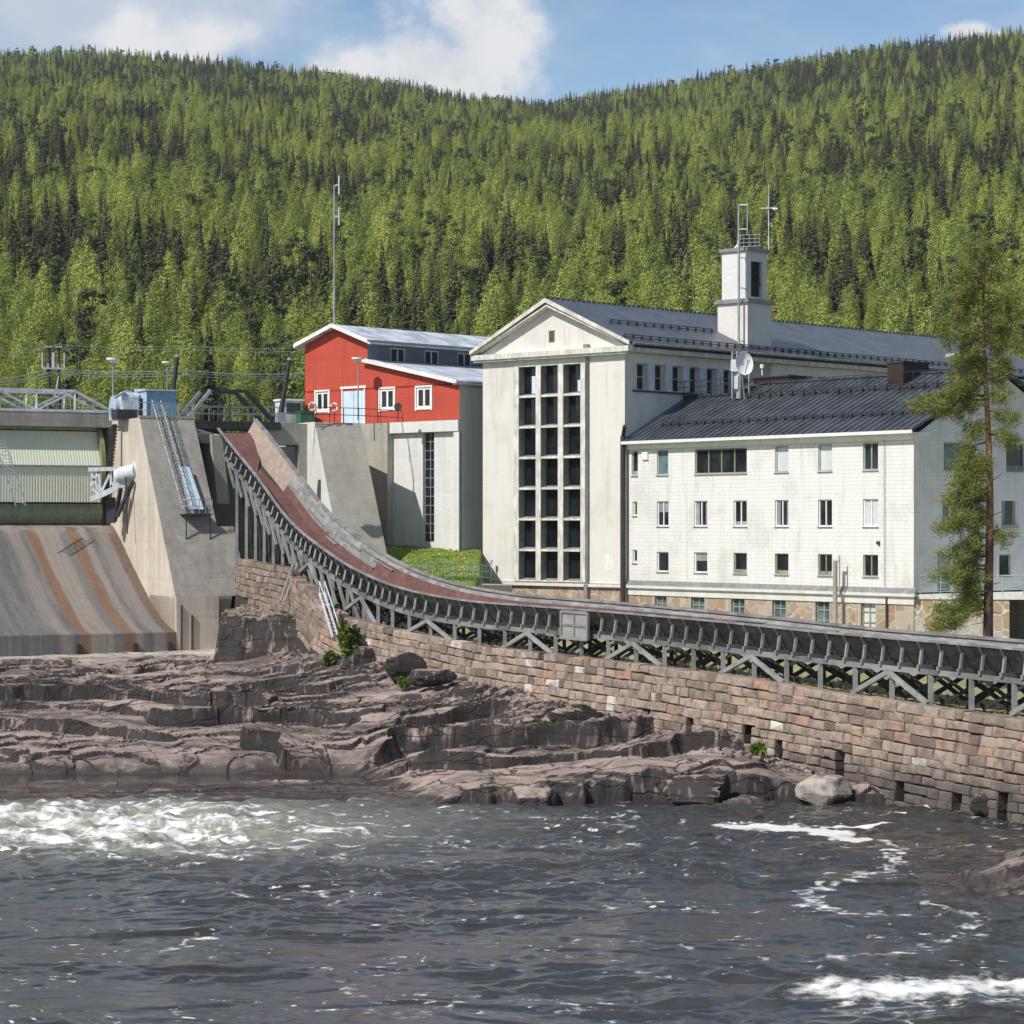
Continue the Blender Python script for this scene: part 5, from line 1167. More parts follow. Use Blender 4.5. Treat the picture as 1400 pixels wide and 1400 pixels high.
# ================================================================ ROCK, WATER, LAWN, HILL
def rock_mat():
    m, nt, b = newmat('granite_bedrock', .78, .3); p = pos(nt)
    g = nd(nt, 'ShaderNodeNewGeometry'); nz = nd(nt, 'ShaderNodeSeparateXYZ', {0: g.outputs['True Normal']}).outputs[2]; z = nd(nt, 'ShaderNodeSeparateXYZ', {0: p}).outputs[2]
    n1 = noise(nt, vscale(nt, p, (.16, .35, .6)), 1, 7, .62); n2 = noise(nt, p, 1.4, 7, .65); n3 = noise(nt, p, 9, 5, .65); n4 = noise(nt, vscale(nt, p, (.5, .9, 3.0)), 1.3, 6, .7)
    st = noise(nt, vscale(nt, p, (2.6, 2.6, .35)), 1, 4, .6)
    c = mixc(nt, ramp(nt, n1, .36, .62), (0.145, 0.113, 0.10), (0.45, 0.345, 0.29))
    c = mixc(nt, mth(nt, 'MULTIPLY', ramp(nt, n2, .5, .68), .6), c, (0.56, 0.46, 0.40))
    c = mixc(nt, mth(nt, 'MULTIPLY', ramp(nt, n4, .52, .66), .6), c, (0.075, 0.064, 0.060))
    lich = mth(nt, 'MULTIPLY', mth(nt, 'SUBTRACT', 1.0, ramp(nt, nz, .58, .94)), ramp(nt, st, .28, .46))     # dark crust on broken faces
    c = mixc(nt, mth(nt, 'MULTIPLY', lich, .93), c, (0.017, 0.016, 0.017))
    vc = nd(nt, 'ShaderNodeTexVoronoi', {'Vector': nd(nt, 'ShaderNodeVectorMath', {0: vscale(nt, p, (.28, .55, 1.2)), 1: nd(nt, 'ShaderNodeVectorMath', {0: noise(nt, p, .8, 4, out=1), 'Scale': .5}, operation='SCALE').outputs[0]}, operation='ADD').outputs[0], 'Scale': 1.0}, feature='DISTANCE_TO_EDGE').outputs[0]
    crk = mth(nt, 'SUBTRACT', 1.0, ramp(nt, vc, .006, .03)); c = mixc(nt, mth(nt, 'MULTIPLY', crk, .85), c, (0.02, .018, .018))
    wet = mth(nt, 'SUBTRACT', 1.0, ramp(nt, mth(nt, 'ADD', z, mth(nt, 'MULTIPLY', mth(nt, 'SUBTRACT', n2, .5), .8)), .10, .45))
    c = mixc(nt, mth(nt, 'MULTIPLY', wet, .85), c, (0.045, 0.036, 0.034))
    pale = nd(nt, 'ShaderNodeAttribute', attribute_name='pale').outputs['Fac']
    c = mixc(nt, mth(nt, 'MULTIPLY', pale, ramp(nt, n2, .3, .55)), c, mixc(nt, n3, (0.50, 0.44, 0.37), (0.66, 0.60, 0.52)))
    c = mixc(nt, mth(nt, 'MULTIPLY', n3, .3), c, (0.06, .052, .05))
    setc(nt, b, c)
    addbump(nt, b, mth(nt, 'SUBTRACT', mth(nt, 'ADD', n3, mth(nt, 'MULTIPLY', n4, 1.4)), mth(nt, 'MULTIPLY', crk, 1.5)), .6, .05); return m
M['rock'] = rock_mat()

def rock_base(x, y):
    q, zt = wall_q(x, y)
    base = np.interp(y, [70, 80, 84, 86, 88.5, 92, 96, 100, 106, 112, 120, 130, 136, 141, 150], [-3, -1.6, -.5, .15, .5, .42, .55, .85, 1.15, 1.45, 1.8, 2.15, 2.45, 2.6, 2.7])
    zb = np.interp(y, [70, 78, 82, 85, 88.5, 94, 100, 105, 110, 115, 120, 126, 140], [-1.2, -.9, -.5, -.1, .5, 1.1, 1.65, 2.1, 2.6, 3.0, 3.2, 3.2, 2.8])
    k = np.exp(-np.maximum(-q, 0) / 6.5) ** 1.3
    z = base + (zb - base) * k
    return z, q
def rocks():
    nx, ny = 900, 820
    # polar grid: fine near the camera, covers the visible wedge with margin
    u = np.linspace(-.335, .27, nx); yy = 76 * (152 / 76.0) ** np.linspace(0, 1, ny)
    Y, U = np.meshgrid(yy, u, indexing='ij'); X = U * Y
    wx = fbm(X / 14, Y / 14, 4, 5); wy = fbm(X / 9, Y / 9, 4, 9)
    # edge of the shelf wanders in and out
    off = 1.6 * fbm(X / 11, Y * 0 + .3, 4, 21) + np.interp(X, [-30, -14, -8, -3, 4, 9, 14], [0, .6, 2.2, -1.6, -2.2, -1.2, .5])
    z, q = rock_base(X, Y - off * np.exp(-np.maximum(Y - 92, 0) / 8))
    pool = np.exp(-((Y - 94.2) / 2.3) ** 4) * sstep(-36, -28, X) * sstep(-3.6, -7.0, X + .35 * (Y - 94))
    z = z - 1.05 * pool
    on = sstep(84, 88, Y); lm = sstep(-36, -28, X) * sstep(-3.6, -7.0, X + .35 * (Y - 94))
    # big sheeted ledges: gently back-tilting treads with broken faces
    def saw(s, riser): f = s - np.floor(s); return np.where(f < riser, f / riser, 1 - (f - riser) / (1 - riser))
    s1 = (Y - 85.5 + 4.6 * wx + 2.2 * wy + .16 * X) ; cell = np.floor(X / 3.2 + 1.3 * pn(X / 5, Y / 3, 31) + Y * .11); jog = .35 * np.sin(cell * 12.9898) * 1.0
    s1 = s1 + jog
    lvl = np.floor(s1 / 6.1); amp1 = (.55 + .30 * np.sin(lvl * 7.3 + X * .09)) * (.25 + .95 * sstep(-.35, .35, fbm(X / 8, Y / 6, 3, 41)))
    z = z + on * amp1 * (saw(s1 / 6.1, .035) - .35) * (1 - .8 * pool)
    s2 = Y * 1.0 + 2.2 * wy - .45 * X + 1.2 * fbm(X / 4, Y / 4, 3, 14) + .5 * np.sin(np.floor(X / 1.7 + Y * .2) * 4.1)
    z = z + on * .20 * (saw(s2 / 2.3, .06) - .4) * (.4 + .6 * sstep(-.3, .4, fbm(X / 12, Y / 12, 3, 40)))
    s3 = Y + .9 * wy + 1.1 * X * .2 + .6 * fbm(X / 2, Y / 1.5, 3, 17)
    z = z + on * .04 * (saw(s3 / .9, .15) - .4) * sstep(-.2, .5, fbm(X / 6, Y / 6, 3, 42))
    z = z + .11 * fbm(X / 4.5, Y / 4.5, 3, 60) * on + .018 * fbm(X / .7, Y / .7, 3, 70)
    bar = np.exp(-((Y - 88.6) / 3.2) ** 4) * lm; z = z + (.10 + .12 * fbm(X / 5, Y / 1.5, 4, 61) + .13 * (saw((Y + .8 * wy) / 1.15, .12) - .5) - .5 * sstep(86.8, 85.6, Y + .5 * wx) - z) * np.clip(bar * 1.3, 0, 1)
    # steep broken front towards the water on the right
    fr_ = sstep(-4.5, -2.0, X) * sstep(85.9, 85.3, Y + 1.3 * wx + .5 * fbm(X / 1.5, Y / 1.5, 3, 63)) * sstep(13.5, 11, X); z = z - 1.1 * fr_ * sstep(.1, .5, z)
    z = z + .38 * sstep(-5, -1, X) * sstep(11, 8, X) * np.exp(-((Y - 87) / 2.2) ** 2)
    und_ = sstep(.30, .12, z) * sstep(93, 90, Y) * (1 - np.clip(bar * 1.3, 0, 1)); z = z - 1.0 * und_
    # smooth whale-backs right of the middle, loose broken edge near the wall
    z = z + on * .35 * np.exp(-((X - 5.5) / 5) ** 2 - ((Y - 90) / 3.5) ** 2)
    br = sstep(-3.2, -.8, q) * sstep(.8, -.2, q) * sstep(86, 92, Y); z = z + br * .30 * np.abs(fbm(X / .9, Y / .9, 3, 80))
    # pale apron below the spillway
    pale = sstep(131, 136, Y + 1.5 * wx) * sstep(-14.5, -17.5, X + wy)
    tgt = np.interp(Y, [120, 132, 141, 150], [1.9, 2.35, 2.5, 2.5]); z = z + (tgt + .05 * fbm(X / 2, Y / 2, 3, 90) - z) * pale * .85
    blk = sstep(127.0, 127.8, Y + .7 * wy) * sstep(-15.9, -15.4, X) * sstep(-9.9, -10.5, X); z = z + blk * (np.interp(X, [-17, -13.5, -11], [5.3, 5.1, 5.0]) - z + .25 * fbm(X / 1.0, Y / 1.0, 4, 95))
    lump = np.exp(-((X + 12.3) / 2.4) ** 2 - ((Y - 129.0) / 1.8) ** 2); z = z + .0 * lump
    z = np.where(q > .4, np.minimum(z, 2.0), z)
    me = mesh_np('bedrock', np.stack([X, Y, z], -1).reshape(-1, 3), grid_faces(nx, ny), M['rock'], False, {'pale': ('POINT', pale.ravel())})
    struct(obj_of('bedrock', me))
    # rock spit on the right, nearer the camera
    n1 = 260; xs = np.linspace(9.5, 21, n1); ys = np.linspace(57, 76, n1); X, Y = np.meshgrid(xs, ys)
    d = np.sqrt(((X - 16.5) / 4.6) ** 2 + ((Y - 67.5 - .25 * (X - 16)) / 4.0) ** 2) + .22 * fbm(X / 3, Y / 3, 4, 4)
    z = 1.55 * (1 - d) ; s2 = Y * .7 + X * .5 + 1.1 * fbm(X / 3, Y / 3, 3, 6)
    z = z + .22 * (saw(s2 / 2.4, .12) - .4) + .13 * fbm(X / 1.3, Y / 1.3, 4, 8) + .04 * fbm(X / .4, Y / .4, 3, 3); z = np.clip(z, -1.2, 3)
    me = mesh_np('bedrock', np.stack([X, Y, z], -1).reshape(-1, 3), grid_faces(n1, n1), M['rock'], False, {'pale': ('POINT', np.zeros(X.size))})
    struct(obj_of('bedrock', me))
    # boulders
    def boulder(c, r, mat, label, seed, sq=(1, 1, 1)):
        n, k = 36, 22; V, Fc = [], []
        th = np.linspace(0, 2 * np.pi, n, endpoint=False); ph = np.linspace(.02, np.pi - .02, k); TH, PH = np.meshgrid(th, ph)
        dx, dy, dz = np.cos(TH) * np.sin(PH), np.sin(TH) * np.sin(PH), np.cos(PH)
        rr = 1 + .25 * fbm(dx * 1.3 + dz * .8 + seed * 3.1, dy * 1.3 + dz * 1.1, 3, seed) + .08 * fbm(dx * 5 + dz * 2, dy * 5 - dz * 3, 2, seed + 3)
        # flatten with a few cutting planes for broken faces
        rs = np.random.RandomState(seed)
        for _ in range(13):
            nn = rs.randn(3); nn /= np.linalg.norm(nn); lim = rs.uniform(.55, .88); dd = (dx * nn[0] + dy * nn[1] + dz * nn[2]) * rr; rr = np.where(dd > lim, rr * lim / np.maximum(dd, 1e-3), rr)
        V = np.stack([dx * rr * r * sq[0], dy * rr * r * sq[1], dz * rr * r * sq[2]], -1).reshape(-1, 3)
        i = np.arange(n)[None, :] + n * np.arange(k - 1)[:, None]; j = (np.arange(n)[None, :] + 1) % n + n * np.arange(k - 1)[:, None]
        Fq = np.stack([i, i + n, j + n, j], -1).reshape(-1, 4)
        me = mesh_np('boulder', V, Fq, mat, False, {'pale': ('POINT', np.full(len(V), .9 if seed == 3 else 0.0))}); o = obj_of('boulder', me); o.location = c; o['label'] = label; o['category'] = 'boulder'
        return o
    g = lambda px, py, Z: P(px, py, (H - Z) * K / (py - YH))
    boulder(g(1122, 1080, .45), 1.0, M['rock'], 'big pale grey boulder leaning against the foot of the stone wall', 3, (1.3, .9, .75))
    boulder(g(1185, 1085, .2), .75, M['rock'], 'low dark broad boulder at the foot of the wall right of the pale boulder', 5, (1.5, .9, .45))
    boulder(g(955, 1085, .4), 1.0, M['rock'], 'large dark blocky boulder at the water edge below the middle of the wall', 8, (1.5, .9, .7))
    boulder(g(258, 955, 1.7), .5, M['rock'], 'small angular reddish boulder left of the middle of the rock shelf', 12, (1.2, .8, .7))
    boulder(g(300, 953, 1.75), .55, M['rock'], 'squarish boulder with a light flat face on the rock shelf', 14, (1.1, .8, .9))
    boulder(P(316, 889, 134), .45, M['rock'], 'small rounded grey boulder at the foot of the stained pier block', 16)
    boulder(P(500, 905, 119.5), 1.25, M['rock'], 'dark bulky boulder under the left end of the stone wall', 18, (1.2, .9, .9))
    boulder(P(555, 915, 113), 1.0, M['rock'], 'split dark boulder right of the bulky one at the wall foot', 19, (1.1, .8, .9))
    boulder(P(590, 925, 110.5), .85, M['rock'], 'brown slab-like boulder resting against the wall foot', 21, (1.4, .8, .6))
    boulder(P(790, 985, 100.5), .95, M['rock'], 'rough dark boulder where the wall foot bends to the water', 23, (1.2, .9, .7))
    boulder(P(1345, 1100, 82), .5, M['rock'], 'broken dark boulder between the two right-most drain holes', 25, (1.3, .9, .8))

def water_mat():
    m, nt, b = newmat('river_water', .05, .5); p = pos(nt); f = nd(nt, 'ShaderNodeAttribute', attribute_name='foam').outputs['Fac']; gr = nd(nt, 'ShaderNodeAttribute', attribute_name='aerated').outputs['Fac']
    b.inputs['IOR'].default_value = 1.33
    n = noise(nt, vscale(nt, p, (.8, 1.3, 1)), 5.0, 6, .7); n2 = noise(nt, p, 22, 3, .7)
    ff = ramp(nt, mth(nt, 'ADD', f, mth(nt, 'MULTIPLY', mth(nt, 'SUBTRACT', n, .5), 1.1)), .30, .95)
    c = mixc(nt, gr, (0.042, 0.041, 0.039), (0.30, 0.30, 0.235)); c = mixc(nt, ff, c, (0.80, 0.80, 0.77)); setc(nt, b, c)
    nt.links.new(mth(nt, 'ADD', .045, mth(nt, 'MULTIPLY', ff, .5)), b.inputs['Roughness'])
    h = mth(nt, 'ADD', mth(nt, 'ADD', noise(nt, vscale(nt, p, (1.0, 1.5, 1)), 3.2, 6, .68), mth(nt, 'MULTIPLY', noise(nt, vscale(nt, p, (.6, 1.5, 1)), .9, 4, .55), 2.2)), mth(nt, 'MULTIPLY', ff, .3)); addbump(nt, b, h, .3, .025); return m
M['water'] = water_mat()
def river():
    nx, ny = 1000, 900
    u = np.linspace(-.26, .26, nx); yy = 40 * (100 / 40.0) ** np.linspace(0, 1, ny); Y, U = np.meshgrid(yy, u, indexing='ij'); X = U * Y
    dx = X + 1.2 * fbm(X / 7, Y / 7, 3, 2); dy = Y + 1.2 * fbm(X / 7, Y / 7, 3, 8)
    rap = np.exp(-((Y - 79) / 7.5) ** 4) * sstep(-3.0, -12, X + .25 * (Y - 80)); rap2 = np.exp(-((Y - 80) / 7) ** 2) * sstep(4, -8, X)
    gust = sstep(-.35, .45, fbm(X / 9 + 5, Y / 5, 3, 210)); chop = .55 + .75 * gust + .9 * rap + .55 * sstep(56, 78, Y)
    sw = fbm(X / 6, Y / 4, 3, 215); ex, ey = dx + 1.5 * sw, dy + 1.2 * fbm(X / 5, Y / 3.5, 3, 217); ridge = 1 - np.abs(fbm(dx / 2.0, dy / 1.1, 4, 60))
    wv = .085 * fbm(ex / 3.6, ey / 2.2, 2, 30) + .060 * (1 - 2 * np.abs(pn(ex / 1.9, ey / 1.15, 35))) + .042 * pn(ex / .85, ey / .6, 37) + .017 * pn(X / .42 + sw, Y / .33, 39) + .005 * pn(X / .22, Y / .2 + sw, 43)
    z = chop * wv + .04 * fbm(dx / 7, dy / 5, 2, 50) + rap * (.22 * (ridge - .7) + .16 * fbm(dx / 2.2, dy / 1.6, 4, 70))
    calm = sstep(61, 52, Y) * sstep(3, -6, X) * sstep(-.5, .3, fbm(X / 5, Y / 2.5, 3, 230)); z = z * (1 - .62 * calm)
    # standing wave bottom right
    yc = 51.0 + .07 * (X - 8) + .5 * fbm(X / 3, X * 0, 3, 77); br = sstep(4.6, 7.0, X); dd = Y - yc
    z = z + br * (.30 * np.exp(-((dd - .5) / .75) ** 2) - .12 * np.exp(-((dd - 2.2) / 1.3) ** 2)) * (1 + .3 * fbm(X / .8, Y / .8, 3, 78))
    # foam
    fn = fbm(dx / 1.7, dy / .75, 5, 100, .6); fl = fbm(X / .55, Y / .30, 3, 120, .6)
    foam = rap * (.50 + .55 * fn + .6 * np.clip(ridge - .75, 0, 1)) + rap2 * sstep(.25, .85, fn) * .6
    pm = fbm(X / 6 + 3, Y / 3.2, 3, 140); ln_ = 1 - np.abs(fbm(ex / 2.4, ey / 1.2, 3, 220)); ln2 = 1 - np.abs(fbm(ex / 1.1, ey / .55, 3, 224))
    foam = foam + sstep(.90, .99, ln_) * sstep(.0, .45, pm) * (.42 + .5 * fl) + sstep(.93, .995, ln2) * sstep(-.15, .4, pm + .3 * sw) * (.30 + .5 * fl)
    foam = foam + sstep(.72, 1.1, fl + .55 * fbm(X / 4, Y / 1.6, 4, 130)) * .55
    foam = foam + sstep(66, 74, Y) * sstep(.32, .8, fbm(X / 1.5, Y / .6, 4, 150)) * .55
    def line(pts, wd, s):
        best = np.full(X.shape, 9.0)
        xw, yw = X + .35 * fbm(X / .8, Y / .8, 3, s), Y + .5 * fbm(X / .8, Y / .8, 3, s + 2)
        for (x0, y0), (x1, y1) in zip(pts[:-1], pts[1:]):
            t = np.clip(((xw - x0) * (x1 - x0) + (yw - y0) * (y1 - y0)) / ((x1 - x0) ** 2 + (y1 - y0) ** 2), 0, 1); best = np.minimum(best, np.hypot(xw - x0 - (x1 - x0) * t, (yw - y0 - (y1 - y0) * t) * .8))
        return 1 - sstep(wd * .4, wd, best)
    W_ = lambda px, py: ((px - 700) / (py - YH) * H, H * K / (py - YH))
    patch = line([W_(1010, 1131), W_(1060, 1133), W_(1120, 1137), W_(1165, 1147)], .95, 160); patch2 = line([W_(1120, 1132), W_(1210, 1131)], .30, 165)
    trail = line([W_(1165, 1146), W_(1232, 1158), W_(1215, 1172), W_(1238, 1184), W_(1190, 1192), W_(1165, 1208), W_(1110, 1222), W_(1105, 1238), W_(1170, 1252), W_(1230, 1252)], .42, 170)
    trail2 = line([W_(1270, 1240), W_(1340, 1255), W_(1330, 1275), W_(1250, 1300), W_(1110, 1315)], .5, 175); trail3 = line([W_(480, 1345), W_(515, 1385), W_(560, 1390), W_(640, 1365)], .35, 180)
    foam = np.maximum(foam, 1.2 * patch * (.8 + .2 * fn)); foam = np.maximum(foam, .9 * patch2)
    foam = np.maximum(foam, trail * (.55 + .5 * fl)); foam = np.maximum(foam, trail2 * (.38 + .5 * fl)); foam = np.maximum(foam, trail3 * (.35 + .5 * fl))
    for a, b in (((760, 1235), (900, 1245)), ((640, 1262), (830, 1240)), ((930, 1296), (1040, 1294)), ((330, 1228), (470, 1238)), ((830, 1318), (910, 1340))): foam = np.maximum(foam, line([W_(*a), W_(*b)], .28, a[0]) * (.30 + .55 * fl))
    foam = np.maximum(foam, br * np.exp(-((dd + .1) / .62) ** 2) * (.85 + .35 * fl)); foam = np.maximum(foam, br * np.exp(-((dd + .9) / 1.0) ** 2) * (.35 + .5 * fl))
    edge = sstep(84.5, 86, Y) * sstep(.1, .6, fbm(X / .9, Y / .5, 3, 190)) * .55; foam = np.maximum(foam, edge * sstep(97, 88, Y) * .8)
    pool = sstep(88.6, 89.8, Y); foam = foam * (1 - pool); z = np.where(Y > 88.8, z * .08, z)
    foam = foam * sstep(0, .1, foam); patchf = np.clip(patch, 0, 1); z = z * (1 - .7 * patchf)
    aer = np.clip(rap * (.45 + .5 * fbm(dx / 3, dy / 1.6, 3, 200)) + rap2 * .5, 0, 1) * (1 - pool)
    me = mesh_np('river', np.stack([X, Y, z], -1).reshape(-1, 3), grid_faces(nx, ny), M['water'], True, {'foam': ('POINT', np.clip(foam, 0, 1.3).ravel()), 'aerated': ('POINT', aer.ravel())})
    struct(obj_of('river', me))
    # the rest of the river around the detailed reach
    m = MB(); e = .26
    m.face([(-400, -200, -.12), (400, -200, -.12), (400, 100.5, -.12), (-400, 100.5, -.12)])
    o = m.build('river', M['water']); struct(o)

def grass_mat():
    m, nt, b = newmat('meadow_grass', .9, .1); p = pos(nt)
    n1 = noise(nt, p, .35, 5, .6); n2 = noise(nt, p, 4, 5, .7); n3 = noise(nt, p, 18, 3, .7)
    q = nd(nt, 'ShaderNodeAttribute', attribute_name='lush').outputs['Fac']
    c = mixc(nt, q, (0.42, 0.38, 0.25), (0.16, 0.24, 0.04)); c = mixc(nt, ramp(nt, n1, .38, .6), c, mixc(nt, q, (0.32, 0.31, 0.15), (0.22, 0.29, 0.065)))
    c = mixc(nt, mth(nt, 'MULTIPLY', n2, .28), c, (0.10, .14, .03))
    setc(nt, b, c); addbump(nt, b, mth(nt, 'ADD', n2, n3), .35, .04); return m
M['grass'] = grass_mat()
def lawn():
    nx, ny = 260, 240; xs = np.linspace(-22, 52, nx); ys = np.linspace(66, 236, ny); X, Y = np.meshgrid(xs, ys)
    q, zt = wall_q(X, Y); z = ground_z(X, Y) + .05 * fbm(X / 2, Y / 2, 3, 9)
    z = np.where(q < .35, -2.5, z)
    lush = sstep(1.5, -.5, X) * sstep(126, 134, Y)
    me = mesh_np('lawn', np.stack([X, Y, z], -1).reshape(-1, 3), grid_faces(nx, ny), M['grass'], True, {'lush': ('POINT', lush.ravel())}); o = obj_of('lawn', me); struct(o)
    # grass tufts and dandelions on the slope below the red house
    rs = np.random.RandomState(2); V, T_, D, = [], [], []
    n = 0
    while n < 2600:
        x, y = rs.uniform(-9, -2.1), rs.uniform(133, 163)
        if wall_q(np.array([x]), np.array([y]))[0][0] < 4: continue
        g = float(ground_z(x, y)); n += 1
        if True:
            a = rs.uniform(0, 6.28); h = rs.uniform(.05, .12); w_ = .022
            for k in range(3):
                aa = a + k * 2.1; c, s = np.cos(aa), np.sin(aa); V.append([(x - w_ * c, y - w_ * s, g - .02), (x + w_ * c, y + w_ * s, g - .02), (x + .1 * s, y + .1 * c, g + h)])
            if rs.rand() < .085 * (y > 141) and pn(np.array([x / 3.0]), np.array([y / 4.0]), 3)[0] > -.25: D.append((x, y, g + h * .8 + .05))
    m = MB()
    for t in V: m.face(t, rs.rand())
    o = m.build('grass', M['grass_blade']); struct(o, 'stuff'); o['label'] = 'fresh green grass tufts on the slope below the red house'
    m = MB()
    for x, y, z in D:
        r = .036; m.face([(x + r * np.cos(t), y + r * np.sin(t) * .6, z + r * .8 * np.sin(t)) for t in np.linspace(0, 2 * np.pi, 6, endpoint=False)])
    o = m.build('dandelions', M['yellow']); struct(o, 'stuff'); o['label'] = 'yellow dandelions dotted over the green slope'
    # dry grass fringe along the top of the wall
    m = MB(); rsn = random.Random(4)
    for k in range(1100):
        l = rsn.uniform(WL[6], WL[-1]); p = wat(l) - wnorm(l) * rsn.uniform(.5, 7.5); g = float(ground_z(p.x, p.y)); a = rsn.uniform(0, 6.28); h = rsn.uniform(.06, .24)
        for q_ in range(2):
            c, s = math.cos(a + q_ * 1.6), math.sin(a + q_ * 1.6); m.face([(p.x - .05 * c, p.y - .05 * s, g - .03), (p.x + .05 * c, p.y + .05 * s, g - .03), (p.x + rsn.uniform(-.15, .15), p.y + rsn.uniform(-.1, .1), g + h)], rsn.random())
    o = m.build('grass', M['dry_grass']); struct(o, 'stuff'); o['label'] = 'dry grass growing behind the wall under the timber chute'
    # kerb road edge and fence on the lawn
    T = Thing('lawn_fence', 'pale green steel fence across the lawn below the red house', 'fence', P(600, 790, 138))
    pts = [P(x, y, Y) for x, y, Y in ((536, 788, 133), (560, 789, 134.5), (600, 790, 137.5), (640, 791, 140.5), (668, 792, 143))]
    for j in range(len(pts) - 1):
        for k in range(2):
            p = pts[j].lerp(pts[j + 1], k / 2); m = MB(); m.tube([p - Vector((0, 0, .4)), p + Vector((0, 0, .85))], .035, 6); T.part('post', m, M['green_rail'])
    m = MB()
    for j in range(len(pts) - 1):
        for hh in (.82, .45, .1): m.tube([pts[j] + Vector((0, 0, hh)), pts[j + 1] + Vector((0, 0, hh))], .025, 5)
        for k in range(9): p = pts[j].lerp(pts[j + 1], k / 9); m.tube([p + Vector((0, 0, .05)), p + Vector((0, 0, .82))], .008, 4)
    T.part('mesh_panel', m, M['green_rail'])
    m = MB(); a, b = P(540, 797, 131), P(700, 800, 143); m.hexa([a + Vector((0, -.6, -.8)), b + Vector((0, -.6, -.8)), b + Vector((0, 1.3, -.8)), a + Vector((0, 1.3, -.8))], [a + Vector((0, -.6, 0)), b + Vector((0, -.6, 0)), b + Vector((0, 1.3, .02)), a + Vector((0, 1.3, .02))]); o = m.build('path', M['conc_pale']); struct(o)
    T = Thing('upper_fence', 'short pale railing between the red house base and the powerhouse', 'railing', P(645, 745, 168))
    m = MB()
    for hh in (735, 741): m.tube([P(626, hh, 166), P(668, hh - 1, 170)], .04, 5)
    for x in (628, 645, 660): m.tube([P(x, 733, 168), P(x, 752, 168)], .04, 5)
    T.part('railing', m, M['steel'])
    L = Thing('floodlight', 'small dark floodlight on a post at the foot of the grey wall', 'floodlight', P(649, 745, 166)); m = MB(); m.tube([P(649, 748, 166), P(649, 717, 166)], .05, 6); L.part('post', m, M['steel_dark']); f = frame(P(649, 717, 166).x, 166, (1, 0), (0, 1)); m = MB(); m.box(f, -.3, .3, -.2, .2, P(0, 719, 166).z, P(0, 714, 166).z); L.part('lamp_head', m, M['steel_dark'])
    T = Thing('stair_rail', 'bent dark steel handrail at the foot of the concrete buttress', 'handrail', P(500, 760, 140)); m = MB(); m.tube([P(482, 745, 139), P(507, 744.5, 138), P(513, 752, 136.5), (P(520, 772, 135))], .06, 6); T.part('rail', m, M['steel_dark'])
    # iron stair and ladder at the left end of the wall
    T = Thing('steel_stair', 'steep steel stair with pale handrails down from the left end of the stone wall', 'stairs', P(448, 870, 122))
    for dx in (0, 7):
        m = MB(); m.beam(P(437 + dx, 812, 124), P(455 + dx, 872, 120.5), .08, .14); T.part('stringer', m, M['steel_white'])
        m = MB(); m.tube([P(437 + dx, 795, 124), P(455 + dx, 850, 120.5)], .035, 5); m.tube([P(437 + dx, 812, 124), P(437 + dx, 795, 124)], .035, 5); T.part('handrail', m, M['steel_white'])
    for k in range(12):
        m = MB(); t = (k + .5) / 12; a, b = P(437, 812, 124).lerp(P(455, 872, 120.5), t), P(444, 812, 124).lerp(P(462, 872, 120.5), t); m.beam(a, b, .22, .04); T.part('step', m, M['steel_dark'])
    T = Thing('wooden_ladder', 'pale wooden ladder leaning on the stepped end of the stone wall', 'ladder', P(386, 822, 131))
    for dx in (0, 6):
        m = MB(); m.beam(P(383 + dx, 822, 130.0), P(401 + dx, 770, 132), .09, .07); T.part('rail', m, M['timber_pale'])
    for k in range(9):
        t = (k + .5) / 9; m = MB(); m.tube([P(383, 822, 130.0).lerp(P(401, 770, 132), t), P(389, 822, 130.0).lerp(P(407, 770, 132), t)], .03, 5); T.part('rung', m, M['timber_pale'])

def hill_h(X, Y):
    px = 700 + X / 1500 * K
    e = np.interp(px, [-900, -300, 0, 100, 220, 320, 430, 560, 640, 745, 850, 1000, 1130, 1260, 1400, 1700, 2300], [530, 612, 624, 627, 624, 612, 601, 583, 566, 556, 574, 600, 626, 642, 660, 695, 735])
    zr = H + e / K * 1500
    t = (Y - 250) / 1250.0
    prof = np.where(t < 1, np.clip(t, 0, 1) ** .97, 1 - .25 * (t - 1))
    z0 = 14.0 + np.interp(px * 0 + X, [-150, 0, 150], [2, 0, 0])
    z = z0 + (zr - z0) * prof
    und = 9 * fbm(X / 170, Y / 240, 3, 44) * np.clip(t, 0, .75) + 2.5 * fbm(X / 50, Y / 60, 2, 48) * np.clip(t * 4, 0, 1)
    return np.where(t > 0, z + und * np.where(t > .85, .35, 1), z0 - (12 - 12) * 0 + np.minimum(t, 0) * 6)
def hill():
    nx, ny = 300, 200; xs = np.linspace(-1300, 1300, nx); ys = 225 * (3200 / 225.0) ** np.linspace(0, 1, ny); X, Y = np.meshgrid(xs, ys)
    me = mesh_np('hills', np.stack([X, Y, hill_h(X, Y)], -1).reshape(-1, 3), grid_faces(nx, ny), M['forest_floor'], True); struct(obj_of('hills', me))
    m = MB(); m.face([(-1500, 90, -6), (1500, 90, -6), (1500, 3250, -6), (-1500, 3250, -6)]); struct(m.build('ground', M['forest_floor']))
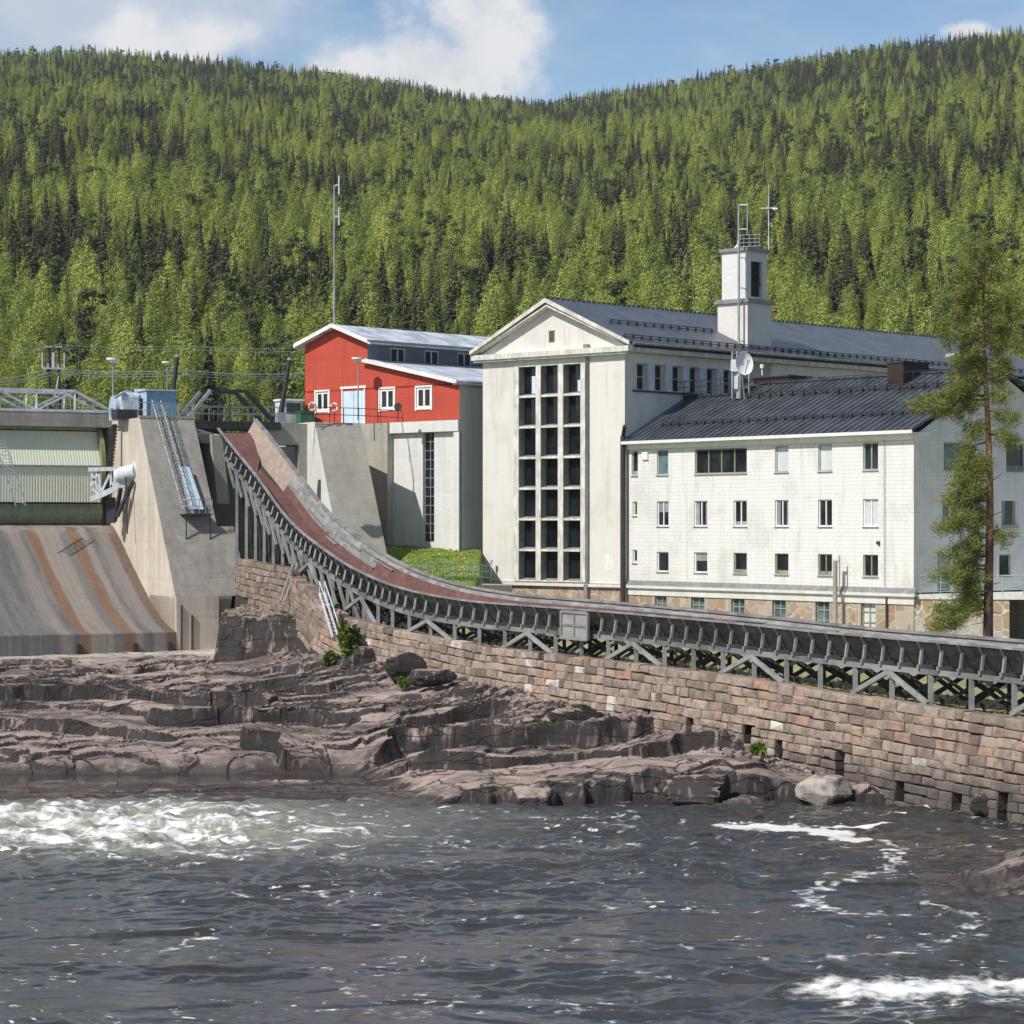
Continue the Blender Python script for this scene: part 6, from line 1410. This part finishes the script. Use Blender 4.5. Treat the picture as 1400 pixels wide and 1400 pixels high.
# ================================================================ TREES AND SHRUBS
def leafmat(name, c1, c2, c3, transl=.25, rough=.7):
    m, nt, b = newmat(name, rough, .15); t = tone(nt); r = nd(nt, 'ShaderNodeObjectInfo').outputs['Random']
    c = mixc(nt, t, c1, c2); c = mixc(nt, mth(nt, 'MULTIPLY', r, .6), c, c3)
    r2 = mth(nt, 'FRACT', mth(nt, 'MULTIPLY', r, 17.31)); c = mixc(nt, 1.0, c, mixc(nt, r2, (.58, .62, .62), (1.2, 1.15, 1.1)), 'MULTIPLY')
    setc(nt, b, c)
    if transl:
        tr = nd(nt, 'ShaderNodeBsdfTranslucent', {'Color': c}); mx = nd(nt, 'ShaderNodeMixShader', {0: transl, 1: b.outputs[0], 2: tr.outputs[0]})
        nt.links.new(mx.outputs[0], nt.nodes['Material Output'].inputs[0])
    return m
M['birch_leaf'] = leafmat('birch_leaves', (0.315, 0.37, 0.080), (0.465, 0.50, 0.13), (0.33, 0.43, 0.10), .25)
M['spruce_leaf'] = leafmat('spruce_needles', (0.060, 0.078, 0.038), (0.165, 0.175, 0.078), (0.16, 0.14, 0.066), .05)
M['pine_leaf'] = leafmat('pine_needles', (0.06, 0.085, 0.035), (0.14, 0.165, 0.06), (0.10, 0.125, 0.05), .12)
M['big_pine_leaf'] = leafmat('near_pine_needles', (0.22, 0.25, 0.065), (0.54, 0.54, 0.15), (0.34, 0.37, 0.10), .25)
M['shrub_leaf'] = leafmat('shrub_leaves', (0.07, 0.12, 0.018), (0.19, 0.25, 0.045), (0.12, 0.18, 0.03), .3)
M['grass_blade'] = leafmat('grass_blades', (0.10, 0.19, 0.022), (0.20, 0.31, 0.05), (0.15, 0.25, 0.03), .3)
M['dry_grass'] = leafmat('dry_grass', (0.14, 0.13, 0.05), (0.27, 0.24, 0.11), (0.2, 0.2, 0.08), .2)
M['yellow'] = plain('dandelion_yellow', (0.75, 0.55, 0.03), .7)
M['forest_floor'] = plain('forest_floor', (0.11, 0.115, 0.045), .95, var=.5, scale=.05)
M['bark'] = plain('grey_bark', (0.16, 0.13, 0.11), .9); M['birch_bark'] = plain('birch_bark', (0.5, 0.48, 0.44), .8, var=.6)
def bark_mat():
    m, nt, b = newmat('pine_bark', .9, .2); p = pos(nt); z = nd(nt, 'ShaderNodeSeparateXYZ', {0: p}).outputs[2]; n = noise(nt, vscale(nt, p, (6, 6, 1.6)), 1, 6, .7)
    lo = mixc(nt, ramp(nt, n, .4, .65), (0.055, 0.042, 0.036), (0.17, 0.125, 0.10)); hi = mixc(nt, ramp(nt, n, .4, .65), (0.17, 0.085, 0.045), (0.40, 0.22, 0.115))
    setc(nt, b, mixc(nt, ramp(nt, mth(nt, 'ADD', z, mth(nt, 'MULTIPLY', n, 3)), 7.5, 12), lo, hi)); addbump(nt, b, n, .8, .04); return m
M['pine_bark'] = bark_mat()

def quads_cloud(rs, C_, size, asp=1.0, up=None, tone_=None):
    if up is not None:                                   # clumps face outwards from the bough they sit on
        n = len(C_); nn = up + rs.randn(n, 3) * .33; nn /= np.linalg.norm(nn, axis=1)[:, None]
        d = np.cross(nn, rs.randn(n, 3)); d /= np.linalg.norm(d, axis=1)[:, None]; e = np.cross(nn, d); s = size * rs.uniform(.6, 1.4, n)[:, None]
        V = np.stack([C_ - d * s * asp, C_ - e * s * .8 + nn * s * .15, C_ + d * s * asp, C_ + e * s * .8 + nn * s * .15], 1).reshape(-1, 3)
        return V, np.arange(4 * n).reshape(-1, 4), (rs.rand(n) if tone_ is None else tone_)
    """n randomly turned quads around centres C_ -> vertices, faces, tones"""
    n = len(C_); d = rs.randn(n, 3); d /= np.linalg.norm(d, axis=1)[:, None]
    e = rs.randn(n, 3); e -= (e * d).sum(1)[:, None] * d; e /= np.linalg.norm(e, axis=1)[:, None]
    s = size * rs.uniform(.6, 1.4, n)[:, None]
    V = np.stack([C_ - d * s * asp - e * s * .5, C_ + d * s * asp * .2 - e * s * .75, C_ + d * s * asp + e * s * .25, C_ - d * s * asp * .1 + e * s * .8], 1).reshape(-1, 3)
    return V, np.arange(4 * n).reshape(-1, 4), (rs.rand(n) if tone_ is None else tone_)
def trunk_mesh(name, h, r, mat, lean=0.0):
    m = MB(); m.tube([(0, 0, -1.2), (lean * .3, 0, h * .4), (lean, 0, h)], [r, r * .75, r * .15], 6, cap=False); me = m.build(name, mat); d = me.data; bpy.data.objects.remove(me); return d
def birch(seed, h=14.0, n=3000):
    rs = np.random.RandomState(seed); k = rs.randint(15, 22); wd = rs.uniform(.13, .18)
    lz = np.linspace(.14, .95, k) + rs.uniform(-.03, .03, k); prof = np.interp(lz, [.1, .25, .45, .7, .86, 1], [.7, 1.0, .98, .66, .34, .08]) * wd * h
    a = np.arange(k) * 2.4 + rs.uniform(-.5, .5, k); lr = prof * rs.uniform(.42, .72, k) + .22; cx, cy = prof * .62 * np.cos(a), prof * .62 * np.sin(a)
    w_ = lr ** 2; idx = rs.choice(k, n, p=w_ / w_.sum())
    d = rs.randn(n, 3); d /= np.linalg.norm(d, axis=1)[:, None]; rad = rs.uniform(.60, 1.12, n)[:, None]
    c = np.stack([cx[idx], cy[idx], lz[idx] * h], 1) + d * rad * lr[idx][:, None] * np.array([1, 1, 1.35])
    c[:, 2] = np.clip(c[:, 2], .05 * h, h * 1.03)
    ax_ = c.copy(); ax_[:, 2] = (c[:, 2] - .40 * h) * .35; ax_ /= np.linalg.norm(ax_, axis=1)[:, None] + 1e-6
    t = np.clip(.5 + .22 * np.sin(idx * 2.7) + rs.uniform(-.3, .3, n), 0, 1)
    V, F, t = quads_cloud(rs, c, .125, 1.25, up=d * .8 + ax_ * .7, tone_=t); return mesh_np('birch_crown', V, F, M['birch_leaf'], False, {'tone': ('FACE', t)})
def spruce(seed, h=16.0):
    rs = np.random.RandomState(seed); V, T = [], []; tiers = 26; wd = rs.uniform(.14, .19) * h
    for k in range(tiers):
        f = k / (tiers - 1); z = h * (.06 + .93 * f); r = wd * (1 - f) ** .85 * rs.uniform(.75, 1.15) + .12; nb = max(4, int(14 * (1 - f) + 5))
        for j in range(nb):
            a = rs.uniform(0, 6.28); rr = r * rs.uniform(.7, 1.15); c, s = np.cos(a), np.sin(a); wv = .20 * rr + .10; dz = rr * rs.uniform(.25, .5); lift = rs.uniform(-.1, .1) * h * .03
            p0 = np.array([0, 0, z + .15 + lift]); p1 = np.array([c * rr * .6, s * rr * .6, z - dz * .45 + lift]); p2 = np.array([c * rr, s * rr, z - dz + lift]); pr = np.array([-s, c, 0]) * wv
            V += [p0, p1 + pr + [0, 0, -.12], p2, p1 - pr + [0, 0, -.12]]; T.append(np.clip(.15 + .55 * rs.rand() + .2 * f, 0, 1))
            q1 = p1 + np.array([c, s, 0]) * .05; V += [p1 + [0, 0, .1], q1 + pr * .8 + [0, 0, -.5], p2 + [0, 0, -.35], q1 - pr * .8 + [0, 0, -.5]]; T.append(rs.rand() * .5)
    V = np.array(V); return mesh_np('spruce_crown', V, np.arange(len(V)).reshape(-1, 4), M['spruce_leaf'], False, {'tone': ('FACE', np.array(T))})
def pine_far(seed, h=15.0, n=900):
    rs = np.random.RandomState(seed); k = 15; lz = rs.uniform(.38, .97, k); a = rs.uniform(0, 6.28, k); lr = np.interp(lz, [.35, .6, .85, 1], [.13, .16, .11, .05]) * h
    idx = rs.randint(0, k, n); d = rs.randn(n, 3); d /= np.linalg.norm(d, axis=1)[:, None]
    c = np.stack([np.cos(a[idx]) * lr[idx] * .8, np.sin(a[idx]) * lr[idx] * .8, lz[idx] * h], 1) + d * rs.uniform(.3, 1, n)[:, None] * (.085 * h) * np.array([1.1, 1.1, .6])
    V, F, t = quads_cloud(rs, c, .22, 1.4, up=d + np.array([0, 0, .4])); return mesh_np('pine_crown', V, F, M['pine_leaf'], False, {'tone': ('FACE', t)})

KINDS_ = ['birch', 'spruce', 'pine']
def forest():
    rs = np.random.RandomState(5)
    CR = {'birch': [birch(s) for s in (1, 2, 3, 4, 5)], 'spruce': [spruce(s) for s in (11, 12, 13, 14)], 'pine': [pine_far(s) for s in (21, 22)]}
    TR = {'birch': trunk_mesh('birch_trunk', 11, .11, M['birch_bark']), 'spruce': trunk_mesh('spruce_trunk', 15.5, .2, M['bark']), 'pine': trunk_mesh('pine_trunk', 14.5, .22, M['bark'])}
    pts = []; y = 262.0
    while y < 1640:
        sp = np.interp(y, [260, 500, 1000, 1600], [4.8, 5.3, 6.0, 6.5]); wv = .235 * y + 12
        for x in np.arange(-wv, wv, sp): pts.append((x + rs.uniform(-.48, .48) * sp, y + rs.uniform(-.5, .5) * sp))
        y += sp * .92
    A = np.array(pts); X, Y = A.T; Z = hill_h(X, Y); t = (Y - 250) / 1250
    c1 = fbm(X / 70, Y / 110, 4, 66); c2 = rs.rand(len(X))
    # birch dominates low on the hill and in patches, spruce near the top; a few gaps
    pb = np.clip(.66 - .42 * sstep(.30, 1.0, t) + 1.05 * c1, .08, .93); pp = np.clip(.06 + .06 * fbm(X / 90, Y / 90, 2, 71), 0, .2)
    kind = np.where(c2 < pp, 2, np.where(rs.rand(len(X)) < pb, 0, 1))
    keep = ~((fbm(X / 45, Y / 60, 3, 80) > .62) & (rs.rand(len(X)) < .7))
    sc_ = np.where(kind == 0, rs.uniform(.52, 1.15, len(X)), np.where(kind == 1, rs.uniform(.42, 1.0, len(X)), rs.uniform(.7, 1.1, len(X)))) * (.86 - .10 * t)
    sc_ = np.where((kind == 1) & (t > .9), sc_ * 1.05, sc_)
    rot = rs.uniform(0, 6.28, len(X)); var = rs.randint(0, 100, len(X))
    # the nearest trees stand as individuals where the buildings do not hide them
    px = 700 + K * X / Y; top = YH - K * (Z + sc_ * 14.5 - H) / Y
    sil = np.interp(px, [-60, 0, 410, 420, 460, 690, 750, 990, 991, 1053, 1054, 1310, 1400, 1460], [565, 565, 565, 470, 440, 455, 420, 435, 340, 340, 445, 470, 480, 480])
    vis = (top < sil - 6) & (px > -12) & (px < 1412)
    near = np.where(keep & vis)[0]; near = near[np.argsort(Y[near])]
    cnt = {0: 0, 1: 0, 2: 0}; ind = []
    ymax = 0
    for i in near:
        if cnt[kind[i]] >= 290: break
        cnt[kind[i]] += 1; ind.append(i); ymax = Y[i]
    LB = ['light green birch among the front rows of the wooded hillside', 'dark pointed spruce among the front rows of the wooded hillside', 'grey-green pine among the front rows of the wooded hillside']
    GR = ['birches in the front rows of the hillside', 'spruces in the front rows of the hillside', 'pines in the front rows of the hillside']
    for i in ind:
        k = KINDS_[kind[i]]; r = bpy.data.objects.new(k + '_tree', None); C.objects.link(r); r.location = (X[i], Y[i], Z[i]); s = sc_[i]; r.scale = (s, s, s * (1 + .1 * math.sin(i))); r.rotation_euler = (0, 0, rot[i])
        r['label'] = LB[kind[i]]; r['category'] = k + ' tree'; r['group'] = GR[kind[i]]
        c = bpy.data.objects.new('crown', CR[k][var[i] % len(CR[k])]); C.objects.link(c); c.parent = r
        c = bpy.data.objects.new('trunk', TR[k]); C.objects.link(c); c.parent = r
    rest = keep.copy(); rest[ind] = False; rest &= (Y >= ymax - 1) | (top < 600) & vis
    I = np.where(rest)[0]
    # everything further up is one wood, instanced from the same crowns
    lib = bpy.data.collections.new('tree_library'); order = []
    for k in KINDS_:
        for q, me in enumerate(CR[k]):
            order.append((k, q)); o = bpy.data.objects.new('t%02d_%s' % (len(order), k), me); lib.objects.link(o)
    offs = [0, len(CR['birch']), len(CR['birch']) + len(CR['spruce'])]; nk = [len(CR[k]) for k in KINDS_]
    me = bpy.data.meshes.new('forest'); me.vertices.add(len(I)); me.vertices.foreach_set('co', np.stack([X[I], Y[I], Z[I]], -1).astype(np.float32).ravel())
    a = me.attributes.new('idx', 'INT', 'POINT'); a.data.foreach_set('value', np.array([offs[kind[i]] + var[i] % nk[kind[i]] for i in I], dtype=np.int32))
    a = me.attributes.new('rot', 'FLOAT_VECTOR', 'POINT'); a.data.foreach_set('vector', np.stack([0 * rot[I], 0 * rot[I], rot[I]], -1).astype(np.float32).ravel())
    a = me.attributes.new('scl', 'FLOAT_VECTOR', 'POINT'); a.data.foreach_set('vector', np.stack([sc_[I], sc_[I], sc_[I] * rs.uniform(.9, 1.15, len(I))], -1).astype(np.float32).ravel())
    ob = obj_of('forest', me); struct(ob, 'stuff'); ob['label'] = 'mixed birch and spruce wood covering the upper hillside'
    ng = bpy.data.node_groups.new('forest_instances', 'GeometryNodeTree'); ng.interface.new_socket('Geometry', in_out='INPUT', socket_type='NodeSocketGeometry'); ng.interface.new_socket('Geometry', in_out='OUTPUT', socket_type='NodeSocketGeometry')
    gi, go = ng.nodes.new('NodeGroupInput'), ng.nodes.new('NodeGroupOutput'); ci = ng.nodes.new('GeometryNodeCollectionInfo'); ci.inputs['Collection'].default_value = lib; ci.inputs['Separate Children'].default_value = True; ci.inputs['Reset Children'].default_value = True
    iop = ng.nodes.new('GeometryNodeInstanceOnPoints'); iop.inputs['Pick Instance'].default_value = True
    def at(nm, ty): n = ng.nodes.new('GeometryNodeInputNamedAttribute'); n.data_type = ty; n.inputs['Name'].default_value = nm; return n.outputs['Attribute']
    ng.links.new(gi.outputs[0], iop.inputs['Points']); ng.links.new(ci.outputs[0], iop.inputs['Instance']); ng.links.new(at('idx', 'INT'), iop.inputs['Instance Index']); ng.links.new(at('rot', 'FLOAT_VECTOR'), iop.inputs['Rotation']); ng.links.new(at('scl', 'FLOAT_VECTOR'), iop.inputs['Scale']); ng.links.new(iop.outputs[0], go.inputs[0])
    md = ob.modifiers.new('instances', 'NODES'); md.node_group = ng
    print('forest', len(I), 'individual', cnt)

def near_pine():
    rs = np.random.RandomState(9); base = P(1351, 921, 99.0); hgt = 17.2
    T = Thing('pine_tree', 'tall slender pine with orange-brown trunk before the shaded end of the white wing', 'pine tree', base)
    ax = lambda z: base + Vector((.22 * math.sin(z * .33) * (z / hgt), .1 * math.sin(z * .5), z))
    m = MB(); m.tube([ax(z) for z in np.linspace(-.4, hgt - .3, 22)], [.22 * (1 - .88 * k / 21) + .01 for k in range(22)], 10); T.part('trunk', m, M['pine_bark'])
    Z0 = lambda py: H - (py - YH) / K * 99 - base.z
    # (photo row, reach to the left (-) or right (+) in photo pixels, droop, clump size)
    limbs = []
    spec = [(342, 8, -4), (352, -18, 6), (360, 24, 4), (372, -34, 10), (380, 30, 8), (392, -20, 6), (400, -52, 16), (405, 40, 14), (420, -30, 12), (424, 44, 16), (436, -58, 16), (440, 26, 10), (452, 46, 22), (460, -44, 14), (470, 30, 16), (478, -28, 10), (486, -40, 16), (496, 34, 14),
            (505, -38, 18), (515, 28, 12), (520, -50, 22), (528, -30, 16), (540, 26, 14), (548, -88, 10), (552, -70, 20), (560, -40, 10), (566, 30, 18), (585, -34, 18), (600, 40, 10), (610, -30, 14), (630, -40, 16), (640, -26, 10), (655, -56, 16), (662, -36, 10), (676, -62, 14), (680, -20, 8), (690, -44, 14), (705, -30, 14), (712, -66, 14), (722, -46, 8), (735, 22, 10), (740, -36, 14), (752, -58, 14), (765, -30, 14), (780, -70, 12), (785, -44, 8), (800, -40, 14), (812, -28, 18), (818, -64, 24), (828, -50, 26), (832, -76, 32), (838, -60, 20)]
    LV, LF, LT, nV = [], [], [], 0; lb = MB()
    for py, dx, droop in spec:
        z = Z0(py - 6); p0 = ax(z); ln = dx / K * 99; dep = rs.uniform(-.5, .5) * abs(ln); p1 = p0 + Vector((ln, dep, -droop / K * 99)); pm = p0.lerp(p1, .5) + Vector((0, 0, .12 * abs(ln)))
        lb.tube([p0, pm, p1], [.05 + .01 * abs(ln), .035, .012], 5, cap=False)
        nc = 3 + int(abs(ln) * 5.5)
        for k in range(nc):
            t = rs.uniform(.30, 1.08); c = np.array(p0.lerp(pm, t * 2) if t < .5 else pm.lerp(p1, t * 2 - 1)) + rs.randn(3) * np.array([.16, .3, .13])
            n = 120; d = rs.randn(n, 3); d[:, 2] = d[:, 2] * .75 + .25; d /= np.linalg.norm(d, axis=1)[:, None]; s = rs.uniform(.12, .26, n)[:, None]; e = np.cross(d, rs.randn(n, 3)); e /= np.linalg.norm(e, axis=1)[:, None]; w_ = .008 + .009 * rs.rand(n)[:, None]
            o = c + rs.randn(n, 3) * .15; V = np.stack([o - e * w_, o + e * w_, o + d * s + e * w_ * .5, o + d * s - e * w_ * .5], 1).reshape(-1, 3)
            LV.append(V); LF.append(np.arange(4 * n).reshape(-1, 4) + nV); nV += 4 * n; LT.append(np.clip(rs.rand() * .6 + rs.rand(n) * .4, 0, 1))
    T.part('limb', lb, M['pine_bark'])
    me = mesh_np('crown', np.concatenate(LV) - np.array(base), np.concatenate(LF), M['big_pine_leaf'], False, {'tone': ('FACE', np.concatenate(LT))}); o = obj_of('crown', me, T.o)
    # dead twigs
    m = MB()
    for py, dx, dy in ((660, 18, -14), (706, 20, -8), (745, -14, 4), (800, 16, -4), (620, -16, -6), (575, 14, -10), (835, 22, 6), (850, -24, 4)):
        p = ax(Z0(py)); m.tube([p, p + Vector((dx / K * 99, -.1, -dy / K * 99))], [.025, .008], 5)
    T.part('dead_twig', m, M['bark'])

def shrub(name, label, base, w_, h, n, seed, mat='shrub_leaf', size=.13, cat='shrub'):
    rs = np.random.RandomState(seed); T = Thing(name, label, cat, base); m = MB(); st = max(4, int(w_ * 4))
    tips = []
    for k in range(st):
        a = rs.uniform(0, 6.28); r = rs.uniform(.2, 1) * w_ / 2; tip = Vector(base) + Vector((r * math.cos(a), r * math.sin(a), h * rs.uniform(.55, 1))); tips.append(tip); m.tube([Vector(base) + Vector((r * .3 * math.cos(a), r * .3 * math.sin(a), -.2)), tip], [.03, .008], 5, cap=False)
    T.part('stems', m, M['bark'])
    i = rs.randint(0, st, n); t = rs.uniform(.25, 1.05, n)[:, None]; B = np.array(base); TP = np.array([list(q) for q in tips]); c = B + (TP[i] - B) * t + rs.randn(n, 3) * np.array([.16, .16, .13]) * (w_ * .35 + .25)
    c[:, 2] = np.maximum(c[:, 2], B[2] + .03); V, F, tn = quads_cloud(rs, c, size, 1.3); me = mesh_np('foliage', V - B, F, M[mat], False, {'tone': ('FACE', tn)}); obj_of('foliage', me, T.o)
def shrubs():
    G = lambda px, py, Y: P(px, py, Y)
    shrub('shrub', 'tall light green bush at the left end of the stone wall', G(480, 903, 119.0), 1.3, 2.0, 1100, 1)
    shrub('shrub', 'low light green bush at the foot of the iron stair', G(455, 918, 119.5), 1.3, 1.0, 500, 2)
    shrub('shrub', 'spreading green bush on the dark rock left of the iron stair', G(405, 872, 129), 2.6, 1.2, 800, 3)
    shrub('shrub', 'small bright bush left among the dark rock below the wall', G(345, 884, 131.5), 1.6, .9, 420, 4)
    shrub('shrub', 'small leafy bush under the steel stair handrail', G(432, 862, 126), 1.2, 1.1, 380, 5)
    shrub('fern_tuft', 'small green plant growing in a rock crack below the boulders', G(553, 940, 111.5), .7, .45, 160, 6, cat='plant')
    shrub('fern_tuft', 'small green tuft on the ledge in the middle of the rock shelf', G(745, 998, 99.5), .55, .35, 130, 7, cat='plant')
    shrub('fern_tuft', 'yellow-green tuft between two drain holes at the wall foot', G(1036, 1032, 91.6), .55, .4, 140, 8, cat='plant')
    shrub('shrub', 'thin green bushes beside the powerhouse plinth behind the chute', G(930, 915, 112), 2.5, .6, 300, 9, 'dry_grass')
# ================================================================ ASSEMBLE
hill(); lawn(); rocks(); river()
def haze():
    m = bpy.data.materials.new('thin_haze'); m.use_nodes = True; nt = m.node_tree; nt.nodes.clear()
    v = nd(nt, 'ShaderNodeVolumePrincipled', {'Color': (0.80, 0.88, 1.0, 1), 'Density': 0.00009, 'Anisotropy': 0.2}); o = nd(nt, 'ShaderNodeOutputMaterial'); nt.links.new(v.outputs[0], o.inputs['Volume'])
    b = MB(); b.box(lambda a, c, z: Vector((a, c, z)), -1620, 1620, -260, 3350, -8, 430); h = b.build('haze', m); struct(h, 'stuff'); h['label'] = 'thin bluish summer haze in the air of the valley'
haze()
powerhouse(); tower(); dish_group(); wing()
RF, rta, rq, rzb = red_house()
dam(); deck_things(RF, rta, rq, rzb)
stone_wall(); flume()
near_pine(); shrubs(); forest()
